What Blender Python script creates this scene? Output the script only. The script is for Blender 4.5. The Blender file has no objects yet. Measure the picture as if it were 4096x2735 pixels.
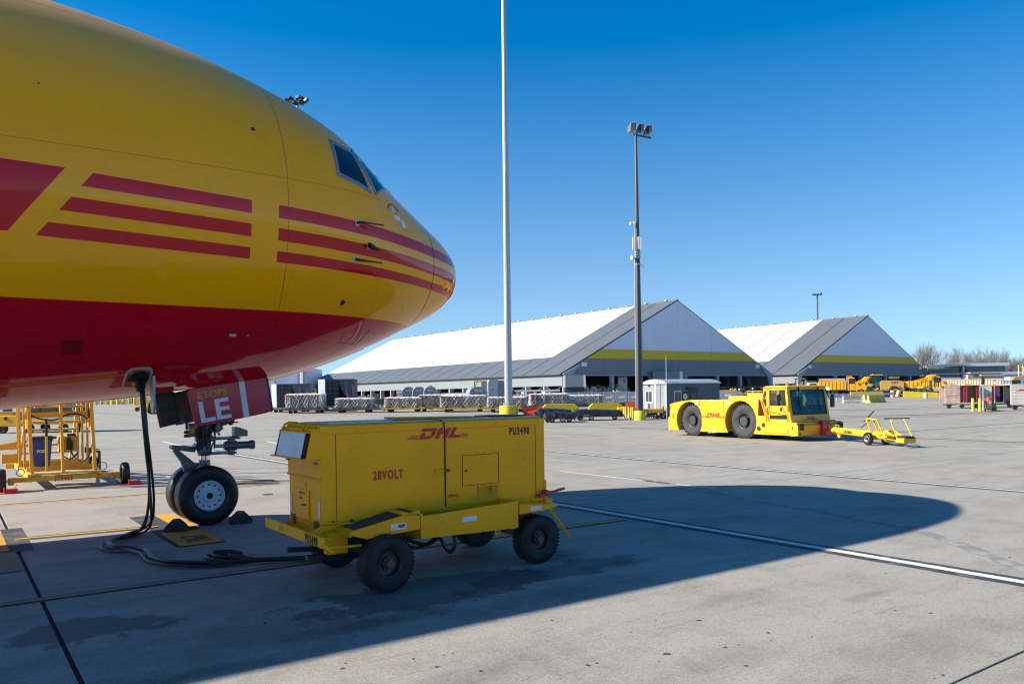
import bpy, math, random
from mathutils import Vector, Matrix
from math import sin, cos, pi, radians, sqrt, atan2
C = bpy.context.scene.collection
S = bpy.context.scene
# ------------------------------------------------------------------ camera, sky, sun, exposure
FPX, PCX, PCY, ROLL, CAMH = 3186.0, 2048.0, 1574.0, radians(0.85), 2.05
cam = bpy.data.objects.new('camera', bpy.data.cameras.new('camera')); C.objects.link(cam)
cam.data.sensor_width = 36; cam.data.lens = FPX/4096*36
cam.data.shift_y = (PCY-2735/2)/4096; cam.data.clip_end = 6000; cam.data.clip_start = .1
cam.matrix_world = Matrix.Translation((0, 0, CAMH)) @ Matrix.Rotation(pi/2, 4, 'X') @ Matrix.Rotation(-ROLL, 4, 'Z')
S.camera = cam
SUN_EL = radians(31.0); LX, LY = .9960, .0894
W = bpy.data.worlds.new('World'); S.world = W; W.use_nodes = True
nt = W.node_tree; bg = nt.nodes['Background']
sky = nt.nodes.new('ShaderNodeTexSky'); sky.sky_type = 'NISHITA'; sky.sun_disc = False
sky.sun_elevation = SUN_EL; sky.sun_rotation = atan2(-LX, -LY)
sky.altitude = 0; sky.air_density = 1.0; sky.dust_density = .25; sky.ozone_density = 3.0
hs = nt.nodes.new('ShaderNodeHueSaturation'); hs.inputs['Saturation'].default_value = 1.45
vm = nt.nodes.new('ShaderNodeVectorMath'); vm.operation = 'MULTIPLY_ADD'; vm.inputs[1].default_value = (1, 1, .62); vm.inputs[2].default_value = (0, 0, .085)
ng = nt.nodes.new('ShaderNodeTexCoord'); nt.links.new(ng.outputs['Generated'], vm.inputs[0]); nv = nt.nodes.new('ShaderNodeVectorMath'); nv.operation = 'NORMALIZE'
nt.links.new(vm.outputs[0], nv.inputs[0]); nt.links.new(nv.outputs[0], sky.inputs[0]); nt.links.new(sky.outputs[0], hs.inputs['Color']); nt.links.new(hs.outputs[0], bg.inputs[0])
sz = nt.nodes.new('ShaderNodeSeparateXYZ'); nt.links.new(ng.outputs['Generated'], sz.inputs[0])
for k_, a_, b_, inp in ((0,1.17,1.60,'Saturation'),(1,1.01,.84,'Value')):                 # deeper blue with height, as clear dry air shows it
    mr = nt.nodes.new('ShaderNodeMapRange'); mr.inputs[1].default_value = .02; mr.inputs[2].default_value = .52; mr.inputs[3].default_value = a_; mr.inputs[4].default_value = b_
    nt.links.new(sz.outputs[2], mr.inputs[0]); nt.links.new(mr.outputs[0], hs.inputs[inp])
hs.inputs['Hue'].default_value = .503
bg.inputs[1].default_value = .084
sl = bpy.data.lights.new('sun', 'SUN'); sun = bpy.data.objects.new('sun', sl); C.objects.link(sun)
sl.energy = 4.9; sl.angle = radians(.5); sl.color = (1, .92, .80)
sun.rotation_euler = Vector((LX*cos(SUN_EL), LY*cos(SUN_EL), -sin(SUN_EL))).to_track_quat('-Z', 'Y').to_euler()
S.view_settings.view_transform = 'Standard'; S.view_settings.look = 'None'
S.view_settings.exposure = 1.07; S.view_settings.gamma = 1; S.view_settings.use_curve_mapping = False
S.render.filter_size = 1.2
try: S.cycles.pixel_filter_type = 'BLACKMAN_HARRIS'; S.cycles.filter_width = 1.2
except Exception: pass
random.seed(7)
# ------------------------------------------------------------------ where things stand
GR = radians(35.4); SA, CA = sin(radians(54.6)), cos(radians(54.6))
def gx(s, q): return (s*SA-q*CA, s*CA+q*SA)            # apron grid (s along the stand lines, q away) to world
def hgt(x, y):
    t = min(max((y-45)/65, 0), 1); return .8*t*t*(3-2*t)
def ray(px, py):
    x, y = px-PCX, PCY-py
    return (x*cos(ROLL)+y*sin(ROLL))/FPX, (-x*sin(ROLL)+y*cos(ROLL))/FPX
def gp(px, py):                                        # point of the ground
    a, b = ray(px, py); Y = 3.0
    while Y < 900 and CAMH+b*Y > hgt(0, Y): Y *= 1.001
    return (a*Y, Y)
def gpz(px, py):
    x, y = gp(px, py); return (x, y, hgt(x, y))
def sq(x, y): return (x*SA+y*CA, -x*CA+y*SA)
def gd(x, d): return (ray(x, 1570)[0]*d, d, hgt(0, d))     # ground at depth d under image column x
# ------------------------------------------------------------------ mesh builder
class MB:
    def __init__(s): s.v = []; s.f = []
    def add(s, vs, fs, M=None):
        n = len(s.v)
        if M is not None: vs = [tuple(M @ Vector(p)) for p in vs]
        s.v += [tuple(p) for p in vs]; s.f += [tuple(i+n for i in f) for f in fs]; return s
    def box(s, c, d, rot=None):
        x, y, z = d[0]/2, d[1]/2, d[2]/2
        vs = [(-x,-y,-z),(x,-y,-z),(x,y,-z),(-x,y,-z),(-x,-y,z),(x,-y,z),(x,y,z),(-x,y,z)]
        M = Matrix.Translation(c)
        if rot: M = M @ Matrix.Rotation(rot[2],4,'Z') @ Matrix.Rotation(rot[1],4,'Y') @ Matrix.Rotation(rot[0],4,'X')
        return s.add(vs, [(0,3,2,1),(4,5,6,7),(0,1,5,4),(1,2,6,5),(2,3,7,6),(3,0,4,7)], M)
    def bb(s, a, b):                                   # box from corner to corner
        return s.box([(a[i]+b[i])/2 for i in range(3)], [abs(b[i]-a[i]) for i in range(3)])
    def bar(s, a, b, w, h=None, up=(0,0,1)):           # rectangular bar
        a, b = Vector(a), Vector(b); h = h or w; d = (b-a).normalized(); u = Vector(up)
        if abs(d.dot(u)) > .98: u = Vector((1,0,0))
        r = d.cross(u).normalized(); u = r.cross(d)
        vs = [tuple(p+r*w/2*i+u*h/2*j) for p in (a,b) for i,j in ((-1,-1),(1,-1),(1,1),(-1,1))]
        return s.add(vs, [(3,2,1,0),(4,5,6,7),(0,1,5,4),(1,2,6,5),(2,3,7,6),(3,0,4,7)])
    def cyl(s, a, b, r, r2=None, n=14, caps=True):
        a, b = Vector(a), Vector(b); r2 = r if r2 is None else r2; d = (b-a).normalized()
        u = Vector((0,0,1)) if abs(d.z) < .9 else Vector((1,0,0))
        x = d.cross(u).normalized(); y = d.cross(x)
        vs = [tuple(p+x*cos(2*pi*i/n)*R+y*sin(2*pi*i/n)*R) for p, R in ((a,r),(b,r2)) for i in range(n)]
        fs = [(i,(i+1)%n,n+(i+1)%n,n+i) for i in range(n)]
        if caps: fs += [tuple(range(n))[::-1], tuple(range(n,2*n))]
        return s.add(vs, fs)
    def tube(s, pts, r, n=6, caps=True):
        P = [Vector(p) for p in pts]; vs = []; pu = Vector((0,0,1))
        for i, p in enumerate(P):
            d = (P[min(i+1,len(P)-1)]-P[max(i-1,0)]).normalized()
            if abs(d.dot(pu)) > .97: pu = Vector((1,0,0)) if abs(d.x) < .9 else Vector((0,1,0))
            x = d.cross(pu).normalized(); y = x.cross(d); pu = y
            R = r[i] if isinstance(r, (list,tuple)) else r
            vs += [tuple(p+x*cos(2*pi*k/n)*R+y*sin(2*pi*k/n)*R) for k in range(n)]
        fs = [(i*n+k, i*n+(k+1)%n, (i+1)*n+(k+1)%n, (i+1)*n+k) for i in range(len(P)-1) for k in range(n)]
        if caps: fs += [tuple(range(n))[::-1], tuple((len(P)-1)*n+k for k in range(n))]
        return s.add(vs, fs)
    def prism(s, poly, a, b, ax='y'):                  # 2-D outline extruded; ax y: poly=(x,z), x: (y,z), z: (x,y)
        m = {'y': lambda p,t: (p[0],t,p[1]), 'x': lambda p,t: (t,p[0],p[1]), 'z': lambda p,t: (p[0],p[1],t)}[ax]
        n = len(poly); vs = [m(p,a) for p in poly]+[m(p,b) for p in poly]
        return s.add(vs, [tuple(range(n))[::-1], tuple(range(n,2*n))]+[(i,(i+1)%n,n+(i+1)%n,n+i) for i in range(n)])
    def lathe(s, prof, o, d, n=28, M=None):            # prof (r, t) round axis d from o
        o, d = Vector(o), Vector(d).normalized(); u = Vector((0,0,1)) if abs(d.z) < .9 else Vector((1,0,0))
        x = d.cross(u).normalized(); y = d.cross(x)
        vs = [tuple(o+d*t+x*cos(2*pi*i/n)*r+y*sin(2*pi*i/n)*r) for r,t in prof for i in range(n)]
        return s.add(vs, [(j*n+i, j*n+(i+1)%n, (j+1)*n+(i+1)%n, (j+1)*n+i) for j in range(len(prof)-1) for i in range(n)])
    def grid(s, fn, us, vs_, close=False):
        n = len(vs_); V = [fn(u,v) for u in us for v in vs_]
        return s.add(V, [(i*n+j, (i+1)*n+j, (i+1)*n+(j+1)%n, i*n+(j+1)%n) for i in range(len(us)-1) for j in range(n if close else n-1)])
    def mesh(s, name, smooth=None):
        me = bpy.data.meshes.new(name); me.from_pydata(s.v, [], s.f)
        import bmesh
        bm = bmesh.new(); bm.from_mesh(me); bmesh.ops.recalc_face_normals(bm, faces=bm.faces); bm.to_mesh(me); bm.free()
        if smooth:
            me.polygons.foreach_set('use_smooth', [True]*len(me.polygons)); me.set_sharp_from_angle(angle=radians(smooth))
        me.update(); return me
def ob(name, mesh, m=None, parent=None, loc=None, rz=0):
    if isinstance(mesh, MB): mesh = mesh.mesh(name)
    o = bpy.data.objects.new(name, mesh); C.objects.link(o)
    if m and mesh and not len(mesh.materials): mesh.materials.append(m)
    if parent: o.parent = parent
    if loc: o.location = loc
    if rz: o.rotation_euler.z = rz
    return o
def part(name, mb, m, parent, smooth=35, bevel=0):
    o = ob(name, mb.mesh(name, smooth) if isinstance(mb, MB) else mb, m, parent)
    if bevel:
        b = o.modifiers.new('bevel', 'BEVEL'); b.width = bevel; b.segments = 2; b.limit_method = 'ANGLE'; b.angle_limit = radians(40); b.harden_normals = False
    return o
def tag(o, label, cat=None, group=None, kind=None):
    if label: o['label'] = label
    if cat: o['category'] = cat
    if group: o['group'] = group
    if kind: o['kind'] = kind
    return o
def thing(name, label, cat, loc=(0,0,0), rz=0, group=None):
    o = bpy.data.objects.new(name, None); C.objects.link(o); o.empty_display_size = .2
    o.location = loc if len(loc) == 3 else (loc[0], loc[1], hgt(*loc)); o.rotation_euler.z = rz
    return tag(o, label, cat, group)
def struct(name, mb, m, smooth=None):
    o = ob(name, mb.mesh(name, smooth), m); o['kind'] = 'structure'; return o
def kids(o): return [c for c in bpy.data.objects if c.parent == o]
def dup(o, loc=None, rz=None, label=None, parent=None):
    kidmap = {}
    for c in bpy.data.objects:
        if c.parent: kidmap.setdefault(c.parent.name, []).append(c)
    def rec(a, p):
        b = a.copy(); C.objects.link(b); b.parent = p
        for c in kidmap.get(a.name, []): rec(c, b)
        return b
    r = rec(o, parent)
    if loc is not None: r.location = loc if len(loc) == 3 else (loc[0], loc[1], hgt(*loc))
    if rz is not None: r.rotation_euler.z = rz
    if label: r['label'] = label
    return r
# ------------------------------------------------------------------ materials
def nodes(name):
    m = bpy.data.materials.new(name); m.use_nodes = True; t = m.node_tree
    return m, t, t.nodes['Principled BSDF'], t.links.new
def nnew(t, kind, **kw):
    n = t.nodes.new(kind)
    for k, v in kw.items():
        if k in n.inputs: n.inputs[k].default_value = v
        else: setattr(n, k, v)
    return n
def nz(t, link, coord, scale, detail=4, rough=.55, vec=None):
    n = t.nodes.new('ShaderNodeTexNoise'); n.inputs['Scale'].default_value = scale; n.inputs['Detail'].default_value = detail; n.inputs['Roughness'].default_value = rough
    link(coord, n.inputs['Vector']); return n.outputs['Fac']
def ramp(t, link, src, a, b, ca=0, cb=1):
    n = t.nodes.new('ShaderNodeMapRange'); n.inputs[1].default_value = a; n.inputs[2].default_value = b; n.inputs[3].default_value = ca; n.inputs[4].default_value = cb
    link(src, n.inputs[0]); return n.outputs[0]
def mix(t, link, fac, a, b, blend='MIX'):
    n = t.nodes.new('ShaderNodeMix'); n.data_type = 'RGBA'; n.blend_type = blend
    for s, v in ((0, fac), (6, a), (7, b)):
        if isinstance(v, (int, float)): n.inputs[s].default_value = v
        elif isinstance(v, tuple): n.inputs[s].default_value = (*v[:3], 1)
        else: link(v, n.inputs[s])
    return n.outputs[2]
def math_(t, link, op, a, b=None, c=None, clamp=False):
    n = t.nodes.new('ShaderNodeMath'); n.operation = op; n.use_clamp = clamp
    for i, v in enumerate((a, b, c)):
        if v is None: continue
        if isinstance(v, (int, float)): n.inputs[i].default_value = v
        else: link(v, n.inputs[i])
    return n.outputs[0]
MATS = {}
def paint(name, col, rough=.45, dirt=.35, scale=2.5, metal=0, coat=0, dirtcol=None, chips=0, bump=.02, spec=.4):
    if name in MATS: return MATS[name]
    m, t, b, L = nodes(name)
    tc = t.nodes.new('ShaderNodeTexCoord').outputs['Object']
    n1 = nz(t, L, tc, scale, 6, .65); n2 = nz(t, L, tc, scale*9, 4, .6)
    f = math_(t, L, 'MULTIPLY', ramp(t, L, n1, .42, .75), dirt)
    dc = dirtcol or tuple(c*.45+.02 for c in col)
    c1 = mix(t, L, f, col, dc)
    c1 = mix(t, L, math_(t, L, 'MULTIPLY', ramp(t, L, n2, .35, .75), dirt*.35), c1, tuple(min(1, c*1.25+.02) for c in col))
    if chips:
        n3 = nz(t, L, tc, scale*5, 8, .75)
        c1 = mix(t, L, math_(t, L, 'MULTIPLY', ramp(t, L, n3, .60, .64), chips), c1, (.09, .05, .03))
    L(c1, b.inputs['Base Color'])
    L(ramp(t, L, n2, .3, .8, max(rough-.1, .03), min(rough+.15, 1)), b.inputs['Roughness'])
    b.inputs['Metallic'].default_value = metal; b.inputs['Coat Weight'].default_value = coat
    if bump:
        bp = t.nodes.new('ShaderNodeBump'); bp.inputs['Strength'].default_value = .25; bp.inputs['Distance'].default_value = bump*.2
        L(n2, bp.inputs['Height']); bp2 = t.nodes.new('ShaderNodeBump'); bp2.inputs['Strength'].default_value = .35; bp2.inputs['Distance'].default_value = bump*.6
        L(nz(t, L, tc, scale*1.1, 2, .5), bp2.inputs['Height']); L(bp2.outputs[0], bp.inputs['Normal']); L(bp.outputs[0], b.inputs['Normal'])
    b.inputs['Specular IOR Level'].default_value = spec
    MATS[name] = m; return m
YEL = paint('service_yellow', (.74, .37, .004), .42, .45, 1.6, coat=.1, dirtcol=(.50,.26,.02), chips=.12)
YELD = paint('worn_yellow', (.66, .40, .02), .5, .55, 3, chips=.5)
YELG = paint('dull_yellow_green', (.50, .39, .02), .55, .5, 3, chips=.25)
GPUY = paint('ground_unit_yellow', (.95, .40, .002), .5, .35, 1.3, coat=.0, dirtcol=(.55, .22, .01), spec=.22, chips=.12)
STDY = paint('stand_yellow', (.70, .40, .04), .55, .55, 4, chips=.8)
YBAR = paint('barrier_yellow', (.62, .48, .03), .6, .3, 1)
RED = paint('logo_red', (.50, .012, .015), .4, .15, 3)
REDP = paint('red_paint', (.55, .03, .03), .4, .3, 4)
ORG = paint('plastic_orange', (.72, .07, .015), .5, .25, 2)
TRK = paint('truck_orange', (.78, .35, .01), .4, .3, 1.5)
TRKY = paint('truck_yellow', (.78, .42, .01), .4, .3, 1.5)
CATY = paint('machine_yellow', (.50, .31, .07), .5, .4, 2)
BLK = paint('black_paint', (.015, .015, .017), .5, .3, 4, dirtcol=(.06, .055, .05))
RUB = paint('rubber', (.022, .022, .023), .75, .6, 3, dirtcol=(.07, .065, .06))
RUBD = paint('dusty_rubber', (.032, .032, .033), .85, .7, 3, dirtcol=(.085, .08, .075))
RUBT = paint('tyre_black', (.012, .012, .013), .42, .4, 3, dirtcol=(.03, .03, .03))
GRY = paint('grey_paint', (.26, .29, .32), .5, .3, 2)
LGR = paint('light_grey_metal', (.42, .45, .47), .4, .4, 2, metal=.2)
DGR = paint('dark_metal', (.05, .052, .056), .5, .4, 4, metal=.5)
MGR = paint('gear_metal', (.16, .17, .18), .38, .6, 6, metal=.6)
WHT = paint('white_paint', (.74, .75, .76), .4, .2, 2)
WHD = paint('grimy_white', (.62, .60, .56), .55, .5, 2, dirtcol=(.25, .18, .12))
RIMW = paint('rim_white', (.60, .64, .68), .4, .25, 5)
GALV = paint('galvanised', (.40, .43, .45), .45, .6, 6, metal=.55, dirtcol=(.22, .25, .28))
ALU = paint('aluminium', (.50, .51, .52), .32, .5, 3, metal=.8)
POLE = paint('pole_bronze', (.07, .072, .076), .45, .2, 2)
BLUE = paint('bin_blue', (.012, .05, .30), .45, .35, 5)
CONC = paint('barrier_concrete', (.36, .34, .30), .85, .5, 3)
BRN = paint('rust_brown', (.16, .085, .06), .7, .5, 2)
WOOD = paint('weathered_wood', (.13, .10, .08), .85, .6, 4)
TARP = paint('black_tarp', (.012, .013, .016), .35, .4, 5, dirtcol=(.05, .05, .06))
CURT = paint('curtain_grey', (.055, .058, .065), .6, .5, 2, dirtcol=(.12, .12, .13))
GRIT = paint('grip_tread', (.04, .038, .036), .9, .5, 8)
SEAM = paint('seam_black', (.01, .01, .01), .8, .1, 2)
LBLK = paint('lettering_black', (.012, .012, .012), .5, .2, 9)
CHROME = paint('chrome', (.75, .76, .78), .12, .2, 9, metal=1)
def glass(name, col, rough=.04, alpha=1, trans=0, tint=None):
    m, t, b, L = nodes(name); b.inputs['Base Color'].default_value = (*col, 1); b.inputs['Roughness'].default_value = rough
    b.inputs['IOR'].default_value = 1.5; b.inputs['Specular IOR Level'].default_value = .6
    if trans:
        g = t.nodes.new('ShaderNodeBsdfTransparent'); g.inputs[0].default_value = (*(tint or (.6,.75,.8)), 1)
        mx = t.nodes.new('ShaderNodeMixShader'); mx.inputs[0].default_value = trans
        L(b.outputs[0], mx.inputs[1]); L(g.outputs[0], mx.inputs[2]); L(mx.outputs[0], t.nodes['Material Output'].inputs[0])
    MATS[name] = m; return m
GLS = glass('dark_glass', (.01, .016, .022))
GLT = glass('tinted_glass', (.02, .13, .19), trans=.72, tint=(.30, .62, .74))
GLC = glass('clear_glass', (.05, .06, .07), trans=.7, tint=(.8, .88, .9))
LENS = glass('lens', (.6, .03, .02), .15)
# ------------------------------------------------------------------ lettering and logo
def text(body, h, parent, loc, rot, m, wx=1.0, bold=.015, name='lettering', depth=.002, align='LEFT', sp=1.0):
    cu = bpy.data.curves.new('t', 'FONT'); cu.body = body; cu.size = h/.72; cu.extrude = depth/2; cu.offset = bold*h; cu.align_x = align
    cu.resolution_u = 3; cu.space_character = sp
    o = bpy.data.objects.new('t', cu); C.objects.link(o)
    me = bpy.data.meshes.new_from_object(o.evaluated_get(bpy.context.evaluated_depsgraph_get()))
    bpy.data.objects.remove(o); bpy.data.curves.remove(cu)
    M = Matrix.Translation(loc) @ (rot if isinstance(rot, Matrix) else Matrix.Identity(4)) @ Matrix.Diagonal((wx, 1, 1, 1))
    me.transform(M); me.materials.clear(); return ob(name, me, m, parent)
FRONT = Matrix.Rotation(pi/2, 4, 'X')                       # text facing local -y, reading along +x
ENDX = Matrix.Rotation(-pi/2, 4, 'Z') @ FRONT               # facing local -x, reading along -y
def logo(parent, loc, rot, h, m, back=False):
    mb = MB(); P = []
    P.append([(-.12,1),(-.12,.70),(1.0,.70),(1.35,.70),(1.42,.85),(1.25,1)])
    P.append([(0,0),(1.05,0),(1.42,.28),(1.42,.69),(1.02,.69),(1.0,.26),(0,.26)])
    P.append([(0,.27),(.40,.27),(.40,.58),(.0,.58)])
    P += [[(1.62,0),(2.04,0),(2.04,1),(1.62,1)], [(2.05,.40),(2.45,.40),(2.45,.62),(2.05,.62)], [(2.46,0),(2.88,0),(2.88,1),(2.46,1)]]
    P.append([(3.08,0),(4.25,0),(4.25,.27),(3.5,.27),(3.5,1),(3.08,1)])
    for k in range(3):
        y = .02+k*.13; P += [[(-1.25+y*.0,y),(-.12,y),(-.12,y+.06),(-1.25,y+.06)], [(4.37,y),(5.15,y),(5.15,y+.06),(4.37,y+.06)]]
    R = Matrix.Translation(loc) @ rot
    for p in P:
        q = [((x+y*.55)*h, y*h) for x, y in p]; n = len(q)
        mb.add([(x,y,0) for x,y in q]+[(x,y,.0025) for x,y in q], [tuple(range(n))[::-1], tuple(range(n,2*n))]+[(i,(i+1)%n,n+(i+1)%n,n+i) for i in range(n)], R)
    return ob('logo', mb.mesh('logo'), m, parent)
# ------------------------------------------------------------------ wheels
WM = {}
def wheel(parent, c, r, w, rim=.55, tm=None, rm=None, lugs=0, dish=.3, hub=None, side=-1, ax=(0,1,0), n=30, name='wheel', holes=0):
    """tyre with a rim child; side -1: the visible rim face looks to -ax"""
    tm = tm or RUB; rm = rm or DGR; a = Vector(ax)
    key = (round(r,3), round(w,3), rim, tm.name, rm.name, lugs, side, tuple(ax), n, dish, holes)
    if key not in WM:
        h = w/2; ri = r*rim; b = r-ri
        pr = [(ri,-h*.75),(ri+b*.12,-h*.92),(ri+b*.45,-h),(ri+b*.75,-h*.97),(r-b*.07,-h*.80),(r,-h*.55),(r,h*.55),(r-b*.07,h*.80),(ri+b*.75,h*.97),(ri+b*.45,h),(ri+b*.12,h*.92),(ri,h*.75),(ri,-h*.75)]
        if not lugs and r > .3:
            gset = []
            for q in (-.36,-.12,.12,.36): gset += [(r,h*(q-.03)),(r-.012,h*(q-.02)),(r-.012,h*(q+.02)),(r,h*(q+.03))]
            pr = pr[:6]+gset+pr[6:]
        t = MB().lathe(pr, (0,0,0), a, n)
        if lugs:
            for k in range(lugs):
                th = 2*pi*k/lugs
                for sd in (-1, 1):
                    tt = th+(pi/lugs if sd > 0 else 0)
                    u = Vector((0,0,1)); x = a.cross(u).normalized(); z = a.cross(x)
                    e = x*cos(tt)+z*sin(tt); f = a.cross(e)
                    M = Matrix(((e.x,f.x,a.x,0),(e.y,f.y,a.y,0),(e.z,f.z,a.z,0),(0,0,0,1)))
                    M2 = M @ Matrix.Translation((r*.985, 0, sd*h*.5)) @ Matrix.Rotation(sd*.35, 4, 'X')
                    dx, dy, dz = r*.035, pi*r/lugs*.58, h*.52
                    t.add([(-dx,-dy,-dz),(dx,-dy*.8,-dz),(dx,dy*.8,-dz),(-dx,dy,-dz),(-dx,-dy,dz),(dx,-dy*.8,dz),(dx,dy*.8,dz),(-dx,dy,dz)], [(0,3,2,1),(4,5,6,7),(0,1,5,4),(1,2,6,5),(2,3,7,6),(3,0,4,7)], M2)
        s_ = side; d = w*dish
        rp = [(ri*.999, -h*.74*1.0),(ri*1.02,-h*.86),(ri*.93,-h*.80),(ri*.86,-h+d),(ri*.45,-h+d*1.05),(ri*.40,-h+d*.7),(ri*.2,-h+d*.6),(.001,-h+d*.6)]
        rp = [(x, y*(-s_)) for x, y in rp]
        rb = MB().lathe(rp, (0,0,0), a, n)
        rb.lathe([(ri*.99,h*.6*(-s_)*1.0),(ri*.5,h*.5*(-s_)),(.001,h*.5*(-s_))], (0,0,0), a, n)
        WM[key] = (t.mesh('wheel', 40), rb.mesh('rim', 40))
    t, rb = WM[key]
    o = ob(name, t, tm, parent, loc=c); k = ob('rim', rb, rm, o)
    if hub:
        hb = MB(); hr, hl, hm = hub
        hb.lathe([(.001,-w/2-hl),(hr*.85,-w/2-hl),(hr,-w/2-hl*.8),(hr,0)], (0,0,0), a*(-side), 18)
        for i in range(8): 
            th = 2*pi*i/8; u = Vector((0,0,1)); x = a.cross(u).normalized(); z = a.cross(x); p = (x*cos(th)+z*sin(th))*hr*1.35
            hb.cyl(p+a*side*(w/2-w*dish-.0), p+a*side*(w/2-w*dish+.03), .014, n=6)
        part('hub', hb, hm, o)
    return o
# ------------------------------------------------------------------ the apron: cast slabs near, one sheet beyond
def concrete(name, far=False):
    m, t, b, L = nodes(name)
    tc = t.nodes.new('ShaderNodeTexCoord').outputs['Object']
    if not far:
        geo = t.nodes.new('ShaderNodeNewGeometry').outputs['Position']
        mp0 = t.nodes.new('ShaderNodeMapping'); mp0.vector_type = 'POINT'; mp0.inputs['Rotation'].default_value = (0, 0, -GR); L(geo, mp0.inputs[0]); tc = mp0.outputs[0]
    mp = t.nodes.new('ShaderNodeMapping'); mp.inputs['Scale'].default_value = (.35, 2.2, 1); L(tc, mp.inputs[0])
    big = nz(t, L, tc, .12, 5, .6); mid = nz(t, L, tc, .9, 6, .65); st = nz(t, L, mp.outputs[0], .8, 5, .65)
    fine = nz(t, L, tc, 14, 3, .7); grain = nz(t, L, tc, 70, 2, .7)
    c = mix(t, L, ramp(t, L, big, .3, .7), (.282, .266, .226), (.355, .336, .288))
    c = mix(t, L, math_(t, L, 'MULTIPLY', ramp(t, L, mid, .48, .72), .6), c, (.155, .143, .125))
    c = mix(t, L, math_(t, L, 'MULTIPLY', ramp(t, L, st, .52, .75), .5), c, (.13, .12, .108))
    c = mix(t, L, math_(t, L, 'MULTIPLY', ramp(t, L, st, .45, .25), .25), c, (.38, .365, .33))
    c = mix(t, L, math_(t, L, 'MULTIPLY', ramp(t, L, fine, .4, .75), .28), c, (.36, .34, .30))
    c = mix(t, L, math_(t, L, 'MULTIPLY', ramp(t, L, grain, .50, .66), .55), c, (.12, .11, .10))
    c = mix(t, L, math_(t, L, 'MULTIPLY', ramp(t, L, grain, .42, .30), .45), c, (.46, .44, .40))
    agg = nz(t, L, tc, 30, 2, .8); c = mix(t, L, math_(t, L, 'MULTIPLY', ramp(t, L, agg, .52, .66), .38), c, (.13, .122, .105)); c = mix(t, L, math_(t, L, 'MULTIPLY', ramp(t, L, agg, .44, .32), .30), c, (.45, .43, .38))
    blot = nz(t, L, tc, 3.2, 7, .72); c = mix(t, L, math_(t, L, 'MULTIPLY', ramp(t, L, blot, .54, .70), .34), c, (.14, .13, .11)); c = mix(t, L, math_(t, L, 'MULTIPLY', ramp(t, L, blot, .42, .28), .25), c, (.40, .385, .34))
    mp4 = t.nodes.new('ShaderNodeMapping'); mp4.inputs['Scale'].default_value = (.5, 5, 1); mp4.inputs['Rotation'].default_value = (0,0,.25); L(tc, mp4.inputs[0]); sk = nz(t, L, mp4.outputs[0], 1.5, 7, .75)
    c = mix(t, L, math_(t, L, 'MULTIPLY', ramp(t, L, sk, .60, .68), .42), c, (.09, .083, .072))
    # pale swept scuffs
    mp2 = t.nodes.new('ShaderNodeMapping'); mp2.inputs['Scale'].default_value = (1.6, .22, 1); mp2.inputs['Rotation'].default_value = (0,0,.5); L(tc, mp2.inputs[0])
    sc = nz(t, L, mp2.outputs[0], .7, 6, .7); c = mix(t, L, math_(t, L, 'MULTIPLY', ramp(t, L, sc, .58, .75), .35), c, (.36, .345, .315))
    if not far:
        # oil and fuel stains (centre s, q, radii, strength)
        sep = t.nodes.new('ShaderNodeSeparateXYZ'); L(tc, sep.inputs[0])
        wob = nz(t, L, tc, 1.7, 8, .72)
        for s0, q0, rs, rq, k in ((.95,8.05,.75,.42,.55),(4.2,7.3,1.6,.55,.6),(2.5,6.8,2.6,1.1,.35),(5.6,7.2,1.3,.35,.55),(3.2,6.6,.9,.2,.5),(6.6,7.0,.8,.2,.45),(1.6,6.2,1.1,.16,.4),(6.2,8.0,.8,.5,.5),(5.4,6.4,1.2,.4,.3),(.6,10.2,.35,.8,.25),
                                  (7.5,4.4,.5,.14,.35),(4.6,4.0,.7,.3,.25),(6.3,5.2,.9,.25,.25),(9.5,8.4,1.6,.4,.2),(3.0,4.9,1.2,.3,.3),(7.9,2.9,.6,.2,.3),(-1.0,7.0,1.6,.5,.3),(6.1,3.3,1.4,.5,.25)):
            dx = math_(t, L, 'DIVIDE', math_(t, L, 'SUBTRACT', sep.outputs[0], s0), rs); dy = math_(t, L, 'DIVIDE', math_(t, L, 'SUBTRACT', sep.outputs[1], q0), rq)
            d = math_(t, L, 'SQRT', math_(t, L, 'ADD', math_(t, L, 'MULTIPLY', dx, dx), math_(t, L, 'MULTIPLY', dy, dy)))
            d = math_(t, L, 'ADD', d, math_(t, L, 'MULTIPLY', math_(t, L, 'SUBTRACT', wob, .5), 2.6))
            sharp = .12 if k > .5 else .8
            c = mix(t, L, math_(t, L, 'MULTIPLY', ramp(t, L, d, 1, 1-sharp), k), c, (.05, .045, .04))
        spots = t.nodes.new('ShaderNodeTexVoronoi'); spots.inputs['Scale'].default_value = 1.1; L(tc, spots.inputs['Vector'])
        c = mix(t, L, math_(t, L, 'MULTIPLY', ramp(t, L, spots.outputs['Distance'], .035, .02), ramp(t, L, mid, .5, .55)), c, (.04, .035, .03))
    L(c, b.inputs['Base Color']); L(ramp(t, L, mid, .3, .8, .75, .95), b.inputs['Roughness']); b.inputs['Specular IOR Level'].default_value = .3
    bp = t.nodes.new('ShaderNodeBump'); bp.inputs['Strength'].default_value = .5; bp.inputs['Distance'].default_value = .004
    L(math_(t, L, 'ADD', grain, math_(t, L, 'MULTIPLY', fine, .8)), bp.inputs['Height']); L(bp.outputs[0], b.inputs['Normal'])
    return m
MC = concrete('apron_concrete'); MCF = concrete('far_concrete', True)
ap = ob('apron', None); ap.rotation_euler.z = GR; ap['kind'] = 'structure'
SJ = [-29.4, .78, 31.0]; QJ = [-14.2, -5.7, 2.75, 11.22, 19.7, 28.1]
def axl(a, b, n): return [a+(b-a)*i/n for i in range(n+1)]
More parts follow.
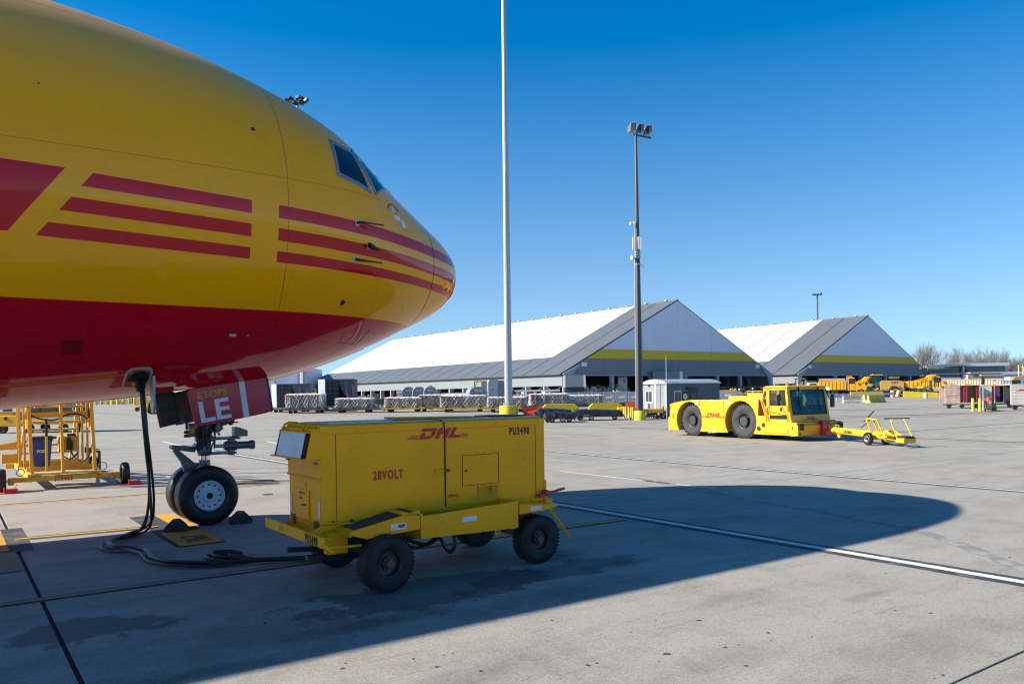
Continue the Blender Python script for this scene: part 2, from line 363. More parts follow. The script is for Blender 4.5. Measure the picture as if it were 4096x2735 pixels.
us = sorted(set([-1500,-700,-300,-150,-80,-50]+SJ+axl(31, 160, 30)+[200,260,340,450,700,1200,2500]))
vs = sorted(set([-1500,-600,-200,-80,-40,-25]+QJ+axl(28.1, 150, 30)+[180,220,280,360,500,800,1300,2600]))
sheet = MB()
idx = {}
def vid(u, v):
    if (u, v) not in idx:
        idx[u, v] = len(sheet.v); x, y = gx(u, v); sheet.v.append((u, v, hgt(x, y)))
    return idx[u, v]
for i in range(len(us)-1):
    for j in range(len(vs)-1):
        if SJ[0] <= us[i] < SJ[-1] and QJ[0] <= vs[j] < QJ[-1]: continue
        sheet.f.append((vid(us[i],vs[j]), vid(us[i+1],vs[j]), vid(us[i+1],vs[j+1]), vid(us[i],vs[j+1])))
part('apron_sheet', sheet, MCF, ap, smooth=60)
part('joint_sealant', MB().bb((SJ[0],QJ[0],-.07),(SJ[-1],QJ[-1],-.022)), SEAM, ap)
for i in range(len(SJ)-1):
    for j in range(len(QJ)-1):
        gq0 = .010; gq1 = .010
        mb = MB().bb((SJ[i]+.02, QJ[j]+gq0, -.02), (SJ[i+1]-.02, QJ[j+1]-gq1, 0))
        part('concrete_slab', mb, MC, ap, bevel=.006)
# joints of the far paving, dark sealed lines
fj = MB()
def hz(s, q): return hgt(*gx(s, q))
def strip_mb(mb, pts, w, z, jag=0, rnd=None):
    """painted strip through grid points pts"""
    P = []
    for (a, b) in zip(pts[:-1], pts[1:]):
        n = max(1, int(math.dist(a, b)/(.25 if jag else 4)))
        for i in range(n): P.append((a[0]+(b[0]-a[0])*i/n, a[1]+(b[1]-a[1])*i/n))
    P.append(pts[-1]); V = []
    for i, p in enumerate(P):
        a = P[max(i-1,0)]; b = P[min(i+1,len(P)-1)]; dx, dy = b[0]-a[0], b[1]-a[1]; l = math.hypot(dx, dy) or 1
        nx, ny = -dy/l*w/2, dx/l*w/2; r1 = 1+jag*random.uniform(-1,1); r2 = 1+jag*random.uniform(-1,1)
        V += [(p[0]+nx*r1, p[1]+ny*r1, hz(*p)+z), (p[0]-nx*r2, p[1]-ny*r2, hz(*p)+z)]
    mb.add(V, [(2*i, 2*i+1, 2*i+3, 2*i+2) for i in range(len(P)-1)])
for q in (36.6, 45.1, 53.6, 62.1, 70.6): strip_mb(fj, [(-60,q),(120,q)], .07, .006)
for s in (31, 61, 91): strip_mb(fj, [(s,-40),(s,110)], .06, .006)
for s in (-29.4, .78): strip_mb(fj, [(s,28.1),(s,110)], .06, .006)
strip_mb(fj, [(31,28.1),(120,28.1)], .07, .006); strip_mb(fj, [(31,19.7),(120,19.7)], .09, .006); strip_mb(fj, [(31,11.2),(120,11.2)], .05, .006)
part('joint_line', fj, SEAM, ap, smooth=None)
# ------------------------------------------------------------------ painted markings
def lpaint(name, col, wear=.5, sc=5):
    m, t, b, L = nodes(name); tc = t.nodes.new('ShaderNodeNewGeometry').outputs['Position']
    n = nz(t, L, tc, sc, 8, .72); n2 = nz(t, L, tc, 40, 3, .7); n3 = nz(t, L, tc, .8, 4, .6)
    f = ramp(t, L, math_(t, L, 'ADD', n, math_(t, L, 'MULTIPLY', math_(t, L, 'SUBTRACT', n3, .5), .5)), .62-.2*wear, .66-.16*wear)
    c = mix(t, L, math_(t, L, 'MULTIPLY', f, min(1, wear*1.4)), col, (.20, .19, .175))
    c = mix(t, L, math_(t, L, 'MULTIPLY', ramp(t, L, n2, .5, .7), .25), c, tuple(x*.5 for x in col))
    L(c, b.inputs['Base Color']); b.inputs['Roughness'].default_value = .8; b.inputs['Specular IOR Level'].default_value = .3
    return m
PW = lpaint('line_white', (.58,.58,.56), .10, 3); PY = lpaint('line_yellow', (.58,.30,.02), .3); PB = lpaint('line_black', (.045,.05,.055), .35)
PR = lpaint('line_red', (.40,.05,.05), .45); PF = lpaint('line_faded', (.30,.29,.27), .75, 3); PFY = lpaint('line_faded_yellow', (.36,.27,.10), .6, 3)
def mark(name, pts, w, m, border=0, jag=.03, z=.004, label=None):
    if border:
        mb = MB(); strip_mb(mb, pts, w+2*border, .004, .05); o = ob('line_border', mb.mesh('line_border'), PB); o.rotation_euler.z = GR; o['kind'] = 'structure'; z = .008
    mb = MB(); strip_mb(mb, pts, w, z, jag); o = ob(name, mb.mesh(name), m); o.rotation_euler.z = GR; o['kind'] = 'structure'
    if label: o['label'] = label
    return o
def G2(*p): return sq(*gp(*p))
mark('white_line', [(9.15,-12),(9.15,11.9),(8.75,20),(8.45,29.5),(8.3,37.3),(9.0,56),(9.7,75)], .15, PW, .13)
mark('white_line', [(17.05,-12),(17.05,17),(17.4,24),(18.4,40)], .12, PW, .12)
mark('white_line', [(13.1,11.1),(13.1,16.3)], .09, PW)
mark('worn_line', [(13.5,14.5),(12.3,9.5),(11.5,6.1),(9.8,3.9),(8.6,2.4)], .22, PF, jag=.3)
PYW = lpaint('line_old_yellow', (.36,.23,.07), .6, 4)
mark('yellow_line', [(.80,9.52),(5.8,9.46)], .11, PYW, .04)
mark('yellow_line', [(5.8,9.46),(8.85,9.42)], .12, PY, .05)
mark('yellow_line', [(-3.5,9.6),(.80,9.52)], .11, PYW, .04)
mark('yellow_line', [(.80,13.9),(2.75,13.75)], .10, PY, .10)
mark('yellow_line', [(-6,18.75),(.84,18.6),(3.57,18.42),(6.5,18.48),(9.0,18.45)], .10, PY, 0)
mark('dark_line', [(-6,18.88),(.84,18.75),(3.57,18.57),(6.4,18.62)], .07, PB)
mark('red_line', [(-2,27.6),(4.0,27.92),(6.17,28.05),(9.2,28.2)], .07, PR)
mark('red_line', [G2(1000,1640), G2(1100,1660), G2(1300,1677), G2(1400,1681)], .12, PR)
mark('red_line', [G2(2160,1733), G2(2280,1739), G2(2405,1742)], .07, PR)
mark('red_line', [G2(2160,1755), G2(2405,1742)], .07, PR)
mark('red_line', [G2(2480,1712), G2(2640,1713), G2(2700,1717)], .10, PR, .08)
mark('red_line', [G2(2480,1712), G2(2560,1708), G2(2680,1700)], .08, PR)
mark('red_line', [G2(3300,1735), G2(3670,1752), G2(3900,1762), G2(4150,1772)], .12, PR, .06)
mark('red_line', [G2(3300,1672), G2(3640,1661), G2(3800,1653), G2(4096,1641), G2(4200,1637)], .12, PR, .10)
mark('dark_line', [G2(3300,1678), G2(3500,1672), G2(4150,1662)], .16, PB, jag=.2)
mark('dark_line', [G2(2180,1694), G2(2700,1688)], .12, PB, jag=.2)
mark('faded_line', [G2(3200,1690), G2(3650,1704), G2(4100,1713)], .16, PFY, jag=.3)
for a, b in (((455,1680),(500,1687)), ((595,1694),(632,1699)), ((370,1663),(405,1666)), ((325,1750),(290,1745))): mark('white_dash', [G2(*a), G2(*b)], .12, PW)
mark('white_line', [G2(370,1648), G2(480,1655), G2(600,1664), G2(730,1680), G2(900,1695), G2(1060,1712), G2(1150,1722)], .12, PW, .07)
mark('white_line', [G2(930,1735), G2(1000,1748), G2(1110,1774), G2(1160,1781)], .14, PW)
mark('worn_line', [G2(0,1790), G2(60,1802), G2(150,1812)], .12, PF, jag=.2)
mark('dark_patch', [(4.4,19.6),(6.6,19.4)], .75, PB, jag=.12); mark('yellow_patch', [(5.2,19.6),(6.2,19.6)], .22, PY, jag=.3, z=.008)
# stand number box and the block at the left joint
def flat(name, poly, z, m):
    mb = MB().add([(x,y,z) for x,y in poly], [tuple(range(len(poly)))]); o = ob(name, mb.mesh(name), m); o.rotation_euler.z = GR; o['kind'] = 'structure'; return o
PYB = lpaint('box_yellow', (.55,.29,.03), .45, 3)
flat('stand_box_border', [(2.56,11.62),(3.24,11.62),(3.24,15.15),(2.56,15.15)], .004, PB)
sb = flat('stand_box', [(2.62,11.65),(3.22,11.65),(3.22,13.0),(2.62,13.0)], .012, PYB)
flat('stand_box', [(2.95,13.3),(3.25,13.3),(3.25,15.1),(2.95,15.1)], .012, PYB)
t = text('767', .36, None, (3.12, 11.85, .016), Matrix.Rotation(pi/2, 4, 'Z'), LBLK, wx=.8, bold=.012, name='stand_number', depth=.001); t.rotation_euler.z = GR; t['kind'] = 'structure'
flat('edge_block_border', [(-1.0,12.75),(.97,12.75),(.97,15.1),(-1.0,15.1)], .0035, PB)
flat('edge_block', [(-.9,12.86),(.68,12.86),(.68,14.98),(-.9,14.98)], .010, PYB)
flat('edge_block', [(-.9,11.26),(.74,11.26),(.74,12.74),(-.9,12.74)], .010, lpaint('block_worn', (.30,.20,.10), .7, 4))
pc = tag(ob('drain_cover', MB().cyl((0,0,0),(0,0,.008),.11,n=20), DGR), 'small round metal cover set in the concrete right of the nose wheels', 'cover'); pc.location = (-5.19,16.81,0)
# ------------------------------------------------------------------ hangars
MROOF = paint('roof_white', (.50,.51,.52), .5, .12, .3, bump=0); MROG = paint('roof_grey', (.110,.124,.136), .5, .2, .25, bump=0)
MGAB = paint('gable_blue_grey', (.64,.69,.80), .6, .15, .2, bump=0); MGAD = paint('gable_dark_grey', (.18,.20,.23), .6, .2, .25, bump=0)
MGYE = paint('gable_yellow', (.66,.44,.02), .6, .15, .3, bump=0); MWALL = paint('wall_grey', (.20,.225,.235), .6, .2, .3, bump=0)
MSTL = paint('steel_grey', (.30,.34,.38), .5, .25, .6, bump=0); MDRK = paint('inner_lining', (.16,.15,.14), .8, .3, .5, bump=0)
def hangar(name, label, s0, q0, w, L, he, zr, nb, cols, bay0=2):
    x, y = gx(s0, q0); zg = hgt(x, y)
    t = thing(name, label, 'hangar', (x, y, 0), GR)
    # local: x across the gable, y away along the ridge
    slope = (zr-he)/(w/2)
    P = lambda x_: he+slope*(w/2-abs(x_-w/2))
    th = .18
    bl = L/nb
    def roofpanel(x0, x1, y0, y1, m, nm):
        mb = MB(); z0, z1 = P(x0), P(x1); g = .11 if m is MROG else .10
        V = [(x0,y0+g,z0),(x1,y0+g,z1),(x1,y1-g,z1),(x0,y1-g,z0)]
        mb.add(V+[(a,b,c-th) for a,b,c in V], [(0,1,2,3),(7,6,5,4),(0,4,5,1),(1,5,6,2),(2,6,7,3),(3,7,4,0)])
        part(nm, mb, m, t, None)
    xb = w/2*.222                                       # grey eave strip width
    for k in range(nb):
        y0, y1 = k*bl, (k+1)*bl
        for sgn in (0, 1):
            X = (lambda v: v) if not sgn else (lambda v: w-v)
            if k < bay0: roofpanel(X(-.5), X(w/2-.02), y0, y1, MROG, 'roof_panel')
            else:
                roofpanel(X(-.5), X(xb), y0, y1, MROG, 'roof_panel'); roofpanel(X(xb), X(w/2-.02), y0, y1, MROOF, 'roof_panel')
        part('ridge_cap', MB().box((w/2, y0+bl*.5, zr+.06), (1.0, .45, .16)), MROOF, t)
    part('ridge', MB().box((w/2, L/2, zr-.05), (.5, L, .2)), MROG, t)
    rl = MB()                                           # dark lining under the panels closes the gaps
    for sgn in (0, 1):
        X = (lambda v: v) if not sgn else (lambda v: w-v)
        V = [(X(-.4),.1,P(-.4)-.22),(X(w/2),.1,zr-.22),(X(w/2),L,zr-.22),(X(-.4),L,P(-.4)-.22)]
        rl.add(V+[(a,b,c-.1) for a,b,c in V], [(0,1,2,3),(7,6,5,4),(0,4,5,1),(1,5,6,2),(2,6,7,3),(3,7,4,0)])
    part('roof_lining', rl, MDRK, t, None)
    ho = he-.62*slope*0-.30                            # gable opening top
    ho = he-.35
    def gband(za, zb, m, nm, yy=0):
        # slice of the gable between heights, in panels
        nP = 6; xs = [w*i/nP for i in range(nP+1)]
        for i in range(nP):
            a, b = xs[i]+.02, xs[i+1]-.02; poly = []
            top = lambda v: min(zb, P(v)-.25); 
            pts = sorted(set([a, b]+[c for c in ((zb+.25-he)/slope, w-(zb+.25-he)/slope, w/2, (za+.25-he)/slope, w-(za+.25-he)/slope) if a < c < b]))
            up = [(v, top(v)) for v in pts if top(v) > za-1e-6]
            if len(up) < 2: continue
            poly = [(up[0][0], za)]+up+[(up[-1][0], za)]
            if abs(poly[0][1]-poly[1][1]) < 1e-5: poly = poly[1:]
            if len(poly) > 2 and abs(poly[-1][1]-poly[-2][1]) < 1e-5: poly = poly[:-1]
            if len(poly) < 3: continue
            part(nm, MB().prism(poly, yy, yy+.12), m, t, None)
    zy0 = he+(zr-he)*.175; zy1 = zy0+(zr-he)*.115*1.02
    gband(ho, zy0-.03, MGAD, 'gable_panel'); gband(zy0, zy1, MGYE, 'gable_stripe'); gband(zy1+.03, zr, MGAB, 'gable_panel')
    part('gable_lining', MB().prism([(0,ho+.02),(0,he-.3),(w/2,zr-.4),(w,he-.3),(w,ho+.02)], .16, .3), MSTL, t, None)
    part('gable_lintel', MB().bb((0,-.12,ho-.22),(w,.3,ho-.03)), MSTL, t, None)
    for x_ in (.28*w*.30, w-.28*w*.30): part('sign_plate', MB().bb((x_-.55,-.06,he+.95),(x_+.55,-.01,he+1.6)), WHT, t, None)
    for c in cols:
        part('column', MB().bb((c-.28,-.1,zg-.2),(c+.28,.5,ho-.22)), MSTL, t, None)
    # corner knee frames and side bays
    for sgn in (0, 1):
        X = (lambda v: v) if not sgn else (lambda v: w-v)
        for k in range(nb+1):
            yy = k*bl; b2 = .18
            part('frame', MB().prism([(X(0),zg-.2),(X(.35),zg-.2),(X(1.3),he-.9),(X(3.6),P(3.6)-.45),(X(0),he-.2)], yy-b2, yy+b2), MSTL, t, None)
        hp = he-2.15 if not sgn else he-2.5
        for k in range(nb//4+1):
            y0 = k*4*bl; y1 = min(L, (k+1)*4*bl)
            if y1 > y0+.1: part('side_panel', MB().bb((X(-.08),y0+.03,hp),(X(.04),y1-.03,he-.28)), MWALL, t, None)
        part('eave_gutter', MB().bb((X(-.55),0,he-.42),(X(-.1),L,he-.30)), DGR, t, None)
        if not sgn:
            for k in range(1, 4):
                for a, b_ in (((X(.1),(k-1)*bl+.4,zg+.3),(X(.1),k*bl-.4,hp)), ((X(.1),(k-1)*bl+.4,hp),(X(.1),k*bl-.4,zg+.3))):
                    part('cross_brace', MB().bar(a, b_, .035), MSTL, t, None)
    # deep interior: side wall of the lean side, rear wall, lattice frames
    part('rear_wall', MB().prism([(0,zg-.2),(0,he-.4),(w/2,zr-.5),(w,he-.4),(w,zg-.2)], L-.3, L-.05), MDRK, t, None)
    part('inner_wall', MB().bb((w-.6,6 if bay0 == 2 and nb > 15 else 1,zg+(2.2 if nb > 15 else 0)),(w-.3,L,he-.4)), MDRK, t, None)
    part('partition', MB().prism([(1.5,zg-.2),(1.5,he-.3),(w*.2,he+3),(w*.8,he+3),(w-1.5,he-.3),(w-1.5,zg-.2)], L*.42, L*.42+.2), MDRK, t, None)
    for k in range(1, 6):
        yy = k*bl*1.0
        part('rafter', MB().bar((1.2,yy,he-.8),(w/2,yy,zr-1.2),.35,.6).bar((w-1.2,yy,he-.8),(w/2,yy,zr-1.2),.35,.6), MSTL, t, None)
    return t
HW = 52.4
hangar('tent_hangar', 'long white roofed tent hangar with yellow gable band directly behind the aircraft nose and masts', 78.9, 97.2, HW, 109, 5.3, 18.15, 22, [10.5, 19.5, 28, 36.5, 43])
def place_h2():
    a = ray(3188, 1460)[0]; Y = 161.0; return sq(a*Y, Y)
s2, q2 = place_h2()
hangar('tent_hangar', 'white roofed tent hangar farther right with orange and yellow trucks parked before its gable', s2, q2, HW, 66, 5.4, 18.2, 12, [13.5, 23, 33, 43.5], 2)
# blue grey hall far left behind the floodlight mast
x, y, z = gd(1060, 190)
t = thing('cargo_hall', 'blue grey hall with a yellow base band seen between the aircraft belly and the mast', 'hall', (x-8, y, 0), radians(4))
part('wall', MB().bb((-8,0,2.3),(17.3,25,9.3)), MGAB, t, None); part('band', MB().bb((-8,-.1,1.2),(17.3,25,2.25)), MGYE, t, None); part('base', MB().bb((-8,0,.4),(17.3,25,1.15)), MWALL, t, None)
for k in range(5): part('wall_rib', MB().bb((-6+k*5.4,-.06,2.35),(-5.85+k*5.4,0,9.2)), MROG, t, None)
# ------------------------------------------------------------------ terminal building at the right
GLW = glass('window_glass', (.03,.04,.045), .03)
x, y, z = gd(3700, 190)
def at_px(px, d, z): a, b = ray(px, 1500); return (a*d, d, z)
t = thing('terminal_building', 'low white building with glass fronts and flat roof below the bare trees', 'building', (0, 0, 0))
dA = 190; e = dA/FPX
def zz(py, px=3900, d=dA): return CAMH+ray(px, py)[1]*d
def X(px, d=dA): return ray(px, 1530)[0]*d
part('wall', MB().bb((X(3849),dA,0),(X(4300),dA+14,zz(1488))), MROOF, t, None)
part('roof_slab', MB().prism([(X(3697),zz(1471,3697)-.1),(X(3865),zz(1455,3865)-.3),(X(3865),zz(1455,3865)+.35),(X(3697),zz(1471,3697)+.5)], dA-1, dA+14), MROOF, t, None)
part('roof_slab', MB().bb((X(3865),dA-.2,zz(1464)),(X(4037),dA+14,zz(1455)+.2)), MGAB, t, None)
part('column', MB().bb((X(3846),dA-.6,0),(X(3853),dA+.2,zz(1462))), MROOF, t, None)
for k in range(6):
    a, b_ = X(3715+k*22.3), X(3715+(k+1)*22.3-1)
    part('window', MB().bb((a,dA+.1,zz(1491)),(b_,dA+.3,zz(1474-k*1.5))), GLW, t, None); part('window', MB().bb((a,dA+.1,zz(1512)),(b_,dA+.3,zz(1496))), GLW, t, None)
part('sill', MB().bb((X(3718),dA-.3,zz(1495)),(X(3848),dA+.3,zz(1491))), MROOF, t, None)
for k in range(5):
    a, b_ = X(3855+k*33), X(3855+(k+1)*33-1); part('window', MB().bb((a,dA-.1,zz(1489)),(b_,dA+.0,zz(1464))), GLW, t, None)
part('canopy', MB().bb((X(3853),dA-3,zz(1494)),(X(3990),dA+1,zz(1489))), MROOF, t, None)
part('canopy', MB().bb((X(3890),dA-3.5,zz(1504)),(X(3985),dA-1,zz(1499))), MROOF, t, None)
part('annex_wall', MB().bb((X(3852),dA-2,0),(X(3875),dA,zz(1498))), MROOF, t, None)
part('annex_roof', MB().bb((X(3990),dA-1,zz(1499)),(X(4300),dA+10,zz(1489))), MGAB, t, None)
for a in (3920, 3955, 3985, 4005, 4018): part('roof_unit', MB().bb((X(a),dA+1,zz(1489)),(X(a+22 if a > 3940 else a+26),dA+3,zz(1478 if a > 3940 else 1481))), LGR, t, None)
for a, col, lab in ((4074, MGYE, 'small yellow flag on a pole above the flat roof annex at the right'), (4092, PR, 'striped red and white flag at the right edge above the annex roof')):
    f = thing('flag', lab, 'flag', at_px(a, 178, 0)); h0 = zz(1489,a,178); h1 = zz(1459,a,178)
    part('flag_pole', MB().cyl((0,0,h0-2),(0,0,h1),.07,n=8), WHT, f)
    mb = MB().grid(lambda u, v: (u*1.3, .25*sin(u*4), h1-.15-v*1.1-u*.35), axl(0,1,8), axl(0,1,4)); part('cloth', mb, col, f)
# ------------------------------------------------------------------ bare trees
BARK = paint('bark', (.11,.085,.07), .9, .4, 3); TWIG = paint('twigs', (.19,.155,.135), .9, .3, 1)
def tree(loc, h, label, seed, spread=1.0, dens=1.0, group='bare trees on the right horizon'):
    R = random.Random(seed); t = thing('bare_tree', label, 'tree', loc, R.uniform(0,6), group); tr, cr = MB(), MB()
    def br(p, d, l, r, lv):
        pts = [p]; dd = d.copy()
        for i in range(3):
            dd = (dd+Vector((R.uniform(-1,1),R.uniform(-1,1),R.uniform(-.3,.6)))*.16).normalized(); p = p+dd*l/3; pts.append(p)
        (tr if lv < 2 else cr).tube(pts, [r, r*.85, r*.7, r*.5], 5 if lv < 2 else 3, False)
        if lv >= 5 or l < h*.02: return
        n = {0: 6, 1: 5, 2: 4, 3: 3, 4: 3}[lv]; n = max(2, int(n*dens+.5))
        for i in range(n):
            f = R.uniform(.35, 1) if lv else R.uniform(.3, 1)
            k = min(2, int(f*3)); q = pts[k]+(pts[k+1]-pts[k])*(f*3-k)
            an = R.uniform(0, 2*pi); til = R.uniform(.35, .85)*spread
            u = dd.orthogonal().normalized(); w_ = dd.cross(u)
            nd = (dd*cos(til)+(u*cos(an)+w_*sin(an))*sin(til)+Vector((0,0,.22))).normalized()
            br(q, nd, l*R.uniform(.5, .72), r*(.5 if lv else .42), lv+1)
        br(pts[-1], dd, l*.62, r*.5, lv+1)
    br(Vector((0,0,-.2)), Vector((0,0,1)), h*.42, h*.0135, 0)
    part('trunk', tr, BARK, t); part('crown', cr, TWIG, t)
    return t
trees = [(3672,1372,190,'lone spreading bare tree just right of the second hangar gable, left stem of its pair',1.0),(3712,1375,192,'spreading bare tree with a round crown beside the lone tree near the hangar gable',1.05)]
for k,(a,top) in enumerate([(3758,1420),(3800,1410),(3842,1378),(3880,1400),(3915,1392),(3952,1405),(3975,1385),(4008,1395),(4040,1402),(4072,1420),(4100,1430),(3735,1435),(3780,1440),(3822,1420),(3860,1430),(3896,1425),(3935,1420),(3990,1412),(4025,1415),(4058,1425),(4090,1440)]):
    trees.append((a, top, 215+(k*37)%30, None, .9))
TP = []
order = sorted(range(2, len(trees)), key=lambda k: trees[k][0]); WRD = 'first second third fourth fifth sixth seventh eighth ninth tenth eleventh twelfth thirteenth fourteenth fifteenth sixteenth seventeenth eighteenth nineteenth twentieth twenty-first twenty-second'.split()
NTH = {k-2: WRD[i] for i, k in enumerate(order)}
for k,(a,top,d,lab,sp_) in enumerate(trees):
    h = (CAMH+ray(a,top)[1]*d-.8)*1.15
    loc = (ray(a,1500)[0]*d, d, .8)
    if k < 2: tree(loc, h*.92, lab, k+3, .95, 1.0)
    elif k < 7: TP.append((tree(loc, h*.95, 'bare tree in the belt behind the flat roofed building, %s from its left end' % NTH[k-2], k+11, sp_, 1.0), h))
    else:
        src, hh = TP[k % 5]; o = dup(src, loc, k*1.3); o['label'] = 'bare tree in the belt behind the flat roofed building, %s from its left end' % NTH[k-2]; f = h/hh; o.scale = (f, f, f)
# ------------------------------------------------------------------ the freighter aircraft
NS, NQ = 3.37, 13.755                                    # nose gear on the grid
DN = 8.262-NS                                            # nose tip ahead of the gear (local x)
PD = [0, .06, .25, .6, 1.2, 2, 3, 4, 5.5, 7.5, 9.5, 14, 20, 60]
PT = [4.073, 4.435, 4.79, 5.07, 5.42, 5.93, 6.74, 7.17, 7.60, 7.87, 7.95, 8.0, 8.0, 8.0]
PBt = [4.073, 3.935, 3.793, 3.556, 3.27, 2.91, 2.549, 2.292, 2.099, 1.933, 1.80, 1.62, 1.5, 1.5]
PWd = [0, .29, .69, 1.10, 1.568, 2.064, 2.50, 2.70, 2.76, 2.74, 2.68, 2.62, 2.60, 2.60]
def hermite(xs, ys):
    n = len(xs); h = [xs[i+1]-xs[i] for i in range(n-1)]; d = [(ys[i+1]-ys[i])/h[i] for i in range(n-1)]
    m = [d[0]]+[0 if d[i-1]*d[i] <= 0 else 3*(h[i-1]+h[i])/((2*h[i]+h[i-1])/d[i-1]+(h[i]+2*h[i-1])/d[i]) for i in range(1, n-1)]+[d[-1]]
    def f(x):
        i = max(0, min(n-2, next((k for k in range(n-1) if x <= xs[k+1]), n-2))); t = (x-xs[i])/h[i]
        return ys[i]*(2*t**3-3*t*t+1)+ys[i+1]*(3*t*t-2*t**3)+h[i]*(m[i]*(t**3-2*t*t+t)+m[i+1]*(t**3-t*t))
    return f
rt = [sqrt(d) for d in PD]; fT, fB, fW = hermite(rt, PT), hermite(rt, PBt), hermite(rt, PWd)
def sect(d): r = sqrt(max(d, 0)); return fT(r), fB(r), fW(r)
def skin(d, ph, off=0):                                  # ph 0: starboard (near) side, pi/2 top
    T, B, Wd = sect(d); zc = (T+B)/2; hz_ = (T-B)/2
    n = Vector((0, -cos(ph)/max(Wd,.01), sin(ph)/max(hz_,.01))).normalized()*off
    return (DN-d, -Wd*cos(ph)+n.y, zc+hz_*sin(ph)+n.z)
def ph_of(d, z):
    T, B, Wd = sect(d); return math.asin(max(-1, min(1, (z-(T+B)/2)/((T-B)/2))))
def livery():
    m, t, b, L = nodes('aircraft_livery'); tc = t.nodes.new('ShaderNodeTexCoord').outputs['Object']
    sp_ = t.nodes.new('ShaderNodeSeparateXYZ'); L(tc, sp_.inputs[0]); x, y, z = sp_.outputs
    A = lambda op, a, b_=None, c_=None: math_(t, L, op, a, b_, c_)
    d = A('SUBTRACT', DN, x)
    lt = lambda a, b_: A('LESS_THAN', a, b_); gt = lambda a, b_: A('GREATER_THAN', a, b_); mul = lambda a, b_: A('MULTIPLY', a, b_); mx = lambda a, b_: A('MAXIMUM', a, b_)
    band = None
    for hi, hs_, lo, ls in ((4.575,.041,4.395,.041),(4.268,.038,4.10,.037),(3.985,.031,3.865,.024)):
        q = mul(lt(z, A('MULTIPLY_ADD', d, hs_, hi)), gt(z, A('MULTIPLY_ADD', d, ls, lo)))
        band = q if band is None else mx(band, q)
    left = A('MULTIPLY_ADD', z, -.753, 6.74+4.86*.753)
    gap = mx(lt(d, 4.405), mul(gt(d, 4.79), lt(d, left)))
    red = mul(band, gap)
    near = lt(y, 0)
    Lx = A('MULTIPLY_ADD', z, -.74, 7.05+4.87*.74)
    foot = mul(mul(gt(d, Lx), lt(d, A('ADD', Lx, 3.2))), mul(gt(z, 4.065), lt(z, A('MULTIPLY_ADD', d, .02, 4.735))))
    stem = mul(mul(gt(d, A('ADD', Lx, 1.9)), lt(d, A('ADD', Lx, 3.2))), mul(gt(z, 4.065), lt(z, 6.0)))
    red = mx(red, mul(near, mx(foot, stem)))
    red = mx(red, lt(z, 3.315))
    n1 = nz(t, L, tc, .7, 5, .6); n2 = nz(t, L, tc, 6, 4, .6)
    mp = t.nodes.new('ShaderNodeMapping'); mp.inputs['Scale'].default_value = (.15, 1, 2.5); L(tc, mp.inputs[0]); st = nz(t, L, mp.outputs[0], 1.2, 5, .6)
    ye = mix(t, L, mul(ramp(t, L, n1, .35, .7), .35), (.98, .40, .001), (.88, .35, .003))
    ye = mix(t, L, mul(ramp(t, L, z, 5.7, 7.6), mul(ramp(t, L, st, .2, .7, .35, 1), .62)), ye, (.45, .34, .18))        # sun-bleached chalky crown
    rd = mix(t, L, mul(ramp(t, L, n1, .4, .7), .3), (.56, .003, .016), (.44, .003, .013))
    rd = mix(t, L, mul(ramp(t, L, st, .62, .8), .25), rd, (.42, .06, .05))
    c = mix(t, L, red, ye, rd)
    # skin seams
    seam = None
    for dd in (4.26, 2.62): 
        q = lt(A('ABSOLUTE', A('SUBTRACT', d, dd)), .006 if dd == 4.26 else .0025); seam = q if seam is None else mx(seam, mul(q, lt(z, 5.2)) if dd < 4 else q)
    for zz_, a in ((7.28,.006),(5.16,.0035)): seam = mx(seam, mul(lt(A('ABSOLUTE', A('SUBTRACT', z, zz_)), a), gt(d, 4.3 if zz_ > 6 else 2.6)))
    seam = mx(seam, mul(lt(A('ABSOLUTE', A('SUBTRACT', z, 3.02)), .003), lt(d, 4.2)))
    c = mix(t, L, mul(seam, .65), c, (.03, .025, .02))
    # exhaust-like dirt streaks back from ports
    c = mix(t, L, mul(ramp(t, L, n2, .55, .8), .12), c, (.2, .16, .08))
    # rivet rows beside the seam
    ph = A('PINGPONG', mul(z, 1), .02)
    rv = mul(lt(ph, .006), mx(mx(lt(A('ABSOLUTE', A('SUBTRACT', d, 4.18)), .007), lt(A('ABSOLUTE', A('SUBTRACT', d, 4.34)), .007)), mx(lt(A('ABSOLUTE', A('SUBTRACT', d, 2.56)), .005), lt(A('ABSOLUTE', A('SUBTRACT', d, 3.62)), .005))))
    rv2 = mul(lt(ph, .006), mx(lt(A('ABSOLUTE', A('SUBTRACT', d, 5.4)), .004), mx(lt(A('ABSOLUTE', A('SUBTRACT', d, 6.6)), .004), lt(A('ABSOLUTE', A('SUBTRACT', d, 2.05)), .004)))); rv = mx(mul(rv, lt(z, 5.6)), mul(rv2, .5)); c = mix(t, L, mul(rv, .45), c, (.1, .08, .05))
    L(c, b.inputs['Base Color'])
    ro = A('ADD', ramp(t, L, n2, .3, .8, .05, .10), mul(ramp(t, L, z, 4.6, 6.6), .26)); L(ro, b.inputs['Roughness'])
    b.inputs['Coat Weight'].default_value = .0; b.inputs['Coat Roughness'].default_value = .08; b.inputs['Specular IOR Level'].default_value = .34
    bp = t.nodes.new('ShaderNodeBump'); bp.inputs['Strength'].default_value = .05; bp.inputs['Distance'].default_value = .02
    L(nz(t, L, tc, 1.6, 2, .5), bp.inputs['Height']); L(bp.outputs[0], b.inputs['Normal'])
    return m
LIV = livery()
x0, y0 = gx(NS, NQ)
AC = thing('cargo_aircraft', 'large yellow and red freighter aircraft, nose and front fuselage with cockpit windows', 'aircraft', (x0, y0, 0), GR)
PH = [2*pi*i/128 for i in range(128)]
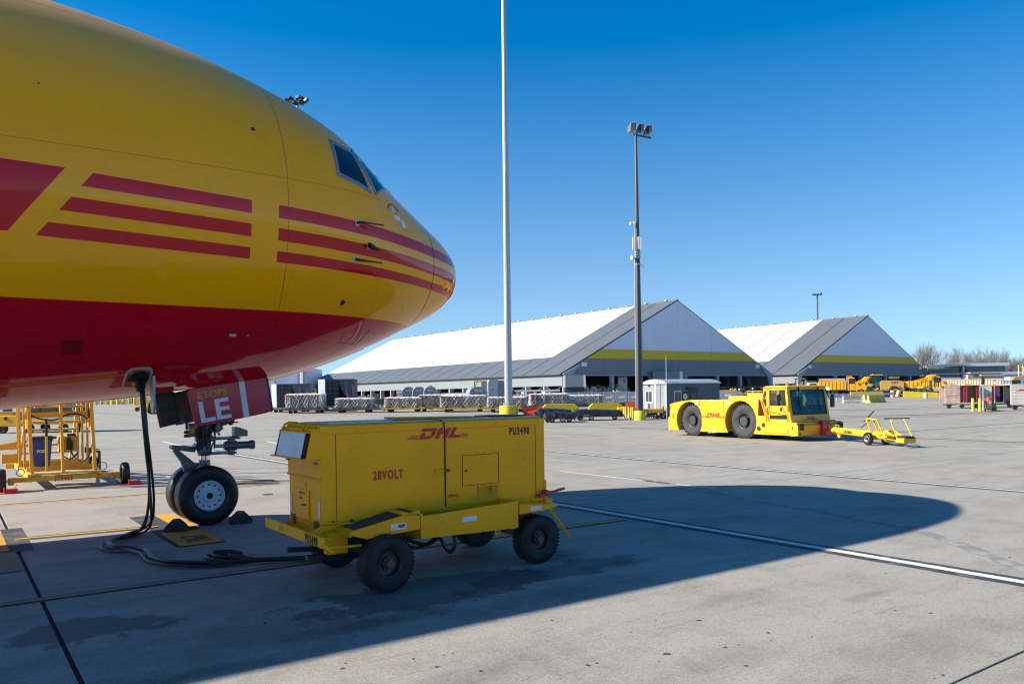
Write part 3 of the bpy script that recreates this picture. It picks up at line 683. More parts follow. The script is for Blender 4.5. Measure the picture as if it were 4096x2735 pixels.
ds1 = [.0005]+[((i+1)/26)**2*1.258 for i in range(26)]; ds2 = [1.274]+[1.3+i*.07 for i in range(76)]+[6.7+i*.25 for i in range(31)]+[14.5+i*2 for i in range(13)]
# openings in the belly: nose wheel bay and power receptacle are cut as faces left out
def fus(ds, holes=False):
    mb = MB(); n = len(PH)
    mb.v = [skin(d, p) for d in ds for p in PH]
    for i in range(len(ds)-1):
        for j in range(n):
            dm = (ds[i]+ds[i+1])/2; pm = (PH[j]+PH[(j+1)%n]+(2*pi if j == n-1 else 0))/2
            yy = -sect(dm)[2]*cos(pm)
            if holes and sin(pm) < 0:
                if 3.95 < dm < 5.6 and abs(yy) < .52: continue
                if 5.88 < dm < 6.16 and -1.42 < yy < -1.12 and sin(pm) < -.5: continue
            mb.f.append((i*n+j, (i+1)*n+j, (i+1)*n+(j+1)%n, i*n+(j+1)%n))
    return mb
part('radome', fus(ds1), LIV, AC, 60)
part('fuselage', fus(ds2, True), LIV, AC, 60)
mb = MB(); mb.grid(lambda d, p: skin(d, p, -.012), [1.24, 1.30], PH, True); part('radome_joint', mb, SEAM, AC, 60)
part('tail_cone', MB().lathe([(2.6*sqrt(max(0,1-(k/10)**2))+.01, k*.9) for k in range(11)], (DN-38.5,0,4.75), (-1,0,0), 48), LIV, AC, 60)
# nose wheel bay
bay = MB(); xa, xb = DN-5.58, DN-3.97
xa -= .08; xb += .08; bay.add([(xa,-.62,3.1),(xb,-.62,3.3),(xb,.62,3.3),(xa,.62,3.1),(xa,-.62,2.13),(xb,-.62,2.40),(xb,.62,2.40),(xa,.62,2.13)], [(0,1,2,3),(0,4,5,1),(1,5,6,2),(2,6,7,3),(3,7,4,0)])
part('wheel_bay', bay, DGR, AC, None)
# cockpit windows: corners as (d, z) on the skin, near side then mirrored; panes sit in raised frames
FRM = paint('window_frame', (.30, .33, .37), .4, .3, 6, metal=.3)
def on_skin(u, v, q, off, mir=1):                       # q: corners TL TR BR BL as (d, ph)
    d = (q[0][0]*(1-u)+q[1][0]*u)*(1-v)+(q[3][0]*(1-u)+q[2][0]*u)*v; p = (q[0][1]*(1-u)+q[1][1]*u)*(1-v)+(q[3][1]*(1-u)+q[2][1]*u)*v
    x, y, z = skin(d, p, off); return (x, y*mir, z)
side_q = [(3.36, 6.00), (2.96, 5.93), (2.80, 5.24), (3.40, 5.385)]
side_q = [(d, ph_of(d, z)) for d, z in side_q]
fr_q = [(2.90, ph_of(2.90, 5.95)), (2.18, radians(88)), (1.15, radians(84)), (2.66, ph_of(2.66, 5.225))]
def inset(q, k):
    cx = sum(p[0] for p in q)/4; cy = sum(p[1] for p in q)/4; r = []
    for i, p in enumerate(q):
        v = Vector((p[0]-cx, (p[1]-cy)*2.0)); l = v.length; v *= (l-k)/l; r.append((cx+v.x, cy+v.y/2.0))
    return r
for mir in (1, -1):
    for qi, q in enumerate((side_q, fr_q)):
        o_, i_ = inset(q, -.035), inset(q, .05); fm = MB(); N_ = 14
        def rim(qq, off): 
            r = []
            for k in range(4):
                for s_ in range(N_):
                    f = s_/N_; uv = ((f,0),(1,f),(1-f,1),(0,1-f))[k]; r.append(on_skin(uv[0], uv[1], qq, off, mir))
            return r
        rings = [rim(o_, -.01), rim(o_, .012), rim(i_, .014), rim(i_, -.02)]; n = 4*N_
        for r in rings: fm.v += r
        for k in range(3): fm.f += [(k*n+a, k*n+(a+1)%n, (k+1)*n+(a+1)%n, (k+1)*n+a) for a in range(n)]
        fr = part('window_frame', fm, FRM, AC, 50)
        gl = MB().grid(lambda u, v: on_skin(u, v, inset(q, .045), .004, mir), axl(0,1,12), axl(0,1,10)); part('pane', gl, GLS, fr, 60)
        rv = MB()
        if qi == 0:
            mid = inset(q, .008)
            for k in range(4):
                for s_ in range(9):
                    f = s_/9; uv = ((f,0),(1,f),(1-f,1),(0,1-f))[k]; p = Vector(on_skin(*uv, mid, .013, mir)); p2 = Vector(on_skin(*uv, mid, .018, mir)); rv.cyl(p, p2, .008, n=5)
            part('rivets', rv, DGR, fr, None)['kind'] = 'stuff'
# wiper and its base
a, b_ = Vector(skin(1.62, radians(70), .03)), Vector(skin(2.2, radians(55), .03)); part('wiper', MB().bar(a, b_, .025).cyl(Vector(skin(1.58,radians(72),-.02)), Vector(skin(1.58,radians(72),.07)), .03), BLK, AC)
# pitot probes, angle of attack vane, ports
def disc(d, z, r, m, name, off=.006, h=.01, parent=None, n=20):
    ph = ph_of(d, z); p = Vector(skin(d, ph, 0)); nn = (Vector(skin(d, ph, .1))-p).normalized()
    return part(name, MB().cyl(p-nn*.02, p+nn*h, r, n=n), m, parent or AC), p, nn
for z in (4.68, 4.14):
    o, p, n = disc(3.13, z, .052, LGR, 'pitot_mount'); f = Vector((1, .05, -.02))
    part('pitot_tube', MB().tube([p+n*.01, p+n*.075+f*.03, p+n*.095+f*.16, p+n*.10+f*.40], [.022,.020,.014,.011], 8), DGR, o)
    for s_ in range(6): pass
o, p, n = disc(2.90, 4.37, .062, LGR, 'vane_mount')
part('vane', MB().cyl(p, p+n*.03, .03, n=10).prism([(p.x-.03,p.z+.03),(p.x+.03,p.z-.0),(p.x+.15,p.z-.075),(p.x+.0,p.z-.05)], p.y-.10, p.y-.02), BLK, o)
bl = MB()
for k in range(8): 
    th = k*pi/4; q = p+Vector((cos(th)*.046, 0, sin(th)*.046)); bl.cyl(q+n*.008, q+n*.014, .005, n=5)
part('bolts', bl, BLK, o, None)['kind'] = 'stuff'
disc(3.24, 3.50, .05, BLK, 'static_port', h=.004); disc(4.69, 5.83, .03, BLK, 'drain_port', h=.004)
disc(4.63, 2.96, .016, LGR, 'pressure_port', h=.003); disc(7.3, 5.9, .012, BLK, 'rivet_mark', h=.003)
# wiper-side placards near the windscreen
def decal(d0, z0, d1, z1, m, name, off=.006, n=6):
    mb = MB().grid(lambda u, v: (lambda d, z: skin(d, ph_of(d, z), off))(d0+(d1-d0)*u, z0+(z1-z0)*v), axl(0,1,n), axl(0,1,n)); return part(name, mb, m, AC, 60)
decal(2.30, 4.985, 2.13, 4.90, WHT, 'placard'); decal(2.12, 4.93, 2.02, 4.80, WHT, 'placard'); decal(2.32, 5.13, 2.26, 5.02, WHT, 'placard'); decal(2.24, 5.09, 2.19, 5.01, MATS['gable_yellow'], 'placard')
mb = MB().grid(lambda u, v: (lambda th, r: skin(2.27-cos(th)*r, ph_of(2.27-cos(th)*r, 5.03+sin(th)*r*.9), .006))(pi*.95-u*pi*.85, .14+.025*v), axl(0,1,14), axl(0,1,1)); part('warning_arc', mb, RED, AC, 60)
decal(7.02, 2.83, 6.78, 2.66, paint('patch_red', (.27,.004,.012), .2, .2), 'patch', .003)
decal(4.90, 2.98, 4.80, 2.945, WHD, 'placard')
# small access hatch outline on the lower nose
for q in (((2.98,2.93),(2.98,3.1)),((2.62,2.93),(2.62,3.12)),((2.98,2.93),(2.62,2.93)),((2.55,2.9),(2.45,3.15))):
    (da, za), (db, zb_) = q
    mb = MB().tube([skin(da+(db-da)*k/6, ph_of(da+(db-da)*k/6, za+(zb_-za)*k/6), .001) for k in range(7)], .004, 4); part('hatch_seam', mb, DGR, AC)
# strakes and anti-collision light
part('drain_mast', MB().prism([(DN-8.2,1.95),(DN-8.0,1.95),(DN-8.1,1.72),(DN-8.2,1.72)], -.02, .02), LGR, AC)
# lower fairing strip along the nose gear bay front
part('keel_fairing', MB().grid(lambda u, v: (lambda a_: (a_[0], a_[1], a_[2]-.035*sin(v*pi)))(skin(1.95+u*2.0, radians(-90-6+12*v*1.0), 0)), axl(0,1,10), axl(0,1,6)), LIV, AC, 60)
# power receptacle with its open door
dh = 6.11
p = Vector(skin(dh, ph_of(dh, 2.36)-.0)); ph = ph_of(dh, 2.40)
def hq(u, v, off): return skin(6.17-u*.33, radians(-63.5)+(-.0)+radians(9.0)*(v-.5)*1.25, off)
fr = MB(); 
def rr(k, off):
    r = []
    for i in range(32):
        th = 2*pi*i/32; c_, s_ = cos(th), sin(th); r.append(hq(.5+.5*k*abs(c_)**.5*(1 if c_ > 0 else -1), .5+.5*k*abs(s_)**.5*(1 if s_ > 0 else -1), off))
    return r
for k, o_ in ((1.12, -.01), (1.12, .010), (.95, .012), (.93, -.05)): fr.v += rr(k, o_)
for k in range(3): fr.f += [(k*32+a, k*32+(a+1)%32, (k+1)*32+(a+1)%32, (k+1)*32+a) for a in range(32)]
fr.f.append(tuple(96+a for a in range(32)))
HF = part('power_hatch', fr, paint('hatch_primer', (.42,.44,.36), .45, .5, 5), AC, 40)
part('hatch_socket', MB().cyl(Vector(hq(.62,.5,-.06)), Vector(hq(.62,.5,.02)), .11, n=16), SEAM, HF); dp = Vector(hq(1.06, .55, .01)); part('hatch_door', MB().prism([(dp.y-.13,dp.z+.02),(dp.y+.12,dp.z-.04),(dp.y+.10,dp.z-.42),(dp.y+.02,dp.z-.52),(dp.y-.07,dp.z-.50),(dp.y-.13,dp.z-.38)], dp.x+.0, dp.x+.025, 'x'), LGR, HF)
# nose gear doors
DOOR = paint('door_red', (.50, .008, .045), .3, .12, 1, coat=.2)
DIN = paint('door_inside', (.10, .085, .075), .6, .8, 6, dirtcol=(.02,.018,.015))
yd = -.66
pts = [(3.10,2.19),(3.13,2.22),(4.31,2.385),(4.40,1.81),(3.20,1.585),(3.185,1.62)]
pl_ = [(-.26,2.205),(-.22,2.235),(.94,2.40),(1.03,1.815),(-.17,1.59),(-.19,1.60)]
pl_ = [(-.29,2.14),(-.27,2.18),(-.22,2.205),(.94,2.385),(1.02,2.0),(1.03,1.815),(.9,1.78),(-.17,1.59),(-.20,1.72)]
GD = part('nose_gear_door', MB().prism(pl_, yd, yd+.035), DOOR, AC, None, .008); GD['label'] = 'near red door lettered ETOPS LE with a white stripe'
part('door_stripe', MB().prism([(.50,2.322),(.59,2.336),(.665,1.745),(.575,1.728)], yd-.003, yd+.001), WHT, GD, None)
part('door_edge_seal', MB().prism([(.945,2.385),(.985,2.36),(1.065,1.84),(1.03,1.80)], yd+.0, yd+.05), DGR, GD, None)
R1 = Matrix.Rotation(-.16, 4, 'Y') @ FRONT
ETY = paint('etops_yellow', (.75,.42,.02), .5, .2)
text('ETOPS', .105, GD, (.09-.23, yd-.004, 2.035), R1, ETY, wx=1.12, bold=.02)
text('LE', .33, GD, (.115-.23, yd-.004, 1.665), R1, WHT, wx=1.12, bold=.03)
for k in range(3): part('hinge', MB().box((-.0+k*.42, -.6, 2.27+k*.066), (.12, .12, .05)), LGR, AC, None)
fd = part('nose_gear_door', MB().prism([(-.30,2.13),(.85,2.38),(.93,1.80),(-.17,1.59)], .66, .70), DIN, AC, None, .008); fd['label'] = 'far door showing its dark inner face'
dl = part('drag_door', MB().prism([(-.66,2.13),(-.36,2.20),(-.28,1.64),(-.56,1.58)], .02, .06), DIN, AC, None, .006)
part('door_rib', MB().bar((-.64,-.02,2.1),(-.52,-.02,1.62),.03).bar((-.36,-.02,2.16),(-.28,-.02,1.68),.03).bar((-.58,-.01,1.86),(-.33,-.01,1.9),.05).bar((-.54,-.01,1.66),(-.28,-.01,1.7),.04), DGR, dl, None)
# nose gear leg
NG = part('gear_strut', MB().lathe([(.10,.0),(.115,.05),(.12,.12),(.105,.16),(.105,.22),(.15,.24),(.155,.30),(.13,.33),(.12,.42),(.145,.44),(.15,.50),(.11,.53),(.10,.60),(.12,.62),(.12,.75),(.09,.80),(.085,1.5)], (0,0,1.10), (0,0,1), 28), MGR, AC, 40)
part('piston', MB().cyl((0,0,.42),(0,0,1.12),.072,n=24), CHROME, NG); part('piston_collar', MB().cyl((0,0,.95),(0,0,1.03),.09,n=24), MGR, NG); part('axle_housing', MB().cyl((0,0,.40),(0,0,.66),.10,n=20), MGR, NG)
part('data_plate', MB().cyl((0,0,.90),(0,0,.95),.092,n=24), ETY, NG)
part('axle', MB().cyl((-.05,-.36,.48),(-.05,.36,.48),.05,n=18), MGR, NG)
tl = MB().bar((-.08,0,1.22),(-.52,0,1.27),.10,.06).bar((-.15,0,1.18),(-.5,0,1.24),.05,.04).cyl((-.5,-.09,1.26),(-.5,.09,1.26),.035).cyl((-.12,-.1,1.26),(-.12,.1,1.26),.05)
part('torque_link', tl, MGR, NG)
lo = MB().add([(x_, y_, z_) for y_ in (-.045,.045) for x_, z_ in ((-.50,1.20),(-.43,1.23),(-.10,.93),(-.15,.88),(-.29,.83),(-.33,.86),(-.38,1.02))], [(0,1,2,3,4,5,6),(13,12,11,10,9,8,7)]+[(i,(i+1)%7,7+(i+1)%7,7+i) for i in range(7)])
part('torque_link', lo, MGR, NG); part('link_hole', MB().cyl((-.30,-.05,.99),(-.30,.05,.99),.028,n=14), PF, NG)
sc = MB().cyl((.12,-.13,1.25),(.30,-.13,1.25),.028,n=14); part('steering_rod', sc, CHROME, NG)
part('steering_cylinder', MB().lathe([(.001,.0),(.06,.0),(.075,.03),(.085,.06),(.085,.20),(.065,.22),(.065,.42),(.075,.43),(.08,.47),(.075,.50),(.001,.51)], (.28,-.13,1.25), (1,0,0), 22), MGR, NG)
part('steering_plate', MB().bb((.02,-.26,1.36),(.52,.22,1.395)).bb((.05,-.24,1.12),(.46,.2,1.15)).cyl((.40,-.13,1.10),(.40,-.13,1.40),.06), MGR, NG, 35, .006)
part('valve_housing', MB().prism([(.44,1.40),(.66,1.40),(.66,1.50),(.50,1.56),(.44,1.56)], -.20, -.02), MGR, NG, None, .01)
NG.location.x = .12
vb = MB()
Rn = random.Random(5)
for k in range(9):
    x_, z_, l = .12+Rn.random()*.28, 1.42+Rn.random()*.24, .05+Rn.random()*.08; vb.cyl((x_,-.22+Rn.random()*.1,z_),(x_+Rn.choice((0,l)),-.22+Rn.random()*.1,z_+l*.7),.018+Rn.random()*.03,n=12)
vb.cyl((.30,-.2,1.66),(.40,-.2,1.66),.045,n=14).cyl((.40,-.2,1.64),(.50,-.2,1.64),.012).cyl((.17,-.2,1.5),(.17,-.2,1.72),.045,n=14)
part('steering_valves', vb, MGR, NG)
part('light_bracket', MB().bb((-.27,-.14,1.42),(-.10,.10,1.64)), MGR, NG, None, .01); part('light_plate', MB().bb((-.25,-.146,1.48),(-.19,-.138,1.57)), ETY, NG, None)
part('taxi_light', MB().lathe([(.001,0),(.05,.01),(.06,.04),(.06,.08),(.03,.12)], (-.30,-.12,1.70), (0,1,0), 18).cyl((-.30,-.1,1.55),(-.30,-.1,1.75),.02).cyl((-.34,-.1,1.50),(-.24,-.1,1.50),.025).cyl((-.34,-.1,1.44),(-.24,-.1,1.44),.025), DGR, NG)
hs_ = MB()
for k in range(10):
    a0 = Rn.uniform(-.14,.14); b0 = Rn.uniform(-.2,.26); z0_ = Rn.uniform(1.15,1.35); z1_ = Rn.uniform(1.55,1.9)
    hs_.tube([(a0,-.14,z0_),(a0+Rn.uniform(-.05,.05),-.19,(z0_+z1_)/2-.05),(b0*.5,-.17,(z0_+z1_)/2+.06),(b0*.6,-.10,z1_)], .009+Rn.random()*.006, 6)
part('hydraulic_lines', hs_, BLK, NG)
part('drag_brace', MB().bar((.0,-.12,1.75),(.75,-.14,2.55),.09).bar((.0,.12,1.75),(.75,.14,2.55),.09).bar((0,0,1.9),(-.05,0,2.9),.22,.2), MGR, NG, None)
for sgn in (-1, 1):
    y_ = sgn*.31
    w_ = wheel(AC, (.07, y_, .48), .48, .36, .50, RUBT, RIMW, side=sgn, n=64, dish=.16, name='nose_wheel')
    rd = MB().lathe([(.235,0),(.24,-.02),(.225,-.03),(.215,.01),(.13,.012),(.10,.0),(.09,-.03),(.055,-.035),(.05,.04),(.001,.045)], (0,sgn*.145,0), (0,-sgn,0), 44)
    h_ = part('wheel_face', rd, RIMW, w_, 40); bo = MB()
    for k in range(12): th = 2*pi*k/12; bo.cyl((cos(th)*.178,sgn*.12,sin(th)*.178),(cos(th)*.178,sgn*.142,sin(th)*.178),.0145,n=10)
    for k in range(14): th = 2*pi*k/14; bo.cyl((cos(th)*.085,sgn*.13,sin(th)*.085),(cos(th)*.085,sgn*.165,sin(th)*.085),.007,n=6)
    bo.cyl((0,sgn*.10,0),(0,sgn*.176,0),.043,n=18); part('wheel_bolts', bo, SEAM, w_)
# wheel chocks
def chock(loc, rz, lab):
    t = thing('wheel_chock', lab, 'chock', loc, rz)
    o = part('block', MB().prism([(-.17,0),(.17,0),(.10,.09),(.02,.16),(-.05,.16),(-.15,.05)], -.22, .22), RUB, t, None, .012)
    for k in (-.13, 0, .13): part('hole', MB().cyl((-.18,k,.02),(-.05,k,.15),.03,n=10), SEAM, t)
gx_ = gx(2.92, 13.14); chock((gx_[0], gx_[1], 0), GR-.25, 'black rubber chock with three holes left of the nose wheel')
gx_ = gx(3.93, 13.35); chock((gx_[0], gx_[1], 0), GR+pi-.2, 'plain black rubber chock behind the nose wheel, on its right side')
# ground power cables: hatch to belly, loop on the ground, on to the ground power unit
hx = Matrix.Rotation(GR, 4, 'Z') @ Vector(hq(.62, .45, -.1)) + Vector((x0, y0, 0))
CB = thing('power_cable_bundle', 'bundle of black power cables hanging from the aircraft belly and looping on the concrete', 'cable', (gx(1.9, 12.3)[0], gx(1.9, 12.3)[1], 0))
org = Vector(CB.location); gpt = lambda a, b_, z=.03: Vector((*gp(a, b_), z))
def pz(px, py, d): r_ = ray(px, py); return Vector((r_[0]*d, d, CAMH+r_[1]*d))
ctrl = [hx, pz(567,1560,11.38), pz(573,1620,11.36), pz(584,1720,11.36), pz(593,1820,11.38), pz(603,1930,11.42), pz(606,2020,11.5), pz(594,2095,11.62)]
ctrl += [gpt(548,2140), gpt(490,2160), gpt(432,2183), gpt(432,2200), gpt(470,2208), gpt(535,2213), gpt(580,2228), gpt(620,2252), gpt(700,2268), gpt(800,2272), gpt(900,2266), gpt(1000,2256), gpt(1100,2248), gpt(1230,2244), gpt(1330,2240)]
def catmull(P, n=6):
    r = []
    for i in range(len(P)-1):
        p0, p1, p2, p3 = P[max(i-1,0)], P[i], P[i+1], P[min(i+2,len(P)-1)]
        for k in range(n):
            t_ = k/n; r.append(.5*((2*p1)+(p2-p0)*t_+(2*p0-5*p1+4*p2-p3)*t_*t_+(3*p1-p0-3*p2+p3)*t_**3))
    r.append(P[-1]); return r
for c_ in range(6):
    ofs = Rn.uniform(0, 2*pi); P = []
    for i, p in enumerate(ctrl):
        sp_ = .025 if i < 3 else (.028 if i < 7 else .05); th = ofs+i*.55
        if i > 5: q = p+Vector((cos(th)*sp_*(1+.7*Rn.random()), sin(th)*sp_*(1+.9*Rn.random()), 0)); q.z = .022+(.03 if c_ % 2 else 0)+Rn.random()*.03 if i > 7 else p.z+sin(th)*.03
        else: q = p+Vector((cos(th)*sp_, sin(th)*sp_, 0))
        if c_ > 5 and 4 <= i <= 6: q += Vector((.06, .03, -.03))
        P.append(q-org)
    part('cable', MB().tube(catmull(P), .0175, 7), RUBT, CB, 60)
part('connector', MB().lathe([(.001,-.30),(.06,-.30),(.085,-.2),(.09,0),(.075,.05),(.075,.18),(.05,.25)], hx-org+Vector((0,0,-.02)), (.05,.02,-1), 16), RUBT, CB)
P = [gpt(a,b_)-org for a, b_ in ((990,2255),(900,2250),(840,2243),(830,2232),(870,2226),(920,2226),(950,2234),(900,2240),(960,2250))]
part('cable', MB().tube(catmull(P), .026, 7), RUBT, CB, 60); part('cable', MB().tube([p+Vector((.04,.05,.03)) for p in catmull(P)], .022, 7), RUBT, CB, 60)
# ------------------------------------------------------------------ ground power unit in front (local x forward along the grid, near side y = -.47)
gxx = gx(3.2, 8.47)
GU = thing('ground_power_unit', 'yellow ground power unit trailer lettered 28VOLT and PU3490 in the aircraft shadow', 'generator', (gxx[0], gxx[1], 0), GR)
HWD, L_ = .47, 2.97
body = part('housing', MB().prism([(-HWD,.69),(HWD,.69),(HWD,1.70),(HWD-.05,1.752),(-HWD+.05,1.752),(-HWD,1.70)], .0, L_, 'x'), GPUY, GU, None, .012)
part('top_sheet', MB().bb((.12,-HWD+.05,1.752),(1.40,HWD-.05,1.760)).bb((1.52,-HWD+.05,1.752),(L_-.02,HWD-.05,1.760)), LGR, GU, None)
part('top_flap', MB().prism([(1.12,1.768),(2.3,1.762),(2.3,1.772),(1.12,1.79)], -.16, .30), GPUY, GU, None, .004)
part('top_flap', MB().prism([(2.42,1.764),(2.9,1.764),(2.9,1.776),(2.42,1.776)], -.2, .30), BLK, GU, None)
part('side_rail', MB().bb((0.0,-HWD-.012,1.655),(1.505,-HWD,1.735)), GPUY, GU, None, .004); part('side_rail', MB().bb((1.52,-HWD-.012,1.655),(L_,-HWD,1.735)), GPUY, GU, None, .004)
for k in range(10): part('rail_bolt', MB().lathe([(.001,-.012),(.010,-.008),(.012,0)], (.10+k*.305,-HWD-.012,1.695), (0,-1,0)*1, 8).cyl((.10+k*.305,-HWD-.02,1.695),(.10+k*.305,-HWD-.012,1.695),.011,n=8), GPUY, GU)
part('side_panel', MB().bb((.175,-HWD-.006,.715),(1.503,-HWD,1.648)), GPUY, GU, None, .003); part('side_panel', MB().bb((1.522,-HWD-.006,.755),(2.825,-HWD,1.648)), GPUY, GU, None, .003)
part('corner_panel', MB().bb((.0,-HWD-.003,.70),(.17,-HWD,1.65)), GPUY, GU, None); part('corner_panel', MB().bb((2.832,-HWD-.003,.72),(L_,-HWD,1.65)), GPUY, GU, None)
part('door_gap', MB().tube([(1.512,-HWD-.008,z_) for z_ in (.76,1.2,1.64)]+[(1.505,-HWD-.016,1.67),(1.49,-HWD-.014,1.72),(1.47,-HWD+.02,1.758)], .0075, 5), SEAM, GU)
for z0_, z1_, x_ in ((.72,1.648,.1725),(.73,1.648,2.829)): part('panel_seam', MB().bb((x_-.0025,-HWD-.007,z0_),(x_+.0025,-HWD-.001,z1_)), SEAM, GU, None)
hp = part('hatch_panel', MB().bb((1.72,-HWD-.012,.945),(2.29,-HWD-.006,1.36)), GPUY, GU, None, .003)
mb = MB()
for a, b_ in (((1.745,.975),(2.26,.975)),((1.745,1.33),(2.26,1.33)),((1.745,.975),(1.745,1.33)),((2.26,.975),(2.26,1.33))): mb.bar((a[0],-HWD-.013,a[1]),(b_[0],-HWD-.013,b_[1]),.006)
part('hatch_seam', mb, SEAM, hp, None); part('hatch_knob', MB().cyl((1.79,-HWD-.03,1.15),(1.79,-HWD-.01,1.15),.013,n=10), BLK, hp); part('hatch_plate', MB().bb((1.84,-HWD-.015,1.12),(1.97,-HWD-.012,1.19)), GPUY, hp, None, .001)
for i in range(6):
    for zz_ in (.957, 1.348): part('hatch_rivet', MB().cyl((1.74+i*.105,-HWD-.016,zz_),(1.74+i*.105,-HWD-.012,zz_),.005,n=6), BLK, hp, None)
lt_ = part('latch', MB().bb((1.38,-HWD-.03,1.155),(1.49,-HWD-.01,1.185)), GPUY, GU, None, .004); part('latch_catch', MB().bb((1.49,-HWD-.035,1.15),(1.545,-HWD-.008,1.19)).cyl((1.55,-HWD-.04,1.16),(1.55,-HWD-.04,1.185),.012), BRN, lt_)
part('name_plate', MB().bb((1.23,-HWD-.009,1.145),(1.34,-HWD-.006,1.185)), GPUY, GU, None)
logo(GU, (1.175, -HWD-.010, 1.545), FRONT, .125, RED)
def stencil(body_, h, parent, loc, rot, m, wx, name='lettering', split=True):
    o = text(body_, h, parent, loc, rot, m, wx*.74, .05, name, sp=1.28); return o
stencil('28VOLT', .098, GU, (.60, -HWD-.009, 1.128), FRONT, RED, .86); stencil('PU3490', .088, GU, (2.43, -HWD-.009, 1.548), FRONT, LBLK, .86); stencil('28VOLT', .033, GU, (1.55, -HWD-.009, .857), FRONT, RED, 1.0)
ST_ = lambda nm, x0_, x1_, z0_, z1_: part(nm, MB().bb((x0_,-HWD-.0068,z0_),(x1_,-HWD-.0062,z1_)), STAINM, GU, None)
def stainm():
    m, t, b, L = nodes('drip_stain'); tc = t.nodes.new('ShaderNodeTexCoord').outputs['Object']; mp = t.nodes.new('ShaderNodeMapping'); mp.inputs['Scale'].default_value = (9, 1, .7); L(tc, mp.inputs[0])
    n = nz(t, L, mp.outputs[0], 1.5, 4, .6); sp_ = t.nodes.new('ShaderNodeSeparateXYZ'); L(tc, sp_.inputs[0]); b.inputs['Base Color'].default_value = (.05,.035,.015,1); b.inputs['Roughness'].default_value = .7
    fade = ramp(t, L, sp_.outputs[2], .76, .94); L(math_(t, L, 'MULTIPLY', math_(t, L, 'MULTIPLY', ramp(t, L, n, .38, .75), fade), .45), b.inputs['Alpha']); return m
STAINM = stainm(); ST_('drip_stain', 1.95, 2.32, .76, .945)
# end face (local x = 0): window hood, flap, fuel door, reflective strips
hd = part('window_hood', MB().prism([(-.10,1.66),(0,1.70),(0,1.395),(-.16,1.395)], -.475, -.465), GPUY, GU, None, .003)
part('hood_top', MB().prism([(-.10,1.66),(-.10,1.675),(.02,1.735),(.02,1.70)], -.47, .50), GPUY, hd, None, .003)
part('hood_sill', MB().bb((-.19,-.47,1.385),(0,.56,1.398)), GPUY, hd, None, .003)
wq = MB().add([(-.102,-.36,1.665),(-.102,.46,1.665),(-.162,.50,1.40),(-.162,-.36,1.40),(-.095,-.36,1.665),(-.095,.46,1.665),(-.155,.50,1.40),(-.155,-.36,1.40)], [(0,1,2,3),(7,6,5,4),(0,4,5,1),(1,5,6,2),(2,6,7,3),(3,7,4,0)])
part('hood_curtain', wq, paint('curtain_sheet', (.78,.82,.80), .8, .5, 4, dirtcol=(.35,.40,.42)), hd, None)
for y_ in (-.36, .44): part('hood_side', MB().bar((-.105,y_,1.665),(-.165,y_+.0,1.40),.012), SEAM, hd)
part('hinge_rail', MB().cyl((-.06,-.46,1.70),(-.06,.48,1.70),.018,n=10), GPUY, GU)
for y_ in (-.30,-.20,.28,.40): part('hinge_loop', MB().tube([(-.09,y_,1.69),(-.07,y_,1.74),(-.01,y_,1.765),(.05,y_,1.755)], .012, 6), GPUY, GU)
fl = part('end_flap', MB().prism([(-.02,1.38),(0,1.38),(0,1.185),(-.02,1.185)], -.475, .45), GPUY, GU, None, .003)
for y_ in (-.43, .42): part('flap_latch', MB().bb((-.045,y_-.04,1.335),(-.02,y_+.04,1.35)), BRN, fl, None)
part('flap_hinge', MB().cyl((-.022,-.47,1.18),(-.022,.45,1.18),.012,n=8), GPUY, fl)
fd_ = part('fuel_door', MB().bb((-.018,-.16,.73),(-.004,.14,1.035)), GPUY, GU, None, .003)
text('DIESEL FUEL', .026, fd_, (-.0205, .115, .985), ENDX, RED, .95, .02)
part('fuel_latch', MB().bb((-.035,-.09,.865),(-.018,.0,.88)).cyl((-.03,.05,.94),(-.018,.05,.94),.014), BRN, fd_, None)
part('fuel_plate', MB().bb((-.008,-.05,1.06),(-.003,.10,1.12)), GPUY, GU, None)
STRP = paint('reflective', (.66,.70,.76), .35, .4, 9)
part('reflector', MB().bb((-.008,-.455,.755),(-.003,-.415,.945)), STRP, GU, None); part('reflector', MB().bb((-.008,.385,.755),(-.003,.425,.945)), STRP, GU, None)
# lower frame and bumper
part('base_frame', MB().bb((-.0,-HWD,.56),(L_,HWD,.688)), GPUY, GU, None, .008)
for y_ in (-.35,.33): part('base_hinge', MB().bb((-.02,y_-.05,.63),(-.004,y_+.05,.73)), BRN, GU, None, .003)
bp_ = part('bumper', MB().prism([(-.52,.575),(-.30,.575),(.55,.60),(.55,.70),(-.52,.70)][0:0] or [(-1.22,.60),(.42,.60),(.42,.705),(-1.22,.705)], -.30, -.27, 'x'), GPUY, GU, None, .004)
part('bumper_shelf', MB().bb((-.27,-.75,.595),(-.0,.40,.61)), GPUY, GU, None); part('bumper_gusset', MB().prism([(-.27,.61),(0,.61),(0,.69)], -.50, -.49).prism([(-.27,.61),(0,.61),(0,.69)], .3, .31), GPUY, GU, None)
text('PU3490', .085, GU, (-.303, -.80, .61), ENDX, LBLK, .7, .05, sp=1.25)
part('bumper_end', MB().tube([(-.29,-1.24,.64),(-.26,-1.27,.60),(-.2,-1.25,.56),(-.1,-.9,.53),(.3,-.8,.50)], .014, 6), GPUY, GU)
for k in range(6): part('bumper_hole', MB().cyl((-.305,-.05-.05*(k%3),.64+.025*(k//3)),(-.299,-.05-.05*(k%3),.64+.025*(k//3)),.007,n=6), SEAM, GU, None)
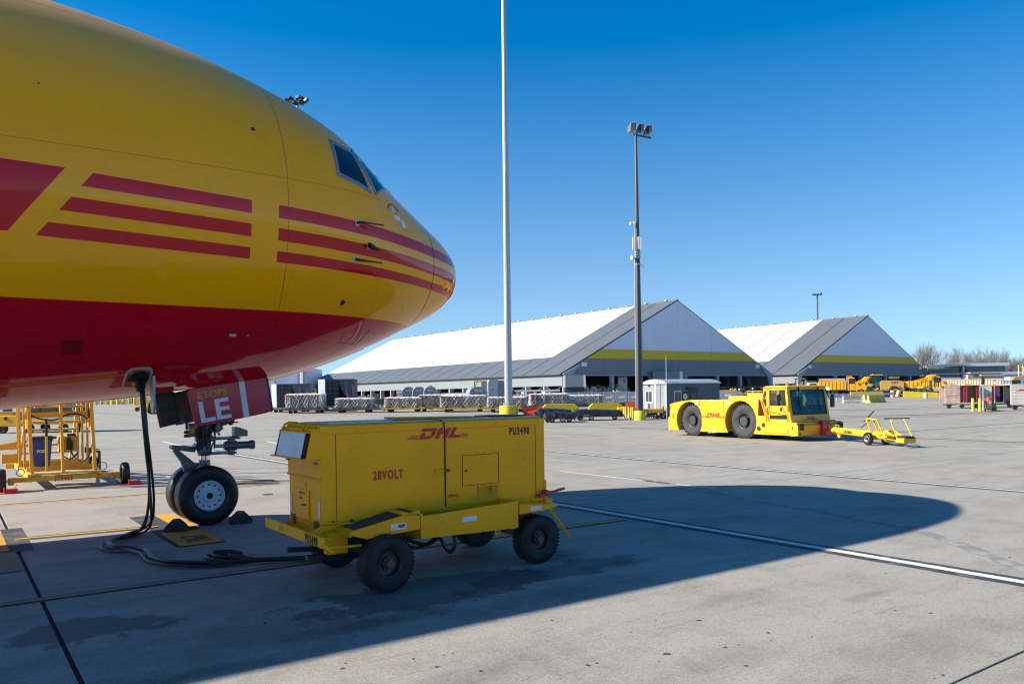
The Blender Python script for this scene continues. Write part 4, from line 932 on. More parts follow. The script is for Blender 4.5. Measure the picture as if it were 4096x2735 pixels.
# side trays and tread steps
Y0, Y1 = -.85, -.48
tr = MB().prism([(.98,.49),(2.28,.49),(2.28,.785),(2.265,.785),(2.265,.50),(.995,.50),(.995,.745),(.98,.745)], Y0+.012, Y1)
part('side_tray', tr, GPUY, GU, None); tf = part('tray_face', MB().prism([(.98,.49),(2.28,.47),(2.28,.785),(.98,.735)], Y0, Y0+.012), GPUY, GU, None, .004)
part('tray_floor', MB().bb((1.0,Y0+.02,.52),(2.26,Y1,.66)), GRIT, GU, None); part('tray_lip', MB().prism([(.76,.80),(1.0,.765),(1.0,.735),(.76,.77)], Y0+.0, Y1), GPUY, GU, None)
sf = MB().prism([(.17,.62),(.17,.66),(.97,.805),(.97,.60),(.34,.565)], Y0, Y0+.02).prism([(.17,.645),(.97,.79),(.97,.80),(.17,.655)], Y0+.02, Y1); part('front_step', sf, GPUY, GU, None)
part('step_tread', MB().prism([(.22,.667),(.90,.793),(.90,.798),(.22,.672)], Y0+.05, Y1-.02), GRIT, GU, None); part('step_end', MB().bb((.155,Y0,.60),(.17,Y1,.66)), GPUY, GU, None)
part('rear_fender', MB().prism([(2.30,.745),(2.80,.70),(2.88,.69),(2.88,.672),(2.66,.64),(2.30,.625)], Y0, Y0+.015).prism([(2.30,.735),(2.88,.68),(2.88,.69),(2.30,.745)], Y0+.015, Y1), GPUY, GU, None)
rf = part('reflector', MB().bb((.62,Y0-.004,.625),(.80,Y0-.001,.69)), STRP, GU, None); part('red_patch', MB().prism([(.70,.645),(.74,.638),(.785,.65),(.79,.672),(.765,.683),(.73,.676),(.705,.67)], Y0-.006, Y0-.004), REDP, rf, None)
part('reflector', MB().bb((1.50,Y0-.004,.62),(1.70,Y0-.001,.675)), STRP, GU, None); part('reflector', MB().bb((2.46,Y0-.004,.655),(2.62,Y0-.001,.70)), STRP, GU, None)
part('tie_ring', MB().tube([(2.02+.03*cos(a),Y0+.06,.44+.03*sin(a)) for a in [k*pi/5 for k in range(11)]], .009, 6), GPUY, GU)
part('hose', MB().tube(catmull([Vector(p) for p in ((.95,-.5,.45),(1.2,-.55,.36),(1.35,-.6,.42),(1.42,-.62,.30),(1.50,-.6,.25),(1.56,-.6,.34),(1.54,-.55,.5))]), .022, 7), RUBT, GU); part('hose', MB().tube(catmull([Vector(p) for p in ((.9,-.45,.42),(1.1,-.5,.33),(1.3,-.5,.38),(1.45,-.5,.5))]), .018, 7), RUBT, GU)
part('rod', MB().cyl((.03,-.50,.72),(.45,-.56,.68),.008,n=6).cyl((-.02,-.50,.60),(.18,-.62,.62),.010,n=6), GPUY, GU); part('frame_bracket', MB().bb((.02,-.60,.40),(.24,-.47,.62)), GPUY, GU, None, .006)
for s_ in (.13,.34,.60): part('drip_bolt', MB().cyl((s_,-HWD-.02,.715),(s_,-HWD,.715),.016,n=8), BLK, GU)
part('axle', MB().bar((.62,-.72,.30),(.62,.72,.30),.07), DGR, GU, None); part('axle', MB().bar((2.62,-.66,.31),(2.62,.72,.31),.07), DGR, GU, None); part('chassis_rail', MB().bb((.1,-.35,.40),(2.85,-.25,.56)).bb((.1,.25,.40),(2.85,.35,.56)), DGR, GU, None); part('spring', MB().bar((.35,-.4,.42),(.9,-.4,.42),.06,.03).bar((2.3,-.4,.42),(2.9,-.4,.42),.06,.03), DGR, GU, None)
part('steering_arm', MB().bar((-.10,-.3,.34),(.62,-.25,.28),.06).bar((-.10,.3,.34),(.62,.25,.28),.06), DGR, GU, None)
RUBU = paint('trailer_rubber', (.012,.013,.015), .7, .5, 4, dirtcol=(.03,.034,.04))
def guwheel(x_, y_, rot, sd, r=.30):
    w_ = wheel(GU, (x_, y_, r), r, .20, .47, RUBU, DGR, side=sd, n=48, dish=.36, hub=(.045,.0,BRN)); w_.rotation_euler.z = rot
    kn = MB()
    for k in range(40):
        th = 2*pi*k/40
        for sy in (-1, 1): kn.box((cos(th+sy*.04)*(r-.010), sy*.072, sin(th+sy*.04)*(r-.010)), (.016,.050,.026), (0,-th,0))
    part('tread_block', kn, RUBU, w_, None)['kind'] = 'stuff'
    return w_
guwheel(.54, -.88, .10, -1); guwheel(2.62, -.74, .0, -1, .29); guwheel(.62, .62, .05, 1); guwheel(2.62, .62, 0, 1)
# drawbar stand and red hand brake at the far end
part('brace_leg', MB().bar((L_-.02,-.40,.75),(L_+.28,-.62,.22),.07,.03).bar((L_+.0,-.46,.95),(L_-.0,-.46,.60),.06,.03), GPUY, GU, None); part('rear_plate', MB().bb((L_,-.5,.62),(L_+.10,.45,.72)), GPUY, GU, None)
hb_ = part('hand_brake', MB().bar((L_-.14,-HWD-.06,.765),(L_+.08,-HWD-.06,.80),.05,.04).cyl((L_-.02,-HWD-.1,.80),(L_-.02,-HWD+.0,.80),.035), REDP, GU, None, .004); part('brake_grip', MB().cyl((L_+.06,-HWD-.06,.80),(L_+.16,-HWD-.06,.815),.013).cyl((L_+.14,-HWD-.06,.81),(L_+.27,-HWD-.06,.83),.017), REDP, hb_)
# ------------------------------------------------------------------ aircraft tow tractor
TD = Vector((.52, -.854)); trz = atan2(-.854, .52)
TT = thing('tow_tractor', 'big yellow aircraft tow tractor with glazed cab and four huge tyres', 'tow tractor', (8.07, 36.28, 0), trz)
W2 = 2.72                                                # near side y=0, far side y=W2
def arch(cx, r, z0, a0, a1, n=14): return [(cx+r*cos(a0+(a1-a0)*k/n), z0+r*sin(a0+(a1-a0)*k/n)) for k in range(n+1)]
out = [(-1.25,.23),(-1.28,1.46),(-.60,1.58),(.2,1.655),(4.12,1.665),(4.05,1.30),(3.93,.99),(3.90,.22),(3.86,.20)]
prof = [(-1.28,.24),(-1.26,1.46),(-.60,1.58),(.15,1.645),(3.95,1.66),(4.02,1.60),(3.92,.22)]+arch(3.02,.87,.74,-.62,pi+.62)[0:]+[(2.17,.235),(.74,.25)]+arch(-.02,.83,.74,-.62,pi+.62)+[(-.80,.24)]
part('side_body', MB().prism(prof, .0, .06), YEL, TT, None, .012); part('side_body', MB().prism(prof, W2-.06, W2), YEL, TT, None, .012)
for cx, r in ((-.02,.83),(3.02,.87)):
    for y0_, y1_ in ((.06,.78),(W2-.78,W2-.06)):
        A_ = arch(cx, r, .74, -.55, pi+.55, 16); B_ = arch(cx, r+.03, .74, -.55, pi+.55, 16)
        mb = MB(); mb.v = [(x_,y_,z_) for x_,z_ in A_ for y_ in (y0_,y1_)]; mb.f = [(2*i,2*i+1,2*i+3,2*i+2) for i in range(16)]; part('wheel_arch', mb, YELD, TT)
part('core_body', MB().bb((-1.24,.80,.30),(3.9,W2-.80,1.5)), DGR, TT, None)
part('deck', MB().prism([(-1.27,1.44),(-.60,1.56),(.15,1.63),(3.95,1.645),(3.95,1.60),(.15,1.58),(-.6,1.5),(-1.27,1.39)], .06, W2-.06), YEL, TT, None)
part('rear_plate', MB().bb((-1.30,.0,.24),(-1.22,W2,1.44)), YEL, TT, None, .01); part('rear_bumper', MB().bb((-1.42,.02,.22),(-1.30,W2-.02,.86)), YELD, TT, None, .015)
part('side_panel', MB().bb((.78,-.012,.29),(2.10,0,1.60)), YEL, TT, None, .004)
mb = MB()
for x_ in (.775, 2.105): mb.bb((x_-.004,-.003,.29),(x_+.004,.001,1.62))
part('panel_seam', mb, SEAM, TT, None); part('sill_panel', MB().bb((.72,-.02,.235),(2.17,-.0,.30)), YELD, TT, None, .004)
for x_ in (.83,2.05):
    for z_ in (.42,.82,1.18,1.5): part('panel_bolt', MB().cyl((x_,-.018,z_),(x_,-.01,z_),.013,n=8), BLK, TT)
logo(TT, (1.055, -.016, .865), FRONT, .205, RED)
for x_, z_ in ((.44,1.50),(2.34,1.50)): part('reflector', MB().bb((x_-.08,-.008,z_-.07),(x_+.08,-.0,z_+.06)), WHT, TT, None)
for x_, z_ in ((1.45,1.61),(3.9,1.61),(1.5,.26)): part('reflector', MB().bb((x_-.09,-.022,z_-.03),(x_+.09,-.0,z_+.03)), WHT, TT, None)
part('vent_slot', MB().bb((.60,-.006,1.38),(.64,0,1.60)), SEAM, TT, None); part('marker_light', MB().bb((-1.29,-.006,1.18),(-1.25,.02,1.38)), LENS, TT, None); part('side_marker', MB().bb((-1.10,-.01,.78),(-1.05,0,1.0)), LENS, TT, None)
part('small_hatch', MB().bb((1.86,-.016,1.22),(2.0,-.012,1.36)), YEL, TT, None)
# engine deck items
part('deck_box', MB().bb((1.9,.5,1.64),(4.0,W2-.4,1.80)), YEL, TT, None, .02); part('deck_grille', MB().bb((3.0,.45,1.64),(3.9,1.9,1.92)), YELD, TT, None, .01); part('air_intake', MB().prism([(1.5,1.64),(2.5,1.64),(2.42,1.84),(1.75,1.86),(1.55,1.76)], .9, 1.9), BLK, TT, None, .02)
part('deck_rail', MB().tube([(3.0,.45,1.92),(3.0,.45,2.0),(3.9,.45,2.0),(3.9,.45,1.92)], .015, 6), YELD, TT)
# wheels
for x_, rr_ in ((0,.72),(3.05,.735)):
    for y_, sd in ((.42,-1),(W2-.42,1)):
        w_ = wheel(TT, (x_, y_, rr_), rr_, .52, .44, RUBD, DGR, lugs=30, side=sd, n=48, dish=.30, hub=(.215,.0,DGR))
        if sd < 0 or 1: part('hub_ring', MB().lathe([(.001,0),(.17,0),(.19,.02),(.19,.14)], (0,sd*.235,0), (0,-sd,0), 30), BLK, w_, 40)
# cab
Cc = YEL
def cabq(z_): return 5.44+(.66-.0)*0
xf = lambda z_: 5.46+(2.12-z_)*.165 if z_ < 2.12 else 5.46      # windscreen leans
low = [(3.90,.23),(5.62,.22),(5.68,.76),(5.58,.80),(4.60,.80),(4.46,.86),(4.40,.98),(3.98,.98),(3.92,.80)]
part('cab_base', MB().prism([(3.92,.22),(5.68,.22),(5.70,.70),(5.66,.78),(4.40,.78),(4.40,.55),(3.92,.55)], .0, W2-.0), Cc, TT, None, .02)
part('cab_step', MB().prism([(3.93,.55),(4.45,.55),(4.40,.98),(3.96,.99)], -.02, .30), Cc, TT, None, .015); part('step_hole', MB().cyl((4.28,-.03,.62),(4.28,.0,.62),.085,n=18), BLK, TT); part('step_hole', MB().cyl((4.02,-.03,.46),(4.02,.0,.46),.085,n=18), BLK, TT)
part('side_board', MB().bb((4.28,-.03,.29),(5.5,.0,.46)), YEL, TT, None, .015)
part('cab_rear_quarter', MB().prism([(4.42,.78),(4.10,1.62),(4.20,1.70),(4.24,1.64),(4.62,.78)], -.0, .05), Cc, TT, None)
part('back_wall', MB().prism([(4.18,1.62),(4.28,1.62),(4.55,.8),(4.45,.8)], .05, W2-.45), Cc, TT, None, .01); part('back_post', MB().bar((4.24,.9,1.6),(4.34,.9,2.1),.12).bar((4.24,1.5,1.6),(4.34,1.5,2.1),.12), Cc, TT, None)
# side wall with openings: built as posts and rails round the glass
CY1 = W2-.42
def cabside(y_, nm, door=True):
    s_ = 1 if y_ < 1 else -1
    fr_ = part(nm, MB().bb((4.52,y_,.78),(5.52,y_+.045*s_,.87)).bb((4.52,y_,1.15),(5.50,y_+.045*s_,1.41)).prism([(4.50,1.02),(5.50,1.02),(5.50,1.16),(4.52,1.16)], y_, y_+.045*s_)
         .prism([(4.42,.78),(4.60,.78),(4.60,2.12),(4.44,2.12)], y_, y_+.045*s_).prism([(5.40,.78),(5.68,.78),(5.47,2.12),(5.36,2.12),(5.41,1.41),(5.49,1.05),(5.45,.87)], y_, y_+.045*s_)
         .bb((4.50,y_,2.03),(5.42,y_+.045*s_,2.14)).prism([(4.24,1.80),(4.30,2.12),(4.5,2.12),(4.5,2.02),(4.34,2.0)], y_, y_+.045*s_).prism([(4.10,1.62),(4.42,.9),(4.52,.9),(4.52,1.32),(4.38,1.36),(4.24,1.62)], y_, y_+.045*s_), Cc, TT, None)
    part('side_window', MB().bb((4.58,y_+.012,1.40),(5.42,y_+.03,2.04)), GLC, fr_, None); part('quarter_window', MB().bb((4.22,y_+.012,1.34),(4.46,y_+.03,2.02)), GLC, fr_, None)
    part('lower_window', MB().bb((4.58,y_+.012,.86),(5.48,y_+.03,1.17)), GLC, fr_, None)
    if s_ > 0:
        part('window_seal', MB().tube([(4.60,y_-.004,1.42),(4.60,y_-.004,2.02),(5.34,y_-.004,2.03),(5.41,y_-.004,1.42),(4.60,y_-.004,1.42)], .016, 5), SEAM, fr_); part('window_seal', MB().tube([(4.60,y_-.004,.88),(4.62,y_-.004,1.15),(5.44,y_-.004,1.02),(5.43,y_-.004,.88),(4.60,y_-.004,.88)], .014, 5), SEAM, fr_)
        part('door_seam', MB().bb((4.515,y_-.003,.80),(4.523,y_,2.1)).bb((5.50,y_-.003,.80),(5.508,y_,1.4)), SEAM, fr_, None)
    return fr_
sw = cabside(0, 'cab_side'); cabside(CY1, 'cab_side')
part('door_handle', MB().bb((5.12,-.03,1.19),(5.20,.0,1.33)), BLK, TT, None, .006); part('grab_rail', MB().tube([(5.52,-.05,1.95),(5.55,-.07,1.9),(5.60,-.07,1.65),(5.62,-.05,1.6)], .014, 6), SEAM, TT)
part('cab_roof', MB().prism([(4.27,2.10),(5.50,2.12),(5.54,2.18),(5.40,2.215),(4.40,2.20),(4.26,2.16)], -.03, CY1+.03), Cc, TT, None, .03)
for k in range(4): part('roof_vent', MB().bb((4.30,-.036,2.125+k*.018),(4.42,-.03,2.13+k*.018)), SEAM, TT, None)
part('beacon', MB().cyl((4.9,.7,2.2),(4.9,.7,2.24),.06).cyl((4.9,.7,2.24),(4.9,.7,2.33),.05,.04), paint('beacon_orange', (.8,.2,.02), .3, .1), TT)
# front: windscreen in its frame and the hood below
def fp(u, z_, o=0): return (5.47+(2.12-z_)*.155+o, u, z_)
def fq(u0, u1, z0_, z1_, m, nm, o, parent=TT):
    a = [fp(u0,z0_,o),fp(u1,z0_,o),fp(u1,z1_,o),fp(u0,z1_,o)]; b__ = [(x_-.03,y_,z_) for x_,y_,z_ in a]
    return part(nm, MB().add(a+b__, [(0,1,2,3),(7,6,5,4),(0,4,5,1),(1,5,6,2),(2,6,7,3),(3,7,4,0)]), m, parent, None)
ff = fq(-.02, .12, .76, 2.12, Cc, 'windscreen_frame', .0); fq(CY1-.10, CY1+.045, .76, 2.12, Cc, 'windscreen_frame', 0); fq(.12, CY1-.10, 2.03, 2.12, Cc, 'windscreen_frame', 0); fq(.12, CY1-.10, .76, 1.04, Cc, 'windscreen_frame', 0)
fq(.10, CY1-.08, 1.02, 2.05, GLT, 'windscreen', -.012)
part('windscreen_seal', MB().tube([fp(.13,1.05,.004),fp(.13,2.02,.004),fp(CY1-.11,2.02,.004),fp(CY1-.11,1.05,.004),fp(.13,1.05,.004)], .018, 5), SEAM, TT)
for u in (.62, 1.80):
    wp = part('wiper', MB().tube([fp(u,2.12,.05),fp(u,2.0,.06),fp(u-.05,1.72,.03),fp(u-.02,1.45,.02)], .014, 5).bar(fp(u-.10,1.60,.015), fp(u+.02,1.22,.015), .02), SEAM, TT); part('wiper_arm', MB().bar(fp(u,2.16,.04), fp(u,1.98,.05), .04), BLK, wp, None)
part('front_bumper', MB().prism([(5.62,.20),(5.98,.22),(5.98,.60),(5.90,.70),(5.62,.72)], -.02, W2+.02), YEL, TT, None, .02); part('hood_lip', MB().bb((5.60,.0,.70),(5.92,W2,.74)), YEL, TT, None)
logo(TT, fp(.86,.815,.006), Matrix.Rotation(pi/2, 4, 'Z') @ FRONT @ Matrix.Rotation(-.15, 4, 'X'), .13, RED)
for u in (.02, W2-.30): part('headlight_cluster', MB().bb((5.98,u,.44),(6.03,u+.28,.70)), BLK, TT, None, .01)
for u in (.06,.18,W2-.26,W2-.14): part('headlight', MB().cyl((6.02,u+.03,.62),(6.045,u+.03,.62),.05,n=14), GLC, TT)
part('side_marker', MB().bb((5.70,-.03,.46),(5.74,-.02,.60)), LENS, TT, None); part('tow_eye', MB().cyl((5.985,.10,.30),(5.99,.10,.30),.05), BLK, TT)
# red front hitch
hi = part('tow_hitch', MB().prism([(1.30,.20),(1.72,.20),(1.66,.62),(1.60,.76),(1.36,.76),(1.32,.60)], 5.98, 6.12, 'x').bb((6.1,1.28,.22),(6.30,1.80,.42)), REDP, TT, None, .015); part('hitch_winch', MB().cyl((6.06,1.22,.72),(6.06,1.72,.72),.07).cyl((6.06,1.22,.72),(6.06,1.30,.72),.10), REDP, hi); part('hitch_chain', MB().tube([(6.16,1.66,.66),(6.22,1.78,.50),(6.26,1.72,.40)], .018, 5), BRN, hi); part('hitch_spot', MB().cyl((6.10,1.24,.68),(6.16,1.24,.68),.07), GLC, hi)
# interior
part('seat', MB().bb((4.6,.5,.9),(5.0,1.0,1.1)).bb((4.55,.5,1.1),(4.68,1.0,1.75)), BLK, TT, None, .03); part('seat', MB().bb((4.6,1.4,.9),(5.0,1.9,1.1)).bb((4.55,1.4,1.1),(4.68,1.9,1.75)), BLK, TT, None, .03)
part('steering_wheel', MB().tube([(5.18+.12*cos(a)*.5,1.65+.2*sin(a),1.42+.2*cos(a)) for a in [k*pi/8 for k in range(17)]], .015, 5).cyl((5.35,1.65,1.1),(5.18,1.65,1.42),.02), BLK, TT); part('dashboard', MB().bb((5.2,.1,.8),(5.5,CY1-.1,1.12)), BLK, TT, None, .02)
part('notice', MB().bb((5.3,.25,1.72),(5.32,.5,1.98)), MATS['etops_yellow'], TT, None)
# mirrors on yellow arms
mr = part('mirror', MB().bb((5.35,-.52,1.42),(5.43,-.30,1.86)), BLK, TT, None, .03); part('mirror_arm', MB().tube([(5.45,-.40,1.62),(5.50,-.32,1.35),(5.55,-.2,1.1),(5.58,-.02,.85)], .018, 6), YEL, mr)
mr = part('mirror', MB().bb((5.48,W2-.12,1.30),(5.56,W2+.10,1.68)).cyl((5.5,W2-.02,1.75),(5.58,W2-.02,1.75),.09), BLK, TT, None, .02); part('mirror_arm', MB().tube([(5.52,W2,1.50),(5.50,W2-.2,1.7),(5.5,CY1,2.0)], .016, 6), SEAM, mr)
# ------------------------------------------------------------------ tow bar in front of the tractor
tb0 = Vector((12.95, 32.6, 0)); hx0 = Vector((TT.location.x, TT.location.y, 0))+Matrix.Rotation(trz, 4, 'Z') @ Vector((6.30, 1.55, 0))
def xyz(px, py, d): a, b_ = ray(px, py); return Vector((a*d, d, CAMH+b_*d))
pA, pB = Vector((hx0.x+.1, hx0.y-.1, .40)), xyz(2600+2265/2.1355, 1500+545/2.1355, 0) if 0 else None
def zt(x_, y_): return 2600+x_/2.1355, 1500+y_/2.1355
wn = Vector((*gp(*zt(1880,598)), 0)); wf = Vector((*gp(*zt(1995,593)), 0))
A_ = hx0.copy(); dirn = None
ex, ey = ray(*zt(1960,500))[0], 0
Pm = (wn+wf)/2; brd = (Pm-A_); brd.z = 0; brd = brd.normalized(); brz = atan2(brd.y, brd.x)
TB = thing('tow_bar', 'long yellow tow bar lettered TB158661 on two small wheels, hitched before the tractor', 'tow bar', (A_.x, A_.y, 0), brz)
LM = (Pm-A_).length
TBY = paint('towbar_yellow', (.72,.42,.02), .4, .3, 3)
tu = part('tube', MB().cyl((.25,0,.42),(LM+.75,0,.34),.125,.145,n=22), TBY, TB); part('nose_cone', MB().cyl((.05,0,.40),(.25,0,.42),.05,.125,n=18).cyl((-.02,0,.38),(.12,0,.40),.05,n=12), TBY, TB)
part('tow_eye', MB().tube([(-.02+.07*cos(a),.07*sin(a),.39) for a in [k*pi/6 for k in range(13)]], .022, 6), MGR, TB); part('jack_foot', MB().cyl((.55,-.01,.22),(.55,.05,.22),.09,n=16).bb((.52,-.02,.25),(.58,.02,.34)), TBY, TB)
text('TB158661', .11, TB, (1.05, -.146, .36), FRONT @ Matrix.Rotation(-.02,4,'Z'), LBLK, .95, .02); logo(TB, (LM-.32, -.155, .33), FRONT, .065, RED)
part('end_flange', MB().lathe([(.001,0),(.23,0),(.23,.04),(.001,.04)], (LM+.75,0,.34), (1,0,0), 26), TBY, TB)
for a, b_ in ((.35,.50),(LM+.35,LM+.52)): part('reflector', MB().box(((a+b_)/2,-.14,.37),(b_-a,.01,.055)), REDP, TB, None)
for x_ in (.45, LM+.25): part('carry_handle', MB().tube([(x_-.12,0,.52),(x_-.12,0,.62),(x_+.12,0,.62),(x_+.12,0,.52)], .014, 6), TBY, TB)
part('axle_frame', MB().bar((LM-.42,-.12,.95),(LM+.0,-.16,.30),.06,.03).bar((LM-.42,.12,.95),(LM+.0,.16,.30),.06,.03).bar((LM-.42,-.12,.95),(LM+.02,-.02,.93),.05,.03).bar((LM+.02,.0,.95),(LM+.28,.02,.5),.06,.03), TBY, TB, None)
part('axle', MB().cyl((LM+.02,-.42,.24),(LM+.02,.42,.24),.03), TBY, TB); part('pump_body', MB().bar((LM-.95,.0,.62),(LM-.45,.0,.88),.10,.08), ALU, TB, None, .01); part('pump_handle', MB().cyl((LM-.75,0,.80),(LM-.15,0,1.22),.022), BLK, TB)
for sg, rz_ in ((-1,0),(1,0)):
    c = (wn if sg < 0 else wf)-A_; c = Matrix.Rotation(-brz,4,'Z') @ c
    wheel(TB, (LM+.02, sg*.36, .235), .235, .15, .52, RUBT, ALU, side=sg, n=32, dish=.3, hub=(.03,.0,DGR))
part('head_link', MB().bar((LM+.78,-.15,.42),(LM+1.35,-.10,.36),.05,.02).bar((LM+.78,.15,.42),(LM+1.35,.10,.36),.05,.02).bar((LM+.78,-.15,.26),(LM+1.45,-.10,.22),.05,.02).bar((LM+.78,.15,.26),(LM+1.45,.10,.22),.05,.02).cyl((LM+.78,-.2,.34),(LM+.9,-.2,.34),.03), TBY, TB, None)
part('gusset', MB().prism([(LM+.55,.5),(LM+.78,.57),(LM+1.2,.40),(LM+1.2,.36)], -.16, -.14).prism([(LM+.55,.5),(LM+.78,.57),(LM+1.2,.40),(LM+1.2,.36)], .14, .16), TBY, TB, None)
part('head', MB().bb((LM+1.40,-.24,.17),(LM+1.80,.24,.33)), TBY, TB, None, .02); part('head_jaw', MB().bb((LM+1.30,-.17,.33),(LM+1.82,.17,.40)).cyl((LM+1.05,-.05,.33),(LM+1.45,-.05,.36),.03), BLK, TB, None)
part('push_handle', MB().tube([(LM+1.45,-.22,.30),(LM+1.15,-.22,.82),(LM+1.10,-.20,.98)], .022, 7).tube([(LM+1.65,.22,.34),(LM+1.30,.22,.84),(LM+1.22,.20,.98)], .022, 7), TBY, TB); part('handle_bar', MB().cyl((LM+1.03,-.42,.99),(LM+1.28,.38,.99),.02), BLK, TB)
# ------------------------------------------------------------------ maintenance stand behind the nose gear, grid aligned: local x = s, y = q
ST = thing('maintenance_stand', 'tall yellow wheeled maintenance stand with ladder steps lettered ST0463 under the aircraft belly', 'work stand', (*gx(0, 21.3), 0), GR)
part('front_beam', MB().prism([(1.12,.14),(1.24,.14),(1.24,.19),(3.30,.19),(3.30,.14),(3.43,.14),(3.43,.30),(1.12,.30)], 0, .12), YELG, ST, None, .01)
part('step_plate', MB().bb((1.58,.0,.335),(2.93,.55,.37)), YELD, ST, None)
mb = MB()
for k in range(44): mb.bb((1.60+k*.03,-.004,.37),(1.612+k*.03,.54,.376))
part('grip_ribs', mb, LGR, ST, None)['kind'] = 'stuff'
text('ST0463', .11, ST, (2.03, -.004, .175), FRONT, REDP, .68, .05, sp=1.25)
for k, x_ in enumerate((1.35,1.82,2.55,2.95)): part('gusset', MB().prism([(x_,.30),(x_+.22,.30),(x_+.22,.17)], -.012, 0), YELD, ST, None)
SX = [(1.50,1.60),(2.78,2.90)]
for (xt, xb_) in SX: 
    part('front_leg', MB().bar((xt,.12,3.4),(xb_,.12,.33),.075), STDY, ST, None); part('jack_tube', MB().cyl((xt+.05,.25,1.62),(xt+.05,.25,3.4),.05), BLK, ST); part('tube_socket', MB().cyl((xt+.05,.25,1.40),(xt+.05,.25,1.62),.065), STDY, ST)
part('center_post', MB().bar((2.16,.05,3.4),(2.22,.05,.36),.11,.06), STDY, ST, None); part('thin_post', MB().bar((1.93,.5,.3),(1.93,.5,1.2),.06,.05), YELG, ST, None); part('thin_rod', MB().cyl((1.93,.5,1.2),(1.93,.5,1.62),.03), BLK, ST)
part('cross_rail', MB().bar((1.55,.3,1.70),(2.86,.3,1.74),.05,.12), STDY, ST, None)
for x_, y_ in ((1.52,2.6),(1.60,2.2),(2.94,2.6),(3.06,2.6),(1.58,4.2),(3.02,4.2)): part('upright', MB().bar((x_,y_,.25),(x_,y_,3.5),.055), STDY, ST, None)
part('stringer', MB().bar((1.66,5.0,.30),(1.62,.2,2.75),.05,.12), STDY, ST, None); part('stringer', MB().bar((2.90,5.0,.30),(2.66,.2,2.75),.05,.12), STDY, ST, None)
for k,(q_, z_) in enumerate(((5.0,.38),(4.3,.63),(3.6,.88),(2.9,1.11),(2.2,1.33),(1.6,1.54),(.9,1.74),(.3,1.93),(-.2,2.2))):
    f = k/8; o = part('stair_tread', MB().bb((1.68+.0*f,q_-.12,z_-.05),(2.90-.22*f,q_+.12,z_)), STDY, ST, None); mb = MB()
    for j in range(30): mb.bb((1.70+j*.04*(1-.18*f),q_-.125,z_),(1.715+j*.04*(1-.18*f),q_+.12,z_+.006))
    part('grip_ribs', mb, LGR, o, None)['kind'] = 'stuff'
part('rear_beam', MB().bb((1.30,4.45,.20),(3.45,4.57,.34)), STDY, ST, None, .01); part('mid_beam', MB().bb((1.55,.9,.26),(2.95,1.0,.46)), STDY, ST, None); part('mid_beam', MB().bb((1.55,2.6,.26),(2.95,2.7,.50)), STDY, ST, None)
for x_ in (1.50, 2.92): part('side_beam', MB().bb((x_,.0,.24),(x_+.09,4.6,.36)), STDY, ST, None)
part('outrigger', MB().prism([(.62,.78),(.62,.84),(1.48,1.0),(1.48,.80)], 3.0, 3.12), STDY, ST, None); part('caster_fork', MB().bb((.60,2.9,.10),(.66,3.2,.72)).bb((.60,2.9,.66),(.98,3.2,.72)).bb((.92,2.9,.10),(.98,3.2,.72)), BRN, ST, None); part('outrigger_box', MB().bb((1.15,2.9,.45),(1.48,3.2,.68)), STDY, ST, None)
part('caster_fork', MB().bb((3.10,2.9,.15),(3.15,3.2,.66)).bb((3.10,2.9,.62),(3.42,3.2,.66)).bb((3.38,2.9,.15),(3.42,3.2,.66)), BRN, ST, None); part('arm', MB().prism([(3.05,.62),(3.05,.78),(3.42,.70)], 3.0, 3.1), BLK, ST, None)
for x_, y_ in ((1.00,.06),(3.54,.06),(.79,3.05),(3.26,3.05)): wheel(ST, (x_, y_, .26), .26, .17, .5, RUBT, DGR, side=1 if x_ > 2 else -1, n=30, ax=(1,0,0))
part('leveling_jack', MB().cyl((2.98,.3,.03),(2.98,.3,.42),.045).cyl((2.98,.3,.0),(2.98,.3,.03),.11), LGR, ST); part('jack_ring', MB().tube([(3.05+.09*cos(a),.0,.46+.09*sin(a)) for a in [k*pi/7 for k in range(15)]], .01, 5), DGR, ST); part('jack_ring', MB().tube([(1.36+.08*cos(a),.0,.42+.08*sin(a)) for a in [k*pi/7 for k in range(15)]], .01, 5), DGR, ST)
part('pump_box', MB().bb((2.35,2.2,.72),(2.82,2.5,1.12)), STDY, ST, None, .01); part('pump', MB().bb((2.52,2.0,.78),(2.66,2.15,1.02)).cyl((2.57,2.08,1.02),(2.57,2.08,1.10),.05).bb((2.55,2.2,1.12),(2.75,2.35,1.18)), BLK, ST, None, .01)
part('hose', MB().tube(catmull([Vector(p) for p in ((1.58,.25,1.72),(1.8,.2,1.62),(2.1,.22,1.60),(2.4,.25,1.72),(2.7,.25,1.66),(2.88,.3,1.3),(2.86,.5,.8),(2.8,1.4,.5),(2.65,1.9,.62),(2.6,2.0,.85))]), .018, 6), RUBT, ST); part('hose', MB().tube(catmull([Vector(p) for p in ((2.5,2.0,.8),(2.4,1.9,.65),(2.6,1.9,.55),(2.75,1.9,.7),(2.55,1.95,.5))]), .016, 6), RUBT, ST)
for (x0_, z0_, x1_, z1_) in ((3.25,.30,3.42,.05),(1.28,.15,1.05,.04)):
    ch = MB()
    for k in range(12): f = k/11; ch.cyl((x0_+(x1_-x0_)*f,-.02,z0_+(z1_-z0_)*f-.10*sin(f*pi)),(x0_+(x1_-x0_)*f+.012,-.02,z0_+(z1_-z0_)*f-.10*sin(f*pi)-.02),.009,n=5)
    part('chain', ch, DGR, ST, None)['kind'] = 'stuff'
